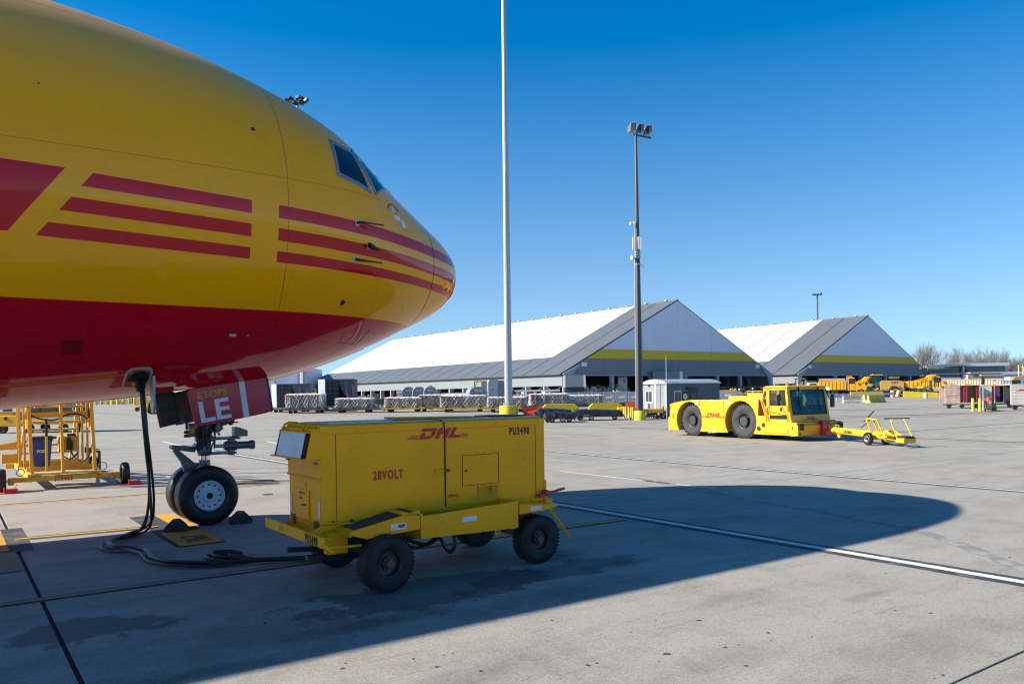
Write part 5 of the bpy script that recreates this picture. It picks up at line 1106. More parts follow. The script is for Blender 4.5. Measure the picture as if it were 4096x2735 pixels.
for x_, lab in ((3.55,'red metal wheel chock at the right front wheel of the work stand'),(1.02,'red metal wheel chock at the left front wheel of the work stand')):
    p = gx(x_, 20.92); c_ = thing('metal_chock', lab, 'chock', (p[0],p[1],0), GR)
    part('plate', MB().prism([(-.22,0),(.24,0),(.24,.012),(.02,.012),(.02,.13),(-.0,.13),(-.0,.012),(-.22,.012)], -.09, .09), REDP, c_, None); part('tail', MB().bb((.03,-.09,.0),(.26,.09,.10)), paint('chock_red', (.5,.01,.02), .4, .2), c_, None, .01)
p = gx(1.86, 22.5); FB = thing('trash_bin', 'blue wheeled bin lettered FOD with black lid inside the work stand', 'bin', (p[0],p[1],.30), GR)
bb_ = MB(); V = [(x_*k,y_*k*1.1,z_) for z_, k in ((0,.15),(.74,.205)) for x_, y_ in ((-1,-1),(1,-1),(1,1),(-1,1))]
part('body', MB().add(V, [(3,2,1,0),(4,5,6,7),(0,1,5,4),(1,2,6,5),(2,3,7,6),(3,0,4,7)]), BLUE, FB, None, .02); part('rim', MB().bb((-.225,-.24,.72),(.225,.24,.76)), BLUE, FB, None, .01)
part('lid', MB().prism([(-.24,.76),(-.22,.81),(.20,.82),(.30,.79),(.27,.76)], -.25, .25), BLK, FB, None, .01); text('FOD', .065, FB, (-.085, -.215, .46), FRONT, WHT, 1.0, .03); part('hand_grip', MB().cyl((-.27,-.15,.72),(-.27,.15,.72),.02), BLUE, FB)

FB.scale = (1.14, 1.14, 1.08)
# loose grit, leaf scraps and spilled droplets on the concrete
R = random.Random(21); db = MB()
for k in range(46):
    px, py = R.uniform(1000, 4050), R.uniform(2080, 2720); x_, y_ = gp(px, py); r = R.choice((.005,.006,.008,.012)); a0 = R.uniform(0,6); n = R.randint(4,6)
    P = [(x_+r*R.uniform(.6,1.5)*cos(a0+2*pi*i/n), y_+r*R.uniform(.5,1.1)*sin(a0+2*pi*i/n)) for i in range(n)]; db.prism(P, .001, .004+r*.25, 'z')
for px, py, r in ((2796,2481,.022),(2666,2615,.028),(2900,2590,.014),(3720,2452,.014),(2350,2660,.014),(3580,2440,.01)):
    x_, y_ = gp(px, py); P = [(x_+r*R.uniform(.6,1.6)*cos(2*pi*i/7), y_+r*R.uniform(.4,.9)*sin(2*pi*i/7)) for i in range(7)]; db.prism(P, .001, .006, 'z')
o = ob('ground_debris', db.mesh('ground_debris'), paint('dead_leaf', (.06,.045,.035), .9, .3, 9)); tag(o, 'small dark leaf scraps and grit scattered on the concrete in the foreground', 'debris', None, 'stuff')
sp3 = MB()
for k in range(90):
    px, py = R.gauss(1800, 75), R.gauss(2222, 16)
    x_, y_ = gp(px, py); r = R.uniform(.008,.03); n = 7; sp3.add([(x_+r*R.uniform(.7,1.4)*cos(2*pi*i/n), y_+r*R.uniform(.6,1.2)*sin(2*pi*i/n), .003) for i in range(n)], [tuple(range(n))])
o = ob('spilled_droplets', sp3.mesh('spilled_droplets'), PF); tag(o, 'pale dried droplets on the concrete below the power unit', 'stain', None, 'stuff')
# ------------------------------------------------------------------ masts
def W(px, d, z): a, _ = ray(px, 1560); return (a*d, d, z)
def zat(px, py, d): return CAMH+ray(px, py)[1]*d
def mast(name, label, base, h, r0, r1, m, lean=0, n=12):
    t = thing(name, label, 'mast', base); o = part('pole', MB().tube([(0,0,.4),(lean*.5,0,h*.5),(lean,0,h)], [r0,(r0+r1)/2,r1], n), m, t, 20); return t
B1 = gpz(2035, 1665)
t = mast('light_mast', 'tall galvanised steel mast on a round yellow concrete base, rising out of the picture', B1, 38, .33, .17, GALV, .10)
part('foundation', MB().lathe([(.75,-.1),(.76,.6),(.74,.86),(.70,.88),(.001,.88)], (0,0,0), (0,0,1), 30), YBAR, t, 40)
part('base_flange', MB().cyl((0,0,.92),(0,0,.98),.46,n=20), GALV, t)
for k in range(8): th = k*pi/4; part('anchor_bolt', MB().cyl((cos(th)*.40,sin(th)*.40,.88),(cos(th)*.40,sin(th)*.40,1.16),.03,n=6), GALV, t)
part('seam_strip', MB().bar((-.02,-.335,.98),(.03,-.26,20),.035,.03), GALV, t, None)
for k in range(4): part('flood_light', MB().box((.1+(k-1.5)*.9, 0, 38.2), (.6,.4,.5)), DGR, t, None, .03)
B2 = gpz(2560, 1680)
ZT = zat(2556, 540, B2[1])-B2[2]
t = mast('light_mast', 'dark bronze floodlight mast with antennas, on a yellow base beside the grey cabin', B2, ZT, .26, .09, POLE, .0)
t['label'] = 'dark floodlight mast with three lamps and antennas on a yellow base beside the cabin'
part('foundation', MB().lathe([(.40,-.1),(.41,.62),(.38,.66),(.001,.66)], (0,0,0), (0,0,1), 24), YBAR, t, 40)
ph = lambda py: zat(2556, py, B2[1])-B2[2]
D2 = B2[1]; px2 = D2/FPX
part('cross_arm', MB().box((.45*1.0, 0, ph(546)), (1.25,.12,.10), (0,radians(12),0)), POLE, t, None)
for k in range(3):
    x_ = -.15+k*.55; z_ = ph(510)-k*.10
    fl = part('flood_light', MB().add([tuple(Matrix.Rotation(radians(-24),4,'Z') @ Vector(p)+Vector((x_,0,z_))) for p in ((-.16,-.32,-.32),(.26,-.32,-.32),(.26,-.10,.34),(-.16,-.10,.34),(-.55,.45,-.20),(-.30,.45,-.20),(-.30,.45,.20),(-.55,.45,.20))],
        [(0,1,2,3),(7,6,5,4),(0,4,5,1),(1,5,6,2),(2,6,7,3),(3,7,4,0)]), paint('lamp_housing', (.15,.14,.13), .5, .2), t, None)
    g_ = part('lamp_glass', MB().add([tuple(Matrix.Rotation(radians(-24),4,'Z') @ Vector(p)+Vector((x_,0,z_))) for p in ((-.13,-.325,-.29),(.23,-.325,-.29),(.23,-.122,.30),(-.13,-.122,.30))], [(0,1,2,3)]), GLW, fl, None)
    part('lamp_bracket', MB().bar((x_-.02,0,z_-.45),(x_-.02,0,z_-.30),.08), LGR, fl, None)
for x_, z0_, z1_ in ((-.33,ph(952),ph(1003)),(.05,ph(950),ph(1000)),(.22,ph(953),ph(1001))): part('panel_antenna', MB().box((x_, -.28, (z0_+z1_)/2), (.13,.10,abs(z1_-z0_))), WHT, t, None, .02)
part('camera_arm', MB().bar((-.45,-.1,ph(892)),(0,-.1,ph(892)),.06), WHT, t); part('dome_camera', MB().lathe([(.001,-.12),(.07,-.09),(.10,0),(.08,.10),(.001,.14)], (-.45,-.1,ph(896)), (0,0,1), 12), WHT, t); part('junction_box', MB().box((-.2,-.1,ph(892)), (.16,.14,.22)), WHT, t)
part('dish_antenna', MB().lathe([(.001,0),(.12,.01),(.17,.05)], (-.40,-.1,ph(1030)), (-1,-.3,0), 14).bar((-.36,-.1,ph(1034)),(0,0,ph(1040)),.05), WHT, t); part('dome_camera', MB().lathe([(.001,-.12),(.07,-.09),(.10,0),(.08,.10),(.001,.14)], (.34,-.1,ph(1068)), (0,0,1), 12).bar((0,0,ph(1062)),(.34,-.1,ph(1062)),.05), WHT, t)
for py in (1010, 1020, 1030, 1058): part('clamp', MB().cyl((0,0,ph(py)-.05),(0,0,ph(py)+.05),.21,n=14), LGR, t)
part('conduit', MB().tube([(-.16,-.16,ph(892)),(-.20,-.18,ph(960)),(-.25,-.22,ph(1100)),(-.30,-.26,.9)], .03, 6), LGR, t)
Bz = 62
t = mast('light_mast', 'galvanised mast behind the aircraft, its floodlights peeking above the fuselage', (ray(1216,1520)[0]*100, 100, .7), zat(1195,425,100)-.7, .45, .2, GALV, -.3)
ht = zat(1195,400,100)-.7
for dx, dz, ry in ((-.9,.3,.5),(.0,.4,-.3),(.6,.2,.6),(1.1,-.1,-.5),(-.3,-.3,.2),(.5,-.4,0),(-1.3,0,0)): part('flood_light', MB().box((-.3+dx, Rn.uniform(-.6,.6), ht+dz), (.62,.35,.42), (ry*.5,ry,ry)), BLK, t, None, .03)
part('lamp_ring', MB().tube([(-.3+1.0*cos(a),.6*sin(a),ht-.3) for a in [k*pi/8 for k in range(17)]], .07, 6), DGR, t)
D3 = 260
t = mast('light_mast', 'slim distant floodlight mast rising behind the second hangar roof', (ray(3274,1500)[0]*D3, D3, .8), zat(3274,1182,D3)-.8, .3, .22, POLE, 0)
hh = zat(3274,1180,D3)-.8
part('cross_arm', MB().bar((-1.4,0,hh),(1.6,0,hh+.1),.18), POLE, t)
for k in range(4): part('flood_light', MB().box((-1.3+k*.85,0,hh+.15+(.3 if k == 3 else 0)), (.6,.5,.5), (0,-.3 if k == 3 else 0,0)), POLE, t, None)
# slim rod aerials at the cabin
for px, py, d, lab in ((2664,1428,57.0,'thin red tipped aerial standing at the cabin corner'),(2549,1438,57.5,'short red tipped aerial beside the dark floodlight mast')):
    t = thing('aerial', lab, 'aerial', W(px+2,d,hgt(0,d))); z1_ = zat(px,py,d)-hgt(0,d); part('rod', MB().tube([(0,0,0),(0,0,z1_)], [.035,.02], 8), LGR, t); part('tip', MB().cyl((0,0,z1_),(0,0,z1_+.1),.045,n=8), REDP, t)
# ------------------------------------------------------------------ grey cabin
cx, cy = 11.1, 57.2
CBN = thing('site_cabin', 'grey corrugated portable cabin with curved roof, white framed windows and a round sign', 'cabin', (cx, cy, hgt(cx,cy)), GR)
CG = paint('cabin_grey_lit', (.33,.36,.38), .55, .2, .6); CGD = paint('cabin_grey_shaded', (.16,.18,.20), .55, .2, .6)  # sunlit end and shaded front put into the wall colour as two greys
LC, WC, HC = 5.75, 2.35, 2.55
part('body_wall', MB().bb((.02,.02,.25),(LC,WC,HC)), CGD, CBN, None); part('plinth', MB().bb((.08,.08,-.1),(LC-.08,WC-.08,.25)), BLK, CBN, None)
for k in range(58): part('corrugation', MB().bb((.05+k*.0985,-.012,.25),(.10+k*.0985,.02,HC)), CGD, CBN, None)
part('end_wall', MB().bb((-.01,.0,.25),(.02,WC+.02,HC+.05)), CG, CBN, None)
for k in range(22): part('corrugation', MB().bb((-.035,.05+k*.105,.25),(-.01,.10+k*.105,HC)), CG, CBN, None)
rf = [(-.08,HC-.02)]+[(-.08+(WC+.16)*k/12, HC+.02+.30*sin(pi*k/12)**.7) for k in range(13)]+[(WC+.08,HC-.02)]
part('roof', MB().prism(rf, -.10, LC+.10, 'x'), LGR, CBN, 40); part('roof_end', MB().prism([(a,b_-.02) for a,b_ in rf], -.13, -.11, 'x'), CG, CBN, None)
part('downpipe', MB().bb((-.09,-.05,.3),(-.03,.02,HC)), LGR, CBN, None); part('blue_strip', MB().bb((-.05,1.0,.2),(.0,1.16,HC)), MGAB, CBN, None)  # upright blue-grey strip on the end wall
wn_ = part('window', MB().bb((-.05,1.35,1.15),(-.02,2.10,2.05)), WHT, CBN, None); part('pane', MB().bb((-.06,1.42,1.22),(-.045,1.71,1.98)), GLW, wn_, None); part('pane', MB().bb((-.06,1.75,1.22),(-.045,2.03,1.98)), GLW, wn_, None)
part('vent', MB().bb((-.06,1.62,HC-.22),(-.03,1.80,HC-.02)), DGR, CBN, None)
wn_ = part('window', MB().bb((.74,-.05,1.12),(1.50,-.01,2.0)), WHT, CBN, None); part('pane', MB().bb((.80,-.06,1.19),(1.10,-.045,1.93)), GLW, wn_, None); part('pane', MB().bb((1.14,-.06,1.19),(1.44,-.045,1.93)), GLW, wn_, None)
sg_ = part('round_sign', MB().bb((1.60,-.05,1.22),(2.16,-.02,1.92)), BLK, CBN, None); part('sign_disc', MB().cyl((1.88,-.056,1.57),(1.88,-.05,1.57),.26,n=24), MATS['gable_yellow'], sg_, None)
for k in range(6): th = k*pi/3; part('sign_dot', MB().cyl((1.88+.15*cos(th),-.060,1.57+.15*sin(th)),(1.88+.15*cos(th),-.056,1.57+.15*sin(th)),.06,n=10), WHT, sg_, None)
dr_ = part('door', MB().bb((2.32,-.05,.35),(3.20,-.01,2.18)), DGR, CBN, None); part('door_pane', MB().bb((2.50,-.06,1.05),(3.05,-.05,1.85)), GLW, dr_, None); part('door_hood', MB().bb((2.25,-.14,2.18),(3.26,0,2.22)), DGR, CBN, None); part('door_lamp', MB().bb((2.0,-.16,2.08),(2.15,-.02,2.26)), BLK, CBN, None)
part('meter_box', MB().bb((-.20,1.75,.75),(-.02,1.98,1.15)), MGAB, CBN, None)
for y_ in (.3,.55,1.3,1.5): part('conduit', MB().bb((-.12,y_,.1),(-.05,y_+.05,.75)), LGR, CBN, None)
# grey bin at the cabin
g_ = gpz(2632, 1668); t = thing('refuse_bin', 'grey domed litter bin standing against the cabin end', 'bin', g_, GR); part('body', MB().bb((-.28,-.28,0),(.28,.28,.95)), DGR, t, None, .03); part('hood', MB().prism([(-.32,.95),(.32,.95),(.30,1.15),(.18,1.35),(-.18,1.35),(-.30,1.15)], -.3, .3), paint('bin_grey', (.13,.17,.20), .5, .2), t, None, .03)
# ------------------------------------------------------------------ bollards
def bollard(px, py, h, lab, r=.09, m=None):
    t = thing('bollard', lab, 'bollard', gpz(px, py), 0, 'yellow steel bollards'); part('post', MB().lathe([(r,-.1),(r,h-.06),(r*.7,h-.01),(.001,h)], (0,0,0), (0,0,1), 14), m or YBAR, t, 40); return t
for px, py, h, lab in ((2496,1671,.82,'first yellow bollard from the left beside the tarped carts'),(2503,1671,.80,'yellow bollard second from the left of the group left of the dark mast'),(2515,1670,.82,'yellow bollard in the middle of the group left of the dark mast'),(2524,1676,.86,'front yellow bollard between the tarped carts and the dark mast'),(2531,1672,.82,'yellow bollard just right of the front one left of the mast'),
                       (2545,1676,.62,'short yellow bollard at the left of the mast foundation'),(2563,1677,.95,'tall yellow bollard in front of the mast foundation')): bollard(px, py, h, lab, .07)
for px, py, h, lab in ((3892,1644,1.02,'left yellow bollard before the rusty baggage cart'),(3920,1645,1.02,'right yellow bollard before the rusty baggage cart'),(3946,1641,.98,'yellow bollard partly hidden behind the fire extinguisher')): bollard(px, py, h, lab, .11)
for px, py, lab in ((2851,1512+0,''),): pass
for k,(px,d) in enumerate(((2924,118),(2942,118),(2958,118),(3090,122),(3104,122),(3110,122),(2456,118),(2477,118),(2470,118))):
    t = thing('bollard', ('yellow bollard inside the near hangar opening, %s' % ['left of the gable column','before the gable column','right of the gable column','by the right corner frame','between the two hangars, left','between the two hangars, right','beside the dome containers','rightmost by the dome containers','middle by the dome containers'][k]), 'bollard', (ray(px,1550)[0]*d, d, .8), 0, 'yellow steel bollards')
    part('post', MB().cyl((0,0,-.1),(0,0,1.5),.16,n=10), YBAR, t)
# ------------------------------------------------------------------ barriers
def long_bar(px, py, L, h, lab, rz=0):
    t = thing('safety_barrier', lab, 'barrier', gpz(px, py), rz); c_ = .32
    part('body', MB().prism([(0,0),(L,0),(L,h-.30),(L-.34,h),(.34,h),(0,h-.30)], -.28, .28), YBAR, t, None, .02)
    for x_ in (.5, L/2, L-.5): part('gusset', MB().prism([(x_-.12,.05),(x_+.12,.05),(x_,.30)], -.30, -.28), YELG, t, None)
    return t
long_bar(2168, 1653, 3.25, .80, 'long yellow steel barrier with cut corners, left one, behind the tarped carts', .05)
long_bar(2355, 1652, 3.0, .84, 'long yellow steel barrier with cut corners, right one, near the bollards', .03)
def wbar(px, py, lab, L=1.55, rz=.0):
    t = thing('water_barrier', lab, 'barrier', gpz(px, py), rz)
    part('body', MB().prism([(-.28,0),(.28,0),(.26,.28),(.15,.5),(.12,.82),(-.12,.82),(-.15,.5),(-.26,.28)], 0, L, 'x'), ORG, t, None, .03)
    for k in range(4): part('end_rib', MB().bb((-.10,-.22+.03*k,.06+k*.19),(.04,.22-.03*k,.17+k*.19)), ORG, t, None, .02)
    for x_ in (.55,1.05): part('fork_slot', MB().bb((x_,-.20,.30),(x_+.16,-.14,.42)), paint('slot_dark', (.12,.01,.005), .6, .2), t, None)
wbar(2095, 1664, 'orange red plastic water barrier right of the round yellow mast base'); wbar(2508, 1649, 'orange red plastic water barrier half hidden behind bollards left of the dark mast', 1.2)
# ------------------------------------------------------------------ tarped low carts
def tcart(px, py, L, lab, rz, two=False, seed=1):
    t = thing('tarped_cart', lab, 'cart', gpz(px, py), rz); R = random.Random(seed)
    ws = [.35, .7, L*.62, L*.85] if two else [.5, L-.6, L*.35]
    for i, x_ in enumerate(ws): wheel(t, (x_, -.35 if i % 2 == 0 else .5, .20), .20, .13, .68, RUBT, BRN if i == 0 else ALU, side=-1, n=20)
    part('frame', MB().bb((.1,-.4,.25),(L-.1,.9,.33)), BLK, t, None)
    nu, nv = 26, 14; ph_ = [R.uniform(0,6) for _ in range(8)]
    def f(u, v):
        x_ = u*L; y_ = -.62+v*1.75; top = .62 if two else .72
        e = min(v, 1-v)*2; z_ = top-.16*max(0,1-e*5)+.03*sin(u*9+ph_[0])*sin(v*9+ph_[1])+.025*sin(u*31+ph_[2]+v*17)+(.10*max(0,sin(u*6+ph_[4])) if two else .05*sin(u*5))
        if v < .04: z_ = .34+.05*sin(u*9+ph_[3])
        if u > .93: z_ -= (u-.93)*6*(.5+.5*R.random()*0+.5)
        if u < .04: z_ -= .16
        if v < .04: y_ += .03*sin(u*30)
        return (x_, y_, max(z_, .06))
    part('tarpaulin', MB().grid(f, axl(0,1,nu), axl(0,1,nv)), TARP, t, 50)
    return t
tcart(2170, 1690, 2.2, 'small low cart under a crumpled black tarpaulin just right of the power unit', .02, True, 2)
tcart(2290, 1682, 3.7, 'long low cart under black tarpaulin in front of the yellow barriers', .03, False, 5)
tcart(2140, 1676, 2.9, 'low cart under black tarpaulin behind the small tarped one', .02, False, 8)
# ------------------------------------------------------------------ yellow deicing trailer by the mast and a small one behind the bollards
g_ = gpz(2572, 1676); t = thing('spray_trailer', 'small yellow topped utility trailer with black wheel between the mast and cabin', 'trailer', g_, .05)
part('hopper', MB().prism([(.0,.48),(1.38,.44),(1.42,.70),(1.30,.74),(.0,.74)], -.35, .35), TRKY, t, None, .02); part('tank', MB().bb((.30,-.3,.28),(1.0,.3,.44)), BLK, t, None); part('chassis', MB().bb((-.05,-.35,.18),(1.3,.35,.25)).bar((1.15,-.3,.2),(1.45,-.3,.9),.06), BLK, t, None); wheel(t, (.95,-.42,.16), .16, .12, .5, RUBT, DGR, side=-1, n=20); part('strap', MB().tube([(.2,-.36,.74),(.3,-.37,.55),(.2,-.36,.3)], .012, 5), BLK, t); part('hose', MB().tube([(1.35,-.3,.8),(1.5,-.35,.4),(1.42,-.36,.1)], .03, 6), BLK, t)
g_ = gpz(2465, 1664); t = thing('spray_trailer', 'small orange yellow barrel cart partly behind the bollards left of the mast', 'cart', g_, .05)
part('drum', MB().cyl((.1,0,.50),(.75,0,.48),.22,n=16), TRKY, t); part('frame', MB().bb((-.1,-.2,.15),(.85,.2,.25)).bar((-.25,-.2,.42),(.1,-.2,.5),.04), BLK, t, None); wheel(t, (.55,-.28,.15), .15, .1, .5, RUBT, DGR, side=-1, n=18)
# ------------------------------------------------------------------ netted stacks of flat pallets on dollies
NET = paint('net_white', (.66,.65,.64), .7, .4, 3, dirtcol=(.30,.28,.30)); NETR = paint('net_red', (.45,.12,.14), .7, .4, 3); STRAP = paint('strap_yellow', (.68,.42,.04), .6, .3)
PALA = paint('pallet_alu', (.22,.235,.25), .5, .5, 3, metal=.3, dirtcol=(.08,.085,.09)); DOLY = paint('dolly_yellow', (.62,.38,.02), .55, .5, 2, chips=.3); DOLB = paint('dolly_rust', (.14,.09,.06), .7, .5, 2, chips=.4)
def dolly(label, m, L=3.45, Wd=2.3):
    t = thing('pallet_dolly', label, 'dolly', (0,0,0), 0, 'flat cargo dollies in the yard')
    part('deck_frame', MB().bb((-.15,-.03,.30),(L+.15,.10,.50)).bb((0,Wd-.1,.34),(L,Wd,.50)).bb((0,0,.34),(.1,Wd,.5)).bb((L-.1,0,.34),(L,Wd,.5)).bb((L/2-.05,0,.34),(L/2+.05,Wd,.5)), m, t, None)
    for k in range(9): part('roller', MB().cyl((.2+k*(L-.4)/8,.1,.50),(.2+k*(L-.4)/8,Wd-.1,.50),.04,n=8), LGR, t)
    for k in range(3): part('side_stop', MB().bb((.5+k*(L-1)/2-.08,-.04,.44),(.5+k*(L-1)/2+.08,0,.56)), BLK, t, None)
    for x_ in (.55, L-.55):
        for y_, sd in ((.2,-1),(Wd-.2,1)): wheel(t, (x_,y_,.19), .19, .14, .5, RUB, DGR, side=sd, n=18)
    part('draw_bar', MB().bar((L,Wd/2,.38),(L+.9,Wd/2-.2,.20),.08), m, t, None); return t
def pstack(label, seed, L=3.15, Wd=2.1, nl=10, h=.088, loosy=.02):
    R = random.Random(seed); t = thing('pallet_stack', label, 'pallet stack', (0,0,0), 0, 'netted stacks of flat cargo pallets')
    for k in range(nl):
        dx, dy = R.uniform(-.05,.05), R.uniform(-.03,.03); part('pallet_sheet', MB().bb((dx,dy,k*h),(L+dx,Wd+dy,k*h+h*.62)), PALA, t, None)
    H_ = nl*h
    part('net_heap', MB().grid(lambda u, v: (u*L, v*Wd, H_+.03+.06*abs(sin(u*23+seed)*sin(v*17))+.05*R.random()-(.06 if u in (0,1) or v in (0,1) else 0)), axl(0,1,22), axl(0,1,12)), NET, t, None)
    mb, mr = MB(), MB(); n = 13; e = .025
    for side in range(4):
        a, b_, = ((Vector((0,-e,0)),Vector((L,-e,0))),(Vector((L+e,0,0)),Vector((L+e,Wd,0))),(Vector((L,Wd+e,0)),Vector((0,Wd+e,0))),(Vector((-e,Wd,0)),Vector((-e,0,0))))[side]
        d = b_-a; nn = max(4, int(d.length/.27)); st = d/nn
        for i in range(nn):
            for j in range(2):
                z0_, z1_ = H_*j/2, H_*(j+1)/2; w_ = lambda: Vector((R.uniform(-.04,.04), R.uniform(-.01,.01), R.uniform(-.03,.03)))
                p, q = a+st*i+Vector((0,0,z0_)), a+st*(i+1)+Vector((0,0,z1_)); p2, q2 = a+st*(i+1)+Vector((0,0,z0_)), a+st*i+Vector((0,0,z1_))
                (mb if R.random() < .85 else mr).tube([p+w_(), (p+q)/2+w_(), q+w_()], .018, 4, False); (mb if R.random() < .85 else mr).tube([p2+w_(), (p2+q2)/2+w_(), q2+w_()], .018, 4, False)
        m_ = (mr if side in (0,3) else mb)
        for i in range(nn*2): p = a+d*R.random()+Vector((0,0,H_+R.uniform(-.10,.10))); m_.tube([p, p+Vector((R.uniform(-.12,.12),R.uniform(-.05,.02),R.uniform(-.14,.06)))], .022, 4, False)
    for k in range(4):
        x_ = L*(.12+.25*k); 
        part('strap', MB().bar((x_,-.045,-.06),(x_+R.uniform(-.05,.05),-.045,H_+.05),.05,.012, up=(1,0,0)), STRAP, t, None)
    o = part('cargo_net', mb, NET, t, None); part('net_edge', mr, NETR, t, None); return t
stackA = pstack('', 3); stackB = pstack('', 9, nl=9); stackC = pstack('', 14, nl=12)
dolA = dolly('', DOLB); dolB = dolly('', DOLY)
used = set()
def first_or_dup(o, loc, rz, label):
    if o.name not in used: used.add(o.name); o.location = loc; o.rotation_euler.z = rz; o['label'] = label; return o
    return dup(o, loc, rz, label)
PS = [(1135,1655,.02,stackC,dolA,'netted pallet stack on a rusty dolly in front of the left curtained container'),
 (1335,1652,.02,stackB,dolA,'netted pallet stack before the taller grey curtained container'),
 (1532,1650,.02,stackB,dolB,'netted pallet stack on a yellow dolly, third in the front row'),
 (1672,1647,.10,stackC,dolB,'netted pallet stack fourth from the left, directly beside the long double one'),
 (1757,1650,.04,stackC,dolB,'netted pallet stack in the centre of the front row left of the galvanised mast'),
 (1946,1650,.03,stackA,dolB,'netted pallet stack right behind the galvanised mast'),
 (2118,1643,.05,stackC,dolB,'netted pallet stack behind the orange barrier right of the mast'),
 (2262,1640,.05,stackA,dolA,'dark netted pallet stack behind the long yellow barriers')]
for px, py, rz, st_, dl_, lab in PS:
    x_, y_, z_ = gpz(px, py); dd_ = first_or_dup(dl_, (x_,y_,z_), rz, 'flat dolly under the '+' '.join(lab.replace('netted ','').split(',')[0].split()[:11]))
    kx = 1.33 if px == 1757 else 1.12; px_ = px; c_, s_ = cos(rz), sin(rz); dd_.scale.x = kx; ss_ = first_or_dup(st_, (x_+.15*c_-.1*s_, y_+.15*s_+.1*c_, z_+.55), rz, lab); ss_.scale = (kx, 1, (1.22 if px == 1135 else Rn.uniform(.92,1.1)))
for px, d, lab, st_ in ((1915,93,'netted pallet stack in the back row, seen above the front stacks',stackA),(1760,93,'low netted stack behind the front row, left of the dome container',stackB)):
    x_ = ray(px,1600)[0]*d; z_ = hgt(0,d); dup(dolB, (x_,d,z_), .05, 'flat dolly under the '+' '.join(lab.replace('netted ','').split(',')[0].split()[:11])); dup(st_, (x_+.15,d+.1,z_+.55), .05, lab)
for px, py, lab in ((1482,1640,'heap of grey cargo nets between the second and third pallet stack'),(2062,1642,'heap of grey nets right of the galvanised mast')):
    t = thing('net_heap', lab, 'cargo nets', gpz(px, py)); R = random.Random(px); mb = MB()
    for k in range(220): p = Vector((R.uniform(0,1.5),R.uniform(0,1.2),R.uniform(0,.62))); mb.tube([p, p+Vector((R.uniform(-.15,.15),R.uniform(-.15,.15),R.uniform(-.08,.08)))], .035, 4)
    part('nets', mb, paint('net_grey', (.40,.40,.42), .7, .6, 3), t, None)['kind'] = 'stuff'; part('net_crate', MB().bb((0,0,0),(1.5,1.2,.35)), PALA, t, None)
# ------------------------------------------------------------------ curtained containers
def curtain(px0, pxm, px1, pyt, pyb, lab, name='curtained_container'):
    x_, y_, z_ = gpz(px0, pyb); y_ = y_; d = y_; t = thing(name, lab, 'container', (x_, d, z_+.45), .02)
    X1 = (ray(pxm,1600)[0]-ray(px0,1600)[0])*d; X2 = (ray(px1,1600)[0]-ray(px0,1600)[0])*d; H_ = zat(px0,pyt,d)-z_-.45; D_ = 2.3
    # bevelled end shell, dark inside, net curtain in front
    part('end_shell', MB().add([(0,.9,0),(X1,0,0),(X1,0,H_),(0,.7,H_-.0),(-.05,.9,H_-.5)], [(0,1,2,3,4)]).add([(.03,.93,0),(X1,.04,0),(X1,.04,H_),(.03,.74,H_)], [(3,2,1,0)]).bb((X1-.04,-.02,0),(X1+.03,.06,H_)), LGR, t, None)
    part('shell', MB().bb((X1,D_-.05,0),(X2,D_,H_)).bb((0,.9,H_-.05),(X2,D_,H_)).bb((X2-.06,0,0),(X2,D_,H_)).bb((0,.9,0),(.06,D_,H_-.05)).prism([(X1,.0),(X2,.0),(X2,.92),(X1,.92)], H_-.05, H_, 'z'), CURT, t, None)
    xm = X1+(X2-X1)*.48
    def cf(u, v): return (X1+.03+(xm-X1)*u, .03+.03*sin(u*14+v*3), H_*(1-v)+.0)
    part('curtain', MB().grid(cf, axl(0,1,20), axl(0,1,8)), CURT, t, 50)
    def cg(u, v): return (xm+.02+(X2-xm)*(u*(1-v*.0)+(.0))*1.0+(1-u)*v*(X2-xm)*.55*min(1,v*1.2), .05+.06*sin(u*9+v*2)*v, H_*(1-v*(.80 if 1 else 1)))
    part('curtain', MB().grid(cg, axl(0,1,14), axl(0,1,10)), paint('curtain_loose', (.09,.095,.105), .6, .4, 3), t, 50)
    for k in range(5): part('net_strap', MB().bar((X1+.05+k*(xm-X1)/4.4,-.0,.05),(X1+.05+k*(xm-X1)/4.4,-.0,H_-.05),.05,.02,up=(1,0,0)), SEAM, t, None)
    for k in range(6): part('net_strap', MB().bar((X1+.03,-.005,.25+k*H_*.16),(xm,-.005,.25+k*H_*.16),.045,.02,up=(0,1,0)), SEAM, t, None)
    part('floor', MB().bb((0,.0,-.04),(X2,D_,.04)), LGR, t, None)
    dd = dup(dolB, (x_-.1, d+.05, z_), .02, 'yellow dolly carrying the '+lab.split(',')[0]); dd.scale = (max(.9,(X2+.2)/3.45), 1, 1)
    return t, X1
t, X1 = curtain(1079, 1108, 1232, 1536, 1650, 'grey cargo container with dark net curtains, the left one nearest the gear door')
part('sticker', MB().box((X1*.45,.42,1.35), (.02,.7,.30), (0,0,.9)), WHT, t, None)
t, X1 = curtain(1268, 1302, 1416, 1517, 1643, 'taller grey cargo container with a pulled aside dark curtain, second from the left')
part('sticker', MB().box((X1*.5,.40,.9), (.02,.5,.6), (0,0,.9)), WHT, t, None)
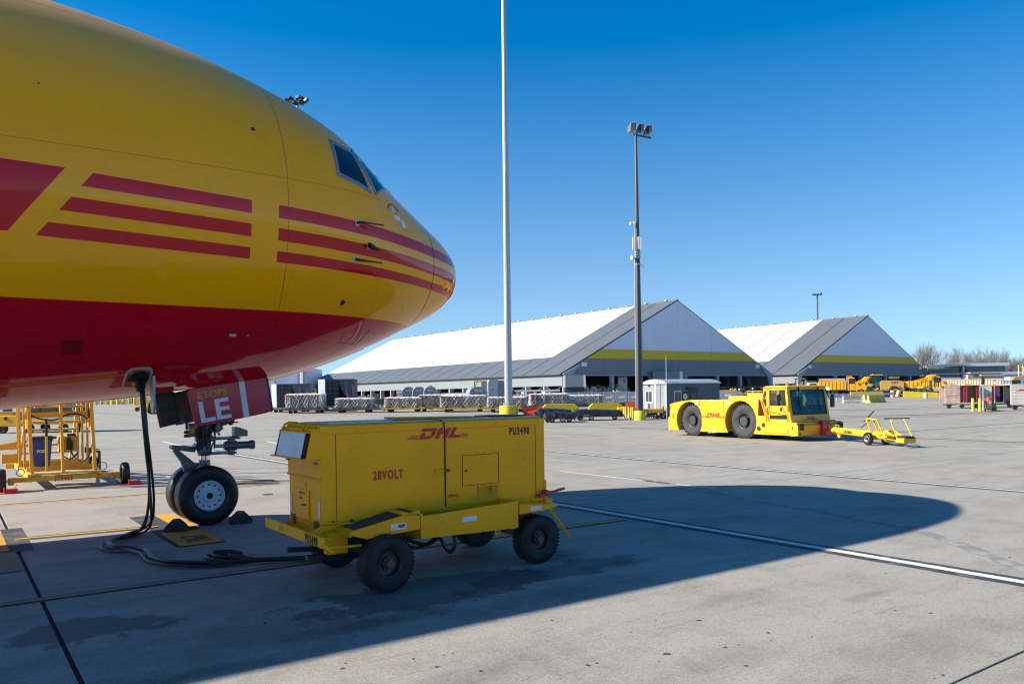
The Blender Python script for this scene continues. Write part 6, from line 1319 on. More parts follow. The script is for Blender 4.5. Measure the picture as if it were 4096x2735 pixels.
# ------------------------------------------------------------------ skips and small boxes behind
def at2(px, d): return (ray(px,1580)[0]*d, d, hgt(0,d))
def pxw(a, b_, d): return (b_-a)/FPX*d
d = 92; t = thing('skip', 'rust brown ribbed skip container right of the curtained containers', 'skip', at2(1455,d)); Wq = pxw(1455,1525,d)
part('body', MB().bb((0,0,.25),(Wq,2,1.0)), BRN, t, None)
for k in range(8): part('rib', MB().bb((k*Wq/7.2,-.07,.25),(k*Wq/7.2+.09,0,1.0)), BRN, t, None)
t = thing('skip', 'black skip container with white labels adjoining the brown one', 'skip', at2(1526,d)); Wq = pxw(1526,1575,d); part('body', MB().bb((0,0,.2),(Wq,2,1.02)), BLK, t, None); part('sticker', MB().bb((Wq*.7,-.02,.5),(Wq*.92,0,.75)), WHT, t, None)
part('rim', MB().bb((-.03,-.05,1.0),(Wq+.03,2,1.08)), DGR, t, None)
ULD = paint('container_alu', (.46,.48,.50), .35, .5, 1.5, metal=.55, dirtcol=(.20,.21,.23)); ULDB = paint('container_skin', (.20,.24,.30), .25, .5, 1.5, metal=.6, dirtcol=(.10,.11,.13)); ULG = glass('container_plastic', (.10,.11,.12), .1, trans=.45, tint=(.7,.72,.74))
d = 95; t = thing('cargo_box', 'pale metal cargo box between the tall curtained container and the brown skip', 'container', at2(1422,d)); part('body', MB().bb((0,0,.3),(pxw(1422,1456,d),1.6,1.35)), ULD, t, None, .02); part('sticker', MB().bb((.55,-.02,.75),(.85,0,1.0)), WHT, t, None)
part('base', MB().bb((-.05,-.05,.1),(pxw(1422,1456,d)+.05,1.6,.3)), DOLY, t, None)
def tagp(t, x_, z_, w_=.36, y_=-.02): 
    a = part('label_white', MB().bb((x_-w_,y_-.01,z_+.16),(x_+w_,y_,z_+.30)), WHT, t, None); b__ = part('label_orange', MB().bb((x_-w_*.5,y_-.01,z_-.06),(x_+w_*.5,y_,z_+.08)), paint('label_orange', (.75,.30,.02), .5, .1), t, None)
    logo(t, (x_-w_*.30, y_-.012, z_-.03), FRONT, w_*.15, RED)
def dome(label, L, h, D_=2.2, end=False):
    t = thing('dome_container', label, 'container', (0,0,0), 0, 'curved metal cargo containers')
    pr = [(0,0),(L,0),(L,h*.45)]+[(L-.0-(L*.42)*(1-cos(k*pi/16)), h*.45+h*.55*sin(k*pi/16)) for k in range(1,9)]+[(L*.42*(1-cos(k*pi/16)), h*.45+h*.55*sin(k*pi/16)) for k in range(8,0,-1)]+[(0,h*.45)]
    part('shell', MB().prism(pr, 0, D_), ULD, t, 30); ins = [(L/2+(x_-L/2)*.88, h*.06+z_*.88) for x_, z_ in pr]
    e = part('end_panel', MB().prism(ins, -.03, 0), ULG if end else ULDB, t, None); part('frame', MB().tube([(x_,-.02,z_) for x_, z_ in pr]+[(0,-.02,0)], .04, 5), LGR, t)
    part('base', MB().bb((-.03,-.03,-.08),(L+.03,D_,.05)), LGR, t, None); tagp(t, L/2, h*.5); return t
def dolrow(px0, px1, py, d, lab):
    x_ = ray(px0,1580)[0]*d; dd = dup(dolB, (x_, d, hgt(0,d)+0), .0, lab); dd.scale = (pxw(px0,px1,d)/4.0, 1, 2.05); return dd
d = 92; zb_ = 1.68
dm = dome('curved silver container, leftmost of three on the yellow dolly train', pxw(1610,1655,d)*1.15, 1.32); dm.location = (at2(1608,d)[0], d, zb_); dm.rotation_euler.z = .12
o = dup(dm, (at2(1650,d)[0], d, zb_), .12, 'curved silver container, middle of three on the dolly train'); o = dup(dm, (at2(1695,d)[0], d, zb_), .12, 'curved silver container, rightmost of three, carrying a yellow strap')
part('strap_heap', MB().bb((.6,.4,1.30),(1.0,.8,1.46)), STRAP, o, None)
t = thing('cargo_box', 'small square metal box at the left end of the dome containers', 'container', (at2(1587,d)[0], d-.1, zb_)); part('body', MB().bb((0,0,0),(pxw(1587,1612,d),1.5,.98)), ULD, t, None, .02); tagp(t, .36, .5, .22)
dolrow(1575, 1662, 0, d, 'yellow dolly under the leftmost dome container'); dolrow(1662, 1765, 0, d, 'yellow dolly under the right dome containers'); dolrow(1765, 1880, 0, d, 'empty yellow dolly with a raised drawbar left of the single dome container')
d = 89; o = dup(dm, (at2(1878,d)[0], d, 1.62), .25, 'single curved silver container left of the galvanised mast'); o.scale = (1.35, 1, .95)
t = thing('cargo_box', 'tall silver cargo box with slanted corner just left of the galvanised mast', 'container', (at2(1953,92)[0], 92, hgt(0,92)+.5), .1); w_ = pxw(1953,2018,92); hh = zat(1953,1518,92)-hgt(0,92)-.5
part('body', MB().prism([(0,0),(w_*.55,0),(w_*.55,hh-.25),(w_*.62,hh),(.15,hh),(0,hh-.35)], 0, 2.1), ULD, t, None, .02); part('side_panel', MB().bb((w_*.56,.0,.05),(w_*1.0,2.0,hh-.1)), ULDB, t, None, .02); tagp(t, w_*.28, hh*.55, .30); part('post', MB().bb((w_*.54,-.04,0),(w_*.60,0,hh-.2)), LGR, t, None)
t = thing('lift_frame', 'yellow open lifting frame behind the single dome container', 'frame', (at2(1898,97)[0], 97, hgt(0,97)+.3), .1); w_ = pxw(1900,1950,97); hh = zat(1900,1520,97)-1.2
part('post', MB().bar((0,0,0),(0,0,hh),.14), YELD, t, None); part('post', MB().bar((w_*.7,0,0),(w_*.7,0,hh),.14), YELD, t, None); part('top_bar', MB().bar((0,0,hh),(w_,0,hh),.14), YELD, t, None); part('brace', MB().bar((0,0,hh*.7),(w_*.25,0,hh),.10), YELD, t, None); part('side_box', MB().bb((w_*.55,.1,0),(w_*1.1,1.4,hh-.05)), ULD, t, None)
t = thing('cargo_loader', 'yellow loader cab seen between the two curtained containers', 'loader', (at2(1232,88)[0], 88, hgt(0,88))); part('cab_frame', MB().bar((0,0,1.2),(0,0,2.3),.08).bar((.9,0,1.2),(.9,0,2.3),.08).bar((0,0,2.3),(.9,0,2.3),.08).bar((.3,0,1.4),(.9,0,2.1),.14), YEL, t, None); part('body', MB().bb((-.1,0,.5),(1.2,1.5,1.25)), LGR, t, None); part('spare_tyre', MB().lathe([(.3,-.1),(.5,-.1),(.5,.1),(.3,.1),(.3,-.1)], (.5,-.2,.75), (0,0,1), 18), RUB, t)
t = thing('no_entry_sign', 'small red and white sign above the left curtained container', 'sign', (at2(1200,87)[0], 87, hgt(0,87))); part('post', MB().cyl((0,0,0),(0,0,2.9),.04,n=8), LGR, t); part('plate', MB().bb((-.12,-.05,2.55),(.14,-.03,2.95)), REDP, t, None); part('bar', MB().bb((-.10,-.06,2.70),(.12,-.05,2.80)), WHT, t, None)
# row of seven silver containers with cut bottoms
d = 83.5; z0_ = zat(2400,1624,d)
dst = thing('container_rack', 'long white rail rack carrying the row of seven silver containers', 'rack', (at2(2210,d)[0], d, z0_-.25)); part('rail', MB().bb((0,0,0),(pxw(2210,2565,d),.15,.18)), WHT, dst, None); part('rail', MB().bb((0,1.4,0),(pxw(2210,2565,d),1.55,.18)), WHT, dst, None)
ordn = ['first from left','second from the left','third from the left','fourth, exactly in the middle','fifth from the left','sixth from the left','seventh, beside the dark mast']
proto = None
for k in range(7):
    w_ = pxw(0,47.5,d); x_ = at2(2214+k*49.5,d)[0]; lab = 'silver container with cut away base in the row of seven, '+ordn[k]
    if proto is None:
        proto = thing('cargo_container', lab, 'container', (x_, d, z0_-.05), 0, 'row of silver containers'); h1 = zat(2300,1569,d)-z0_+.05
        part('body', MB().bb((0,0,.42),(w_,1.5,h1)), ULD, proto, None, .02); part('slant_base', MB().add([(0,.0,.42),(w_,0,.42),(w_,.55,.02),(0,.55,.02),(0,1.5,.42),(w_,1.5,.42),(w_,1.5,.02),(0,1.5,.02)], [(0,1,2,3),(4,7,6,5),(3,2,6,7),(0,3,7,4),(1,5,6,2)]), paint('slant_brown', (.16,.145,.12), .6, .5, 3), proto, None)
        tagp(proto, w_/2, .72, .32); part('door_frame', MB().tube([(.05,-.02,.47),(w_-.05,-.02,.47),(w_-.05,-.02,h1-.06),(.05,-.02,h1-.06),(.05,-.02,.47)], .02, 5), LGR, proto)
        for x2 in (.12, w_-.2): part('data_plate', MB().bb((x2,-.02,.55),(x2+.1,-.01,.66)), WHT, proto, None)
    else: dup(proto, (x_, d, z0_-.05), 0, lab)
# long white conveyor and rails before the hangar
for px0, px1, py, d, lab in ((2062,2240,1562,100,'long white perforated roller conveyor before the near hangar side'),(1765,1890,1575,104,'white roller conveyor behind the dome containers'),(2052,2240,1580,92,'lower grey roller conveyor on legs right of the galvanised mast'),(2960,3120,1560,115,'dark roller conveyor rails in the right half of the near hangar opening'),(2850,3080,1548,120,'upper dark roller conveyor in the near hangar opening')):
    dark = 'dark' in lab; z_ = zat((px0+px1)/2,py,d); t = thing('roller_conveyor', lab, 'conveyor', (at2(px0,d)[0], d, hgt(0,d))); w_ = pxw(px0,px1,d); z1_ = z_-hgt(0,d)
    part('rail', MB().bb((0,0,z1_-.1),(w_,.08,z1_+.12)), DGR if dark else WHT, t, None); part('rail', MB().bb((0,1.2,z1_-.1),(w_,1.28,z1_+.12)), DGR if dark else WHT, t, None); 
    rb = MB()
    for k in range(int(w_/.3)): rb.cyl((.15+k*.3,0,z1_+.05),(.15+k*.3,1.2,z1_+.05),.05,n=6)
    part('rollers', rb, LGR, t)['kind'] = 'stuff'
    for k in range(int(w_/1.6)+1): part('leg', MB().bb((k*1.6,0,0),(k*1.6+.1,.1,z1_-.1)), DGR, t, None)
# inside the near hangar: row of dome containers, pale loader and crates
d = 130
for k in range(6):
    o = dup(dm, (at2(2290+k*36,d)[0], d+k*.6, .8+.7), .45, 'blue grey dome container inside the near hangar, number %s from the left' % ['one','two','three','four','five','six'][k]); o.scale = (1.1, 1.3, 1.15)
for px, lab in ((2375,'yellow tarpaulin heap on the dome containers inside the hangar, left'),(2450,'yellow tarpaulin heap on the dome containers inside the hangar, right')):
    t = thing('yellow_tarp', lab, 'tarpaulin', (at2(px,d)[0], d+1.2, 3.05)); part('cloth', MB().grid(lambda u, v: (u*2.6-.8, v*1.2, .35*sin(u*pi)*(.6+.4*sin(u*11))*sin(v*pi)+.02), axl(0,1,14), axl(0,1,6)), YEL, t, 50)
t = thing('cargo_box', 'tall plastic wrapped crate inside the near hangar behind the dome containers', 'container', (at2(2473,138)[0], 138, .8)); part('body', MB().bb((0,0,.3),(1.6,1.6,3.9)), ULD, t, None, .03); part('sticker', MB().bb((.9,-.02,2.9),(1.3,0,3.3)), MATS['label_orange'], t, None)
for px, px1, z0_, z1_, d2, lab in ((2262,2345,1501,1548,112,'pale box trailer inside the near hangar at the left corner'),(2612,2735,1487,1530,135,'pale truck body standing inside the near hangar behind the cabin')):
    t = thing('box_trailer', lab, 'trailer', (at2(px,d2)[0], d2, .8)); w_ = pxw(px,px1,d2); a = zat(px,z0_,d2)-.8; b_ = zat(px,z1_,d2)-.8
    part('body', MB().bb((0,0,b_),(w_*.88,5,a)), MWALL, t, None); part('side_panel', MB().prism([(w_*.88,b_),(w_,b_),(w_*.97,a+.02),(w_*.88,a)], 0, 4.8), MGAB, t, None); part('underframe', MB().bb((0,.1,.5),(w_*.9,4.8,b_)), DGR, t, None)
# crates and dollies in the side bays of the hangar
R = random.Random(11)
for k in range(10):
    d2 = 112+k*7; px = 2180-k*88+R.uniform(-15,15)
    if px < 1440: break
    t = thing('cargo_pallet', 'mixed freight on a yellow dolly in hangar side bay %s from the right' % ['one','two','three','four','five','six','seven','eight','nine','ten'][k], 'freight', (ray(px,1560)[0]*(d2+14), d2+14, .8), .3)
    part('dolly_deck', MB().bb((0,0,.4),(4,2,.65)), DOLY, t, None)
    for j in range(3): part('crate', MB().bb((j*1.3,0,.65),(j*1.3+1.1,1.5,.65+R.uniform(.5,1.3))), R.choice((ULD, BRN, ULDB, WHD)), t, None)
# objects seen between cabin and tractor
d = 78; t = thing('cargo_container', 'silver container with cut lower edge standing right behind the tow tractor bonnet', 'container', (at2(2872,d)[0], d, hgt(0,d)+.2)); w_ = pxw(2872,2965,d); part('body', MB().bb((0,0,.2),(w_,1.6,1.35)), ULD, t, None, .02); part('lid_load', MB().bb((.1,.1,1.35),(w_*.8,1.4,1.5)), YELD, t, None); part('sticker', MB().bb((.7,-.02,.85),(1.7,0,1.05)), WHT, t, None)
t = thing('stillage', 'yellow mesh stillage behind the tow tractor, right of the silver container', 'stillage', (at2(2966,d)[0], d, hgt(0,d)+.2)); w_ = pxw(2966,3040,d); part('body', MB().bb((0,0,.3),(w_,1.2,1.2)), YELG, t, None)
for k in range(6): part('rib', MB().bb((k*w_/5.2,-.05,.3),(k*w_/5.2+.08,0,1.2)), YELG, t, None)
# ------------------------------------------------------------------ right side: baggage carts, extinguisher, cone, sign
RUSTW = paint('rusty_white', (.58,.46,.38), .7, 1.0, 2.4, dirtcol=(.28,.09,.03), chips=.6); CUR_R = paint('curtain_red', (.22,.02,.05), .7, .5, 2); CUR_B = paint('curtain_blue', (.05,.05,.16), .7, .5, 2)
def bagcart(px, py, w_, wend, h, lab, mend, cur, lg=False, roofm=None):
    """end panel towards the viewer's left, open curtained side to the right"""
    t = thing('baggage_cart', lab, 'baggage cart', gpz(px, py), -.22, 'covered baggage carts by the bollards'); z0_ = .42; X1 = wend
    e = part('end_panel', MB().bb((0,0,z0_),(X1,.05,h)), mend, t, None, .01)
    for k in range(7): part('slat', MB().bb((.03,-.02,z0_+.04+k*(h-z0_)/7),(X1-.03,0,z0_+(k+.86)*(h-z0_)/7)), mend, e, None)
    part('floor', MB().bb((X1,0,z0_),(w_,1.5,z0_+.08)), mend, t, None); part('roof', MB().bb((0,-.02,h),(w_,1.5,h+.06)), roofm or mend, t, None, .01); part('back_wall', MB().bb((0,1.45,z0_),(w_,1.5,h)), CURT if lg else RUSTW, t, None)
    part('end_post', MB().bb((w_-.06,0,z0_),(w_,1.5,h)), mend, t, None); part('inner_end', MB().bb((X1-.03,.05,z0_),(X1+.03,1.45,h)), mend, t, None)
    for a, b_ in ((X1+.02, X1+(w_-X1)*.36), (w_-(w_-X1)*.22, w_-.05)):
        part('curtain', MB().grid(lambda u, v: (a+(b_-a)*u, .06+.035*sin(u*25), z0_+.08+(h-z0_-.1)*v), axl(0,1,24), axl(0,1,3)), cur, t, 50)
    for x_ in (.35, X1+.15, w_-.3): wheel(t, (x_, .12, .19), .19, .13, .5, RUB, DGR, side=-1, n=18)
    part('chassis', MB().bar((.2,.2,.32),(w_-.2,.2,.32),.07).bar((.2,1.2,.32),(w_-.2,1.2,.32),.07), DGR, t, None); part('draw_bar', MB().bar((.5,.1,.22),(1.2,.05,.30),.05), WHD, t, None)
    return t
bagcart(3780, 1634, 2.75, 1.2, 1.93, 'rust stained white baggage cart with dark red curtains, leftmost of the three', RUSTW, CUR_R)
bagcart(3912, 1632, 2.75, 1.1, 1.86, 'white baggage cart with dark blue curtains and yellow roof, middle of the three', WHD, CUR_B, True, YEL)
t = bagcart(4043, 1640, 2.6, 1.9, 2.0, 'grimy white baggage cart with company logo at the right picture edge', paint('rust_spotted', (.64,.61,.56), .6, .5, 1.4, dirtcol=(.33,.15,.07), chips=.5), CUR_B, True); logo(t, (.55, -.03, 1.5), FRONT, .16, RED)
t = thing('fire_extinguisher', 'red wheeled fire extinguisher with white stripes right of the bollards', 'fire extinguisher', gpz(3956, 1644), .2)
cyl_ = part('cylinder', MB().lathe([(.001,.1),(.20,.12),(.22,.2),(.22,.85),(.18,.98),(.08,1.06),(.05,1.12)], (0,0,0), (0,0,1), 20), REDP, t, 40)
for k in range(4): part('stripe', MB().cyl((0,0,.22+k*.12),(0,0,.27+k*.12),.224,n=20), WHT, cyl_, None)
part('label_plate', MB().bb((-.1,-.23,.62),(.05,-.215,.85)), STRP, cyl_, None); part('valve', MB().cyl((0,0,1.1),(0,0,1.3),.04).bar((-.1,0,1.25),(.14,0,1.32),.04), BLK, t)
for x_ in (-.34, .34): part('wheel', MB().tube([(x_+.0,.36*cos(a)-.0,.40+.36*sin(a)) if 0 else (x_+.16*cos(a),.25*cos(a),.40+.38*sin(a)) for a in [k*pi/9 for k in range(19)]], .04, 6), RUB, t); 
sp2 = MB()
for k in range(5): a = k*pi/2.5; sp2.bar((.34,0,.4),(.34+.15*cos(a),.24*cos(a),.4+.36*sin(a)),.03)
part('spokes', sp2, REDP, t, None); part('frame', MB().bar((-.3,.1,.2),(-.15,.15,1.25),.04).bar((.3,.1,.2),(.15,.15,1.25),.04), DGR, t, None)
t = thing('traffic_cone', 'tall orange marker post on a green cone right of the fire extinguisher', 'cone', gpz(3980, 1643)); part('cone', MB().lathe([(.2,0),(.2,.03),(.14,.05),(.05,.80),(.001,.82)], (0,0,0), (0,0,1), 16), paint('cone_green', (.12,.35,.03), .5, .3), t, 40); part('marker_post', MB().cyl((0,0,.75),(0,0,1.98),.045,n=12), ORG, t); part('base', MB().bb((-.27,-.27,0),(.27,.27,.04)), BLK, t, None)
t = thing('sign_post', 'small maroon sign on a thin post between the bollards and extinguisher', 'sign', gpz(3934, 1639)); part('post', MB().cyl((0,0,0),(0,0,2.0),.05,n=8).cyl((0,0,0),(0,0,.75),.10,n=10), GALV, t); part('plate', MB().box((-.05,-.06,2.35),(.24,.03,.60),(0,.05,0)), paint('sign_maroon', (.16,.03,.03), .5, .2), t, None)
# ------------------------------------------------------------------ jersey barriers, drums, guard rail
JP = [(-.30,0),(.30,0),(.30,.08),(.14,.32),(.09,.81),(-.09,.81),(-.14,.32),(-.30,.08)]
def jersey(px, py, L, rz, m, lab, tilt=0, sc=1):
    t = thing('jersey_barrier', lab, 'barrier', gpz(px, py), rz, 'concrete jersey barriers'); o = part('body', MB().prism([(a*sc,b_*sc) for a,b_ in JP], 0, L, 'x'), m, t, None, .01)
    for x_ in (L*.25, L*.75): part('lift_slot', MB().bb((x_-.12,-.31*sc,0),(x_+.12,.31*sc,.07)), SEAM, t, None)
    t.rotation_euler.y = tilt; return t
JY = paint('jersey_yellow', (.60,.48,.10), .75, .5, 2, chips=.3)
jersey(3372, 1611, 1.95, .03, CONC, 'bare grey concrete jersey barrier right of the tractor cab')
jersey(3472, 1611, 2.75, .55, JY, 'pale yellow jersey barrier with its worn end towards the camera, right of the grey one'); jersey(3455, 1609, 2.4, .75, paint('jersey_worn', (.50,.44,.28), .8, .7, 3), 'worn beige jersey barrier standing behind the end of the yellow one')
jersey(3402, 1598, 4.0, .02, JY, 'long bright yellow jersey barrier behind the grey concrete one', 0, 1.15)
for k in range(1): 
    t = thing('steel_barrier', 'tilted olive yellow steel barrier between the drums and the white pail', 'barrier', gpz(3612, 1590), -.35); t.rotation_euler.y = .06; part('body', MB().bb((0,-.2,.0),(4.1,.2,.85)), YELG, t, None, .02); part('foot', MB().bb((.1,-.5,0),(2.0,.5,.2)), YELG, t, None)
DRM = paint('drum_beige', (.58,.42,.22), .6, .6, 3)
for px, py, r, h, tl_, lab in ((3571,1589,.27,.92,0,'upright beige drum left of the leaning drum'),(3588,1588,.27,.92,.35,'leaning beige drum propped beside the upright one'),(3703,1592,.26,.62,0,'short pale drum at the right end of the olive barrier')):
    t = thing('drum', lab, 'drum', gpz(px, py)); t.rotation_euler.y = tl_; part('body', MB().lathe([(r*.95,0),(r,.05),(r,h*.33),(r*1.06,h*.35),(r,h*.37),(r,h*.65),(r*1.06,h*.67),(r,h*.69),(r,h*.97),(r*.95,h),(.001,h)], (0,0,0), (0,0,1), 18), DRM, t, 40); 
    for z_ in (.25,.7): part('band', MB().cyl((0,0,h*z_),(0,0,h*z_+.06),r*1.03,n=18), WHT if h < .7 else STDY, t)
def guard(px0, d0, px1, d1, z_, n, lab):
    a = Vector((ray(px0,1560)[0]*d0, d0, 0)); b_ = Vector((ray(px1,1560)[0]*d1, d1, 0)); t = thing('guard_rail', lab, 'guard rail', (a.x, a.y, hgt(a.x,a.y)), atan2(b_.y-a.y, b_.x-a.x)); L = (b_-a).length
    part('beam', MB().prism([(-.04,.45),(.0,.49),(-.04,.56),(.04,.60),(-.04,.64),(.0,.71),(-.04,.75),(-.08,.75),(-.08,.45)], 0, L, 'x'), GALV, t, None)
    for k in range(n): part('post', MB().bb((k*L/(n-1)-.07,0,0),(k*L/(n-1)+.07,.15,.78)), GALV, t, None)
guard(3040, 96, 3572, 103, 0, 14, 'long galvanised guard rail running behind the tractor to the drums'); guard(3140, 88, 3400, 92, 0, 6, 'shorter galvanised guard rail in front of the long one, behind the cab')
t = thing('blue_skip', 'low dark blue container behind the yellow jersey barrier', 'container', gpz(3505, 1589)); part('body', MB().bb((0,0,0),(2.3,1.2,.85)), paint('dark_blue', (.01,.02,.08), .5, .3), t, None, .02)
# black pipes stacked in front of the loaders
for k in range(9):
    px = 3490+k*22+(40 if k > 5 else 0); d = 112; t = thing('pipe', 'thick black plastic pipe %s in the row lying before the loaders' % ['leftmost','second','third','fourth','fifth','sixth','seventh','eighth','rightmost'][k], 'pipe', (ray(px,1560)[0]*d, d, .8), .0, 'row of black pipes')
    part('body', MB().lathe([(.40,0),(.48,0),(.48,1.0),(.40,1.0),(.40,0)], (0,0,.48), (.8,.6,0), 16), BLK, t); part('band', MB().lathe([(.485,.45),(.50,.48),(.485,.52)], (0,0,.48), (.8,.6,0), 16), STRP, t)
# ------------------------------------------------------------------ trucks and machines before the second hangar
def zpx(py, px, d): return zat(px, py, d)-.8
def truck_at(name, px, d, lab, cat, rz=0, grp=None): return thing(name, lab, cat, (ray(px,1560)[0]*d, d, .8), rz, grp)
def dump(lab, px, d, m, L=8.4, h=2.9, plow=False, num=None, box=1.55, steep=False):
    t = truck_at('dump_truck', px, d, lab, 'dump truck', -.30); cabx = L*.60
    part('chassis', MB().bb((.2,.4,.75),(L-.3,1.7,1.0)), BLK, t, None)
    if steep: part('dump_body', MB().prism([(-.4,2.35),(cabx-.2,2.55),(cabx-.25,3.25),(cabx+.35,3.32),(cabx+.35,3.42),(cabx-.35,3.42),(cabx-.7,3.0),(cabx-.9,1.4),(1.4,1.15),(-.2,1.9)], .0, 2.4), m, t, None, .03)
    else: part('dump_body', MB().prism([(0,1.05),(cabx-.2,1.05),(cabx-.2,2.65),(0,2.55)], 0, 2.4), m, t, None, .03)
    for k in range(7): part('body_rib', MB().bb((.25+k*(cabx-.7)/6.5,-.06,1.15 if not steep else 1.5),(.38+k*(cabx-.7)/6.5,0,2.5 if not steep else 2.4)), m, t, None)
    if not steep: part('load_tarp', MB().cyl((.1,.6,2.75),(cabx-.3,.6,2.72),.28,n=12), paint('tarp_roll', (.35,.25,.2), .8, .5), t); part('side_board', MB().bb((0,.9,2.65),(cabx-.2,2.4,3.15)), BLK, t, None)
    cb = part('cab', MB().prism([(cabx,.95),(cabx,3.0),(cabx+.15,3.15),(cabx+1.15,3.15),(cabx+1.55,2.25),(cabx+2.9,1.95),(cabx+3.05,1.2),(cabx+3.0,.9),(cabx+2.7,.9)]+[(cabx+2.1+.6*cos(a),.75+.6*sin(a)) for a in (.5,1.0,1.57,2.1,2.6)]+[(cabx+1.4,.9)], .15, 2.3), m, t, None, .05)
    part('side_window', MB().bb((cabx+.25,.10,2.1),(cabx+1.12,.14,3.0)), GLS, cb, None); part('windscreen', MB().add([(cabx+1.17,.3,3.05),(cabx+1.53,.3,2.28),(cabx+1.53,2.15,2.28),(cabx+1.17,2.15,3.05),(cabx+1.21,.3,3.06),(cabx+1.57,.3,2.29),(cabx+1.57,2.15,2.29),(cabx+1.21,2.15,3.06)], [(0,1,2,3),(7,6,5,4),(0,4,5,1),(1,5,6,2),(2,6,7,3),(3,7,4,0)]), GLS, cb, None)
    part('door_seam', MB().bb((cabx+.28,.13,1.1),(cabx+.32,.15,3.0)).bb((cabx+1.2,.13,1.1),(cabx+1.24,.15,2.3)), SEAM, cb, None); part('mirror', MB().bb((cabx+1.1,-.25,2.3),(cabx+1.3,-.1,2.85)), BLK, cb, None)
    part('grille', MB().bb((cabx+3.0,.35,1.0),(cabx+3.12,2.1,1.85)), CHROME, cb, None); part('bumper', MB().bb((cabx+2.8,.1,.5),(cabx+3.2,2.3,.9)), BLK if plow else CHROME, t, None, .03); part('fender', MB().lathe([(.62,0),(.72,0),(.72,.35),(.62,.35)], (cabx+2.1,.1,.6), (0,1,0), 20), m, t)
    part('exhaust', MB().cyl((cabx-.05,.2,1.0),(cabx-.05,.2,3.5),.09,n=10), CHROME, t); part('roof_lights', MB().bb((cabx+.3,.5,3.15),(cabx+.9,2.0,3.25)).cyl((cabx+.4,.6,3.25),(cabx+.4,.6,3.45),.1).cyl((cabx+.8,1.6,3.25),(cabx+.8,1.6,3.45),.1), MATS['beacon_orange'], t, None); part('fuel_tank', MB().bb((cabx+.1,.0,.55),(cabx+1.2,.5,.95)), CHROME if num else BLK, t, None, .05)
    for x_ in (1.3, 2.6, cabx+2.1): wheel(t, (x_,.2,.53), .53, .32, .5, RUB, WHD if x_ > 4 else DGR, side=-1, n=22); wheel(t, (x_,2.2,.53), .53, .32, .5, RUB, DGR, side=1, n=22)
    part('mud_flap', MB().bb((.3,.05,.3),(.36,.6,.95)), BLK, t, None)
    if plow: part('plow_frame', MB().prism([(cabx+2.9,.25),(cabx+3.7,.2),(cabx+3.8,1.0),(cabx+3.3,1.3),(cabx+3.1,.9)], .0, 2.5), DGR, t, None, .04)
    if num: text(num, .70, cb, (cabx+.15,.135,1.35), FRONT, LBLK, 1.0, .04)
    return t
dump('orange dump truck with ribbed body, leftmost of the trucks before the far hangar gable', 3276, 138, TRK, 7.6, plow=True)
dump('yellow dump truck lettered 01 with raised body guard, standing at the right', 3610, 140, TRKY, 8.0, num='01', plow=True, steep=True)
dump('yellow dump truck half hidden behind the orange one and the wheel loader', 3400, 150, TRKY, 5.2, steep=True)
def loader(lab, px, d, sc=1, m=None, glassy=True):
    m = m or CATY; t = truck_at('wheel_loader', px, d, lab, 'loader', -.28); t.scale = (sc,)*3
    part('rear_body', MB().prism([(2.2,.9),(5.6,.9),(6.0,1.2),(6.0,2.2),(5.6,2.5),(2.4,2.6),(2.1,2.2)], .3, 2.2), m, t, None, .06); part('engine_grille', MB().bb((6.0,.4,1.1),(6.12,2.1,2.2)), BLK, t, None)
    c = part('cab_frame', MB().bb((.9,.5,1.4),(1.02,.6,3.5)).bb((2.3,.5,1.4),(2.42,.6,3.5)).bb((.9,1.9,1.4),(1.02,2.0,3.5)).bb((2.3,1.9,1.4),(2.42,2.0,3.5)).bb((.9,.5,1.3),(2.42,2.0,1.6)), BLK, t, None); part('cab_roof', MB().bb((.7,.4,3.5),(2.6,2.1,3.68)), m, t, None, .05); part('cab_glass', MB().bb((.98,.55,1.6),(2.36,1.95,3.48)), GLT, c, None)
    part('front_frame', MB().prism([(-.9,.9),(1.4,.8),(1.6,1.6),(.4,1.9),(-.6,1.7)], .6, 1.9), m, t, None, .05); part('lift_arm', MB().bar((.9,.5,1.9),(-1.5,.5,.8),.3,.35).bar((.9,2.0,1.9),(-1.5,2.0,.8),.3,.35), m, t, None); part('fender', MB().prism([(3.4,1.2),(3.7,1.75),(4.9,1.75),(5.3,1.2),(5.1,1.2),(4.7,1.6),(3.9,1.6),(3.6,1.2)], .0, .6), m, t, None); part('exhaust', MB().cyl((3.6,1.2,2.5),(3.6,1.2,3.3),.09), BLK, t)
    for x_ in (.0, 4.3): wheel(t, (x_,.1,.80), .80, .55, .48, RUB, m, side=-1, n=22, lugs=16); wheel(t, (x_,2.4,.8), .80, .55, .48, RUB, m, side=1, n=22, lugs=16)
    part('beacon', MB().cyl((1.0,.7,3.68),(1.0,.7,3.85),.09,n=8), MATS['beacon_orange'], t)
    return t
l1 = loader('big tan wheel loader with a glazed cab in the middle of the vehicle row', 3470, 141, 1.0); text('CAT', .42, l1, (3.9,.28,2.02), FRONT, LBLK, 1.0, .03)
loader('second wheel loader behind, only its cab and yellow roof showing', 3548, 152, .9)
loader('green glazed tractor with its cab showing behind truck 01 on the right', 3672, 150, .95, paint('machine_green', (.03,.12,.06), .5, .3))
t = truck_at('excavator', 3640, 147, 'tan tracked machine with dark grille right behind truck 01', 'excavator'); part('body', MB().prism([(2.4,1.1),(5.2,1.1),(5.4,2.6),(2.6,2.7)], 0, 2.4), CATY, t, None, .05); part('grille', MB().bb((5.3,.1,1.2),(5.7,2.3,2.7)), BLK, t, None)
for k in range(6): part('grille_slat', MB().bb((5.70,.2,1.3+k*.22),(5.76,2.2,1.4+k*.22)), DGR, t, None)
part('track', MB().prism([(1.8,.3),(2.1,0),(5.6,0),(5.9,.3),(5.7,.9),(2.0,.9)], .1, .6), BLK, t, None, .04)
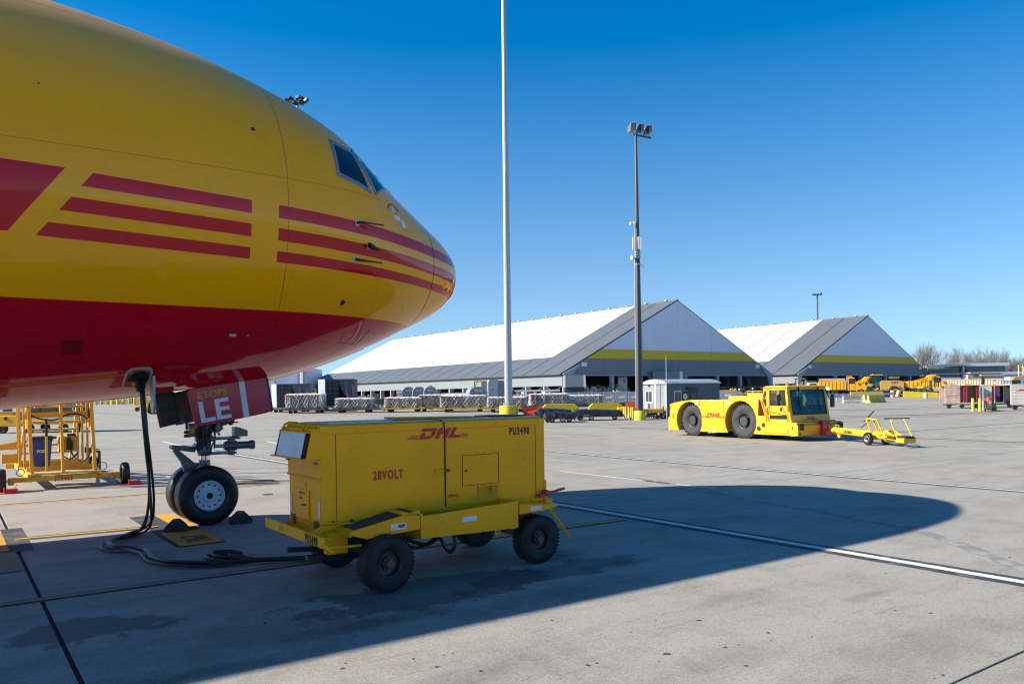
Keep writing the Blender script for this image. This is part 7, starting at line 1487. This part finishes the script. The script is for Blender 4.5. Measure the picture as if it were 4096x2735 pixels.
t = truck_at('sweeper_truck', 3720, 148, 'orange sweeper truck with a dark slatted rear beside the pale container', 'truck'); part('body', MB().prism([(.6,.8),(4.6,.8),(4.6,2.5),(.6,2.6)], 0, 2.3), TRK, t, None, .06); part('rear_grille', MB().prism([(4.6,.9),(5.2,.8),(4.9,2.4),(4.6,2.5)], .05, 2.2), paint('grille_green', (.02,.07,.06), .4, .3), t, None); part('window', MB().bb((1.5,-.02,1.5),(2.6,0,2.2)), GLC, t, None)
for x_ in (1.4, 3.9): wheel(t, (x_,.15,.45), .45, .3, .5, RUB, DGR, side=-1, n=18)
def pickup(lab, px, d, m, num=None, bar_=True):
    t = truck_at('pickup_truck', px, d, lab, 'pickup truck', -.25)
    b_ = part('body', MB().prism([(0,.5),(0,1.15),(1.9,1.15),(1.95,1.2),(2.15,1.72),(3.3,1.74),(3.9,1.22),(5.2,1.08),(5.35,.85),(5.3,.45)]+[(4.45+.45*cos(a),.42+.45*sin(a)) for a in (.2,.9,1.57,2.2,2.9)]+[(1.05+.45*cos(a),.42+.45*sin(a)) for a in (.2,.9,1.57,2.2,2.9)], 0, 1.9), m, t, None, .04)
    part('side_window', MB().prism([(2.2,1.22),(2.32,1.62),(3.2,1.64),(3.6,1.25)], -.01, .0), GLS, b_, None); part('windscreen', MB().add([(3.33,.15,1.72),(3.88,.1,1.25),(3.88,1.8,1.25),(3.33,1.75,1.72),(3.36,.15,1.74),(3.91,.1,1.27),(3.91,1.8,1.27),(3.36,1.75,1.74)], [(0,1,2,3),(7,6,5,4),(0,4,5,1),(1,5,6,2),(2,6,7,3),(3,7,4,0)]), GLS, b_, None)
    part('tail_light', MB().bb((-.02,0,.8),(.05,.08,1.1)), LENS, t, None)
    if bar_: part('light_bar', MB().bb((2.5,.4,1.75),(2.9,1.5,1.88)), MATS['beacon_orange'], t, None)
    for x_ in (1.05,4.45): wheel(t, (x_,.12,.38), .38, .24, .55, RUB, ALU, side=-1, n=20); wheel(t, (x_,1.78,.38), .38, .24, .55, RUB, ALU, side=1, n=20)
    if num: text(num, .5, b_, (2.15,-.012,.58), FRONT, LBLK, .9, .01)
    return t
o = pickup('yellow airfield pickup with light bar before the pale long container', 3802, 140, TRKY, '90'); o = pickup('white pickup parked between the two hangars above the tractor cab', 3178, 128, WHT, None, False); o.location.z = 1.35
t = truck_at('delivery_truck', 3572, 150, 'small white truck facing right behind the tan loader', 'truck'); part('cab', MB().prism([(0,.7),(0,2.4),(1.5,2.5),(2.1,1.7),(2.2,.7)], 0, 2.0), WHT, t, None, .05); part('side_window', MB().bb((.7,-.02,1.6),(1.5,0,2.2)), GLS, t, None); wheel(t, (1.0,.1,.42), .42, .25, .5, RUB, DGR, side=-1, n=16); part('chassis', MB().bb((-2,.3,.5),(2,1.8,.7)), BLK, t, None)
t = truck_at('camouflage_tank', 3225, 150, 'round olive green tank with tan door frame in the far hangar opening', 'tank'); part('tank', MB().cyl((0,1,1.6),(2.5,2.5,1.6),1.25,n=20), paint('olive', (.09,.10,.05), .8, .4), t); part('door_frame', MB().bb((-1.8,.9,0),(-1.6,1.1,3.3)).bb((.2,.9,0),(.4,1.1,3.3)).bb((-1.8,.9,3.1),(.4,1.1,3.35)), paint('tan_frame', (.4,.36,.2), .7, .3), t, None)
# shipping containers
def cont(lab, px0, px1, d, h0, h1, m, end=None, name='shipping_container'):
    x_ = ray(px0,1560)[0]*d; w_ = (ray(px1,1560)[0]-ray(px0,1560)[0])*d; w_ *= 1.07; t = thing(name, lab, 'container', (x_, d, .8), -.38); zb2 = zat(px0,h1,d)-.8; zt_ = zat(px0,h0,d)-.8
    part('body', MB().bb((0,0,zb2),(w_,2.4,zt_)), m, t, None); n = max(3, int(w_/.42))
    for k in range(n): part('corrugation', MB().bb((k*w_/n+.02,-.06,zb2+.15),(k*w_/n+.22*w_/n/.42,0,zt_-.15)), m, t, None)
    part('rail', MB().bb((-.03,-.09,zt_-.14),(w_+.03,-.0,zt_+.02)).bb((-.03,-.09,zb2),(w_+.03,0,zb2+.14)), m, t, None); return t, w_, zb2, zt_
CRM = paint('container_cream', (.62,.58,.42), .6, .3, .8)
t, w_, zb2, zt_ = cont('long cream shipping container lettered SAFE SECURE EFFICIENT in blue', 3748, 3960, 146, 1519, 1557, CRM)
LBL = paint('container_blue', (.05,.25,.55), .5, .2)
text('SAFE', .42, t, (.1,-.07,zt_-.62), FRONT, LBL, 1.1, .02); text('SECURE', .42, t, (.7,-.07,zt_-1.08), FRONT, LBL, 1.1, .02); text('EFFICIENT', .42, t, (3.7,-.07,zb2+.12), FRONT, LBL, 1.25, .02); text('HO', .2, t, (8.9,-.07,zt_-.4), FRONT, RED, 1, .02); text('DE', .3, t, (8.9,-.07,zb2+.4), FRONT, LBLK, 1, .02)
cont('dark end of a grey shipping container next to the cream one', 3962, 3983, 147, 1519, 1556, DGR); cont('light grey shipping container with red and blue marks, middle of the three', 3985, 4036, 147, 1520, 1556, LGR); cont('dark slatted shipping container end near the right picture edge', 4037, 4073, 147, 1520, 1556, DGR); cont('blue shipping container at the right picture edge', 4076, 4140, 149, 1522, 1556, paint('container_blue2', (.12,.28,.42), .5, .3))
t = truck_at('red_crate', 3998, 140, 'low red box in front of the grey shipping containers', 'crate'); part('body', MB().bb((0,0,.5),(1.6,1,1.3)), REDP, t, None, .02)
t = truck_at('jet_bridge_tube', 3742, 170, 'long white tube shaped boom lying above the cream container', 'boom'); part('boom', MB().bb((0,0,zpx(1520,3742,170)),(ray(3846,1560)[0]*170-ray(3742,1560)[0]*170,1,zpx(1511,3742,170))), MROOF, t, None, .05); part('support', MB().bb((.5,.2,0),(.8,.8,zpx(1520,3742,170))), DGR, t, None)
for k in range(5):
    t = truck_at('air_unit', 3880+k*14, 147.5, 'small yellow framed unit %s on the cream container roof' % ['leftmost','second','third','fourth','rightmost'][k], 'unit', 0, 'units on the container roof'); t.location.z = .8+zt_; part('body', MB().bb((0,.5,0),(.5,1.2,.36)), (YELD, LGR)[k % 2], t, None)
t = truck_at('white_vehicle', 4040, 160, 'white aircraft stair truck with yellow arm at the right edge behind the containers', 'truck'); part('body', MB().bb((0,0,1.5),(5,2,zpx(1508,4040,160))), WHT, t, None, .1); part('arm', MB().bar((.5,-.2,zpx(1515,4040,160)),(3.5,-.2,zpx(1502,4040,160)),.35), YEL, t, None)
# ------------------------------------------------------------------ left: freight dolly and vehicles behind the work stand
d = 49.8; t = thing('cargo_loader', 'yellow bodied dolly train carrying a film wrapped pallet behind the work stand', 'trailer', (ray(78,1700)[0]*d, d, .01), .0); Wd_ = (ray(292,1700)[0]-ray(78,1700)[0])*d
part('deck', MB().bb((0,0,.55),(Wd_,2.2,.85)), YELD, t, None, .02); part('end_block', MB().bb((-.55,.2,.55),(0,1.2,.95)), STDY, t, None, .02); part('side_pocket', MB().bb((1.1,-.05,.62),(2.3,0,.78)), YELG, t, None); part('reflector', MB().bb((.2,-.03,.62),(.42,0,.70)), REDP, t, None)
for x_ in (.5, Wd_-.7): wheel(t, (x_,.2,.30), .30, .2, .5, RUB, DGR, side=-1, n=20); wheel(t, (x_,1.9,.30), .30, .2, .5, RUB, DGR, side=1, n=20)
t = thing('wrapped_pallet', 'carton load wrapped in clear film inside a silver frame behind the work stand', 'freight', (ray(86,1700)[0]*d, d+.1, .87)); Wp = (ray(290,1700)[0]-ray(86,1700)[0])*d
CRT = paint('carton', (.30,.22,.15), .8, .3, 3)
part('base', MB().bb((0,0,0),(Wp,2,.14)), ALU, t, None); 
for i in range(3):
    for j in range(3): part('carton', MB().bb((.08+i*Wp/3.1,.1+j*.62,.14),(.02+(i+.95)*Wp/3.1,.1+j*.62+.58,1.25+((i*j)%2)*.2)), CRT, t, None)
part('film', MB().bb((.03,.04,.12),(Wp-.05,1.98,1.5)), GLC, t, None); part('frame', MB().tube([(0,0,.1),(0,0,1.25),(Wp,0,1.25),(Wp,0,.1)], .05, 5), ALU, t); part('sticker', MB().bb((Wp-.9,-.06,1.3),(Wp-.5,-.04,1.42)), WHT, t, None); part('sticker', MB().bb((.5,-.06,.75),(.75,-.04,1.1)), MATS['etops_yellow'], t, None)
t = thing('baggage_tractor', 'small yellow baggage tractor cut by the left picture edge behind the work stand', 'tractor', (ray(-60,1700)[0]*d, d, .01), .0); part('body', MB().bb((0,0,.45),(2.0,1.5,1.15)), YEL, t, None, .06); part('bonnet', MB().bb((.2,.1,1.15),(2.0,1.4,1.35)), YEL, t, None, .05); part('lamp', MB().cyl((1.3,-.03,.95),(1.3,0,.95),.12,n=12), BLK, t); wheel(t, (1.0,.15,.32), .32, .22, .5, RUB, DGR, side=-1, n=20); part('roof', MB().bb((-.6,0,1.9),(1.9,1.5,2.0)), BLK, t, None); part('window', MB().bb((1.1,.0,1.4),(1.7,.05,1.85)), GLS, t, None)
# tug with cab far behind, beside it a tow bar
d = 82; t = thing('tow_tractor', 'distant yellow tow tractor with blue windscreen seen between the cables and the gear door', 'tow tractor', (ray(588,1640)[0]*d, d, hgt(0,d)), .0)
pxm = lambda p: (ray(p,1640)[0]-ray(588,1640)[0])*d
H_ = lambda py: zat(640,py,d)-hgt(0,d)
part('side_body', MB().prism([(0,.2),(0,H_(1598)),(pxm(640),H_(1596)),(pxm(640),.2)]+[(pxm(622)+.33*cos(a),.5+.85*sin(a)) for a in (0,.8,1.57,2.3,3.1)]+[(pxm(600)+.25*cos(a),.5+.85*sin(a)) for a in (0,.8,1.57,2.3,3.1)], 0, 2.0), YEL, t, None, .03)
part('cab_body', MB().prism([(pxm(636),.25),(pxm(678),.25),(pxm(680),H_(1628)),(pxm(636),H_(1628))], -.1, 2.0), YEL, t, None, .04); part('windscreen', MB().bb((pxm(649),-.12,H_(1617)),(pxm(685),-.05,H_(1585))), GLT, t, None); part('cab_post', MB().bb((pxm(638),-.1,.8),(pxm(646),.1,H_(1578))).bb((pxm(638),-.1,H_(1584)),(pxm(688),2,H_(1578))), YEL, t, None); part('headlight_cluster', MB().bb((pxm(645),-.18,H_(1641)),(pxm(653),-.1,H_(1631))), BLK, t, None)
part('front_panel', MB().bb((pxm(646),-.12,.25),(pxm(690),1.9,H_(1617))), YEL, t, None, .03); part('step', MB().bb((pxm(626),-.25,.2),(pxm(642),0,.6)), YEL, t, None, .03); text('DHL', .2, t, (pxm(604),-.02,H_(1625)), FRONT, RED, 1, .03)
for p_ in (600, 622): wheel(t, (pxm(p_)+.1,.25,.5), .50, .35, .45, RUB, DGR, side=-1, n=22, lugs=16)
d = 91; t = thing('tow_bar', 'yellow tow bar with a small wheel left of the distant tractor', 'tow bar', (ray(545,1640)[0]*d, d, hgt(0,d)), .0); part('tube', MB().bar((0,0,.9),(1.3,0,.9),.22), YEL, t); part('frame', MB().bar((.1,0,.9),(.5,0,1.6),.12).bar((1.0,0,.9),(.6,0,1.5),.12).bar((.2,0,.5),(1.2,0,.5),.1), YEL, t, None); wheel(t, (.12,0,.27), .27, .18, .5, RUB, DGR, side=-1, n=16); part('lamp', MB().bb((-.1,-.1,.75),(.3,.1,.9)), REDP, t, None)
# white wall with yellow bollards at the far left, and yellow blocks
D5 = 205
def fx(px): return ray(px,1605)[0]*D5
t = thing('boundary_wall', 'low white concrete wall behind the row of yellow posts at the far left', 'wall', (fx(-200), D5, .8)); part('wall_section', MB().bb((0,0,0),(fx(900)-fx(-200),.4,zat(500,1590,D5)-.8+.6)), MROOF, t, None)
for k in range(30): part('panel_joint', MB().bb((k*2.6,-.03,0),(k*2.6+.08,0,1.7)), MWALL, t, None)
for k in range(16):
    px = 372+k*22; t = thing('post', 'thick yellow post in the row before the white wall, %s from the left' % ['first','second','third','fourth','fifth','sixth','seventh','eighth','ninth','tenth','eleventh','twelfth','thirteenth','fourteenth','fifteenth','sixteenth'][k], 'bollard', (fx(px), D5-1.2, .8), 0, 'yellow posts along the white wall')
    part('post', MB().cyl((0,0,0),(0,0,1.7 if k not in (4,5) else 1.2),.34 if k not in (4,5) else .5,n=12), YBAR, t)
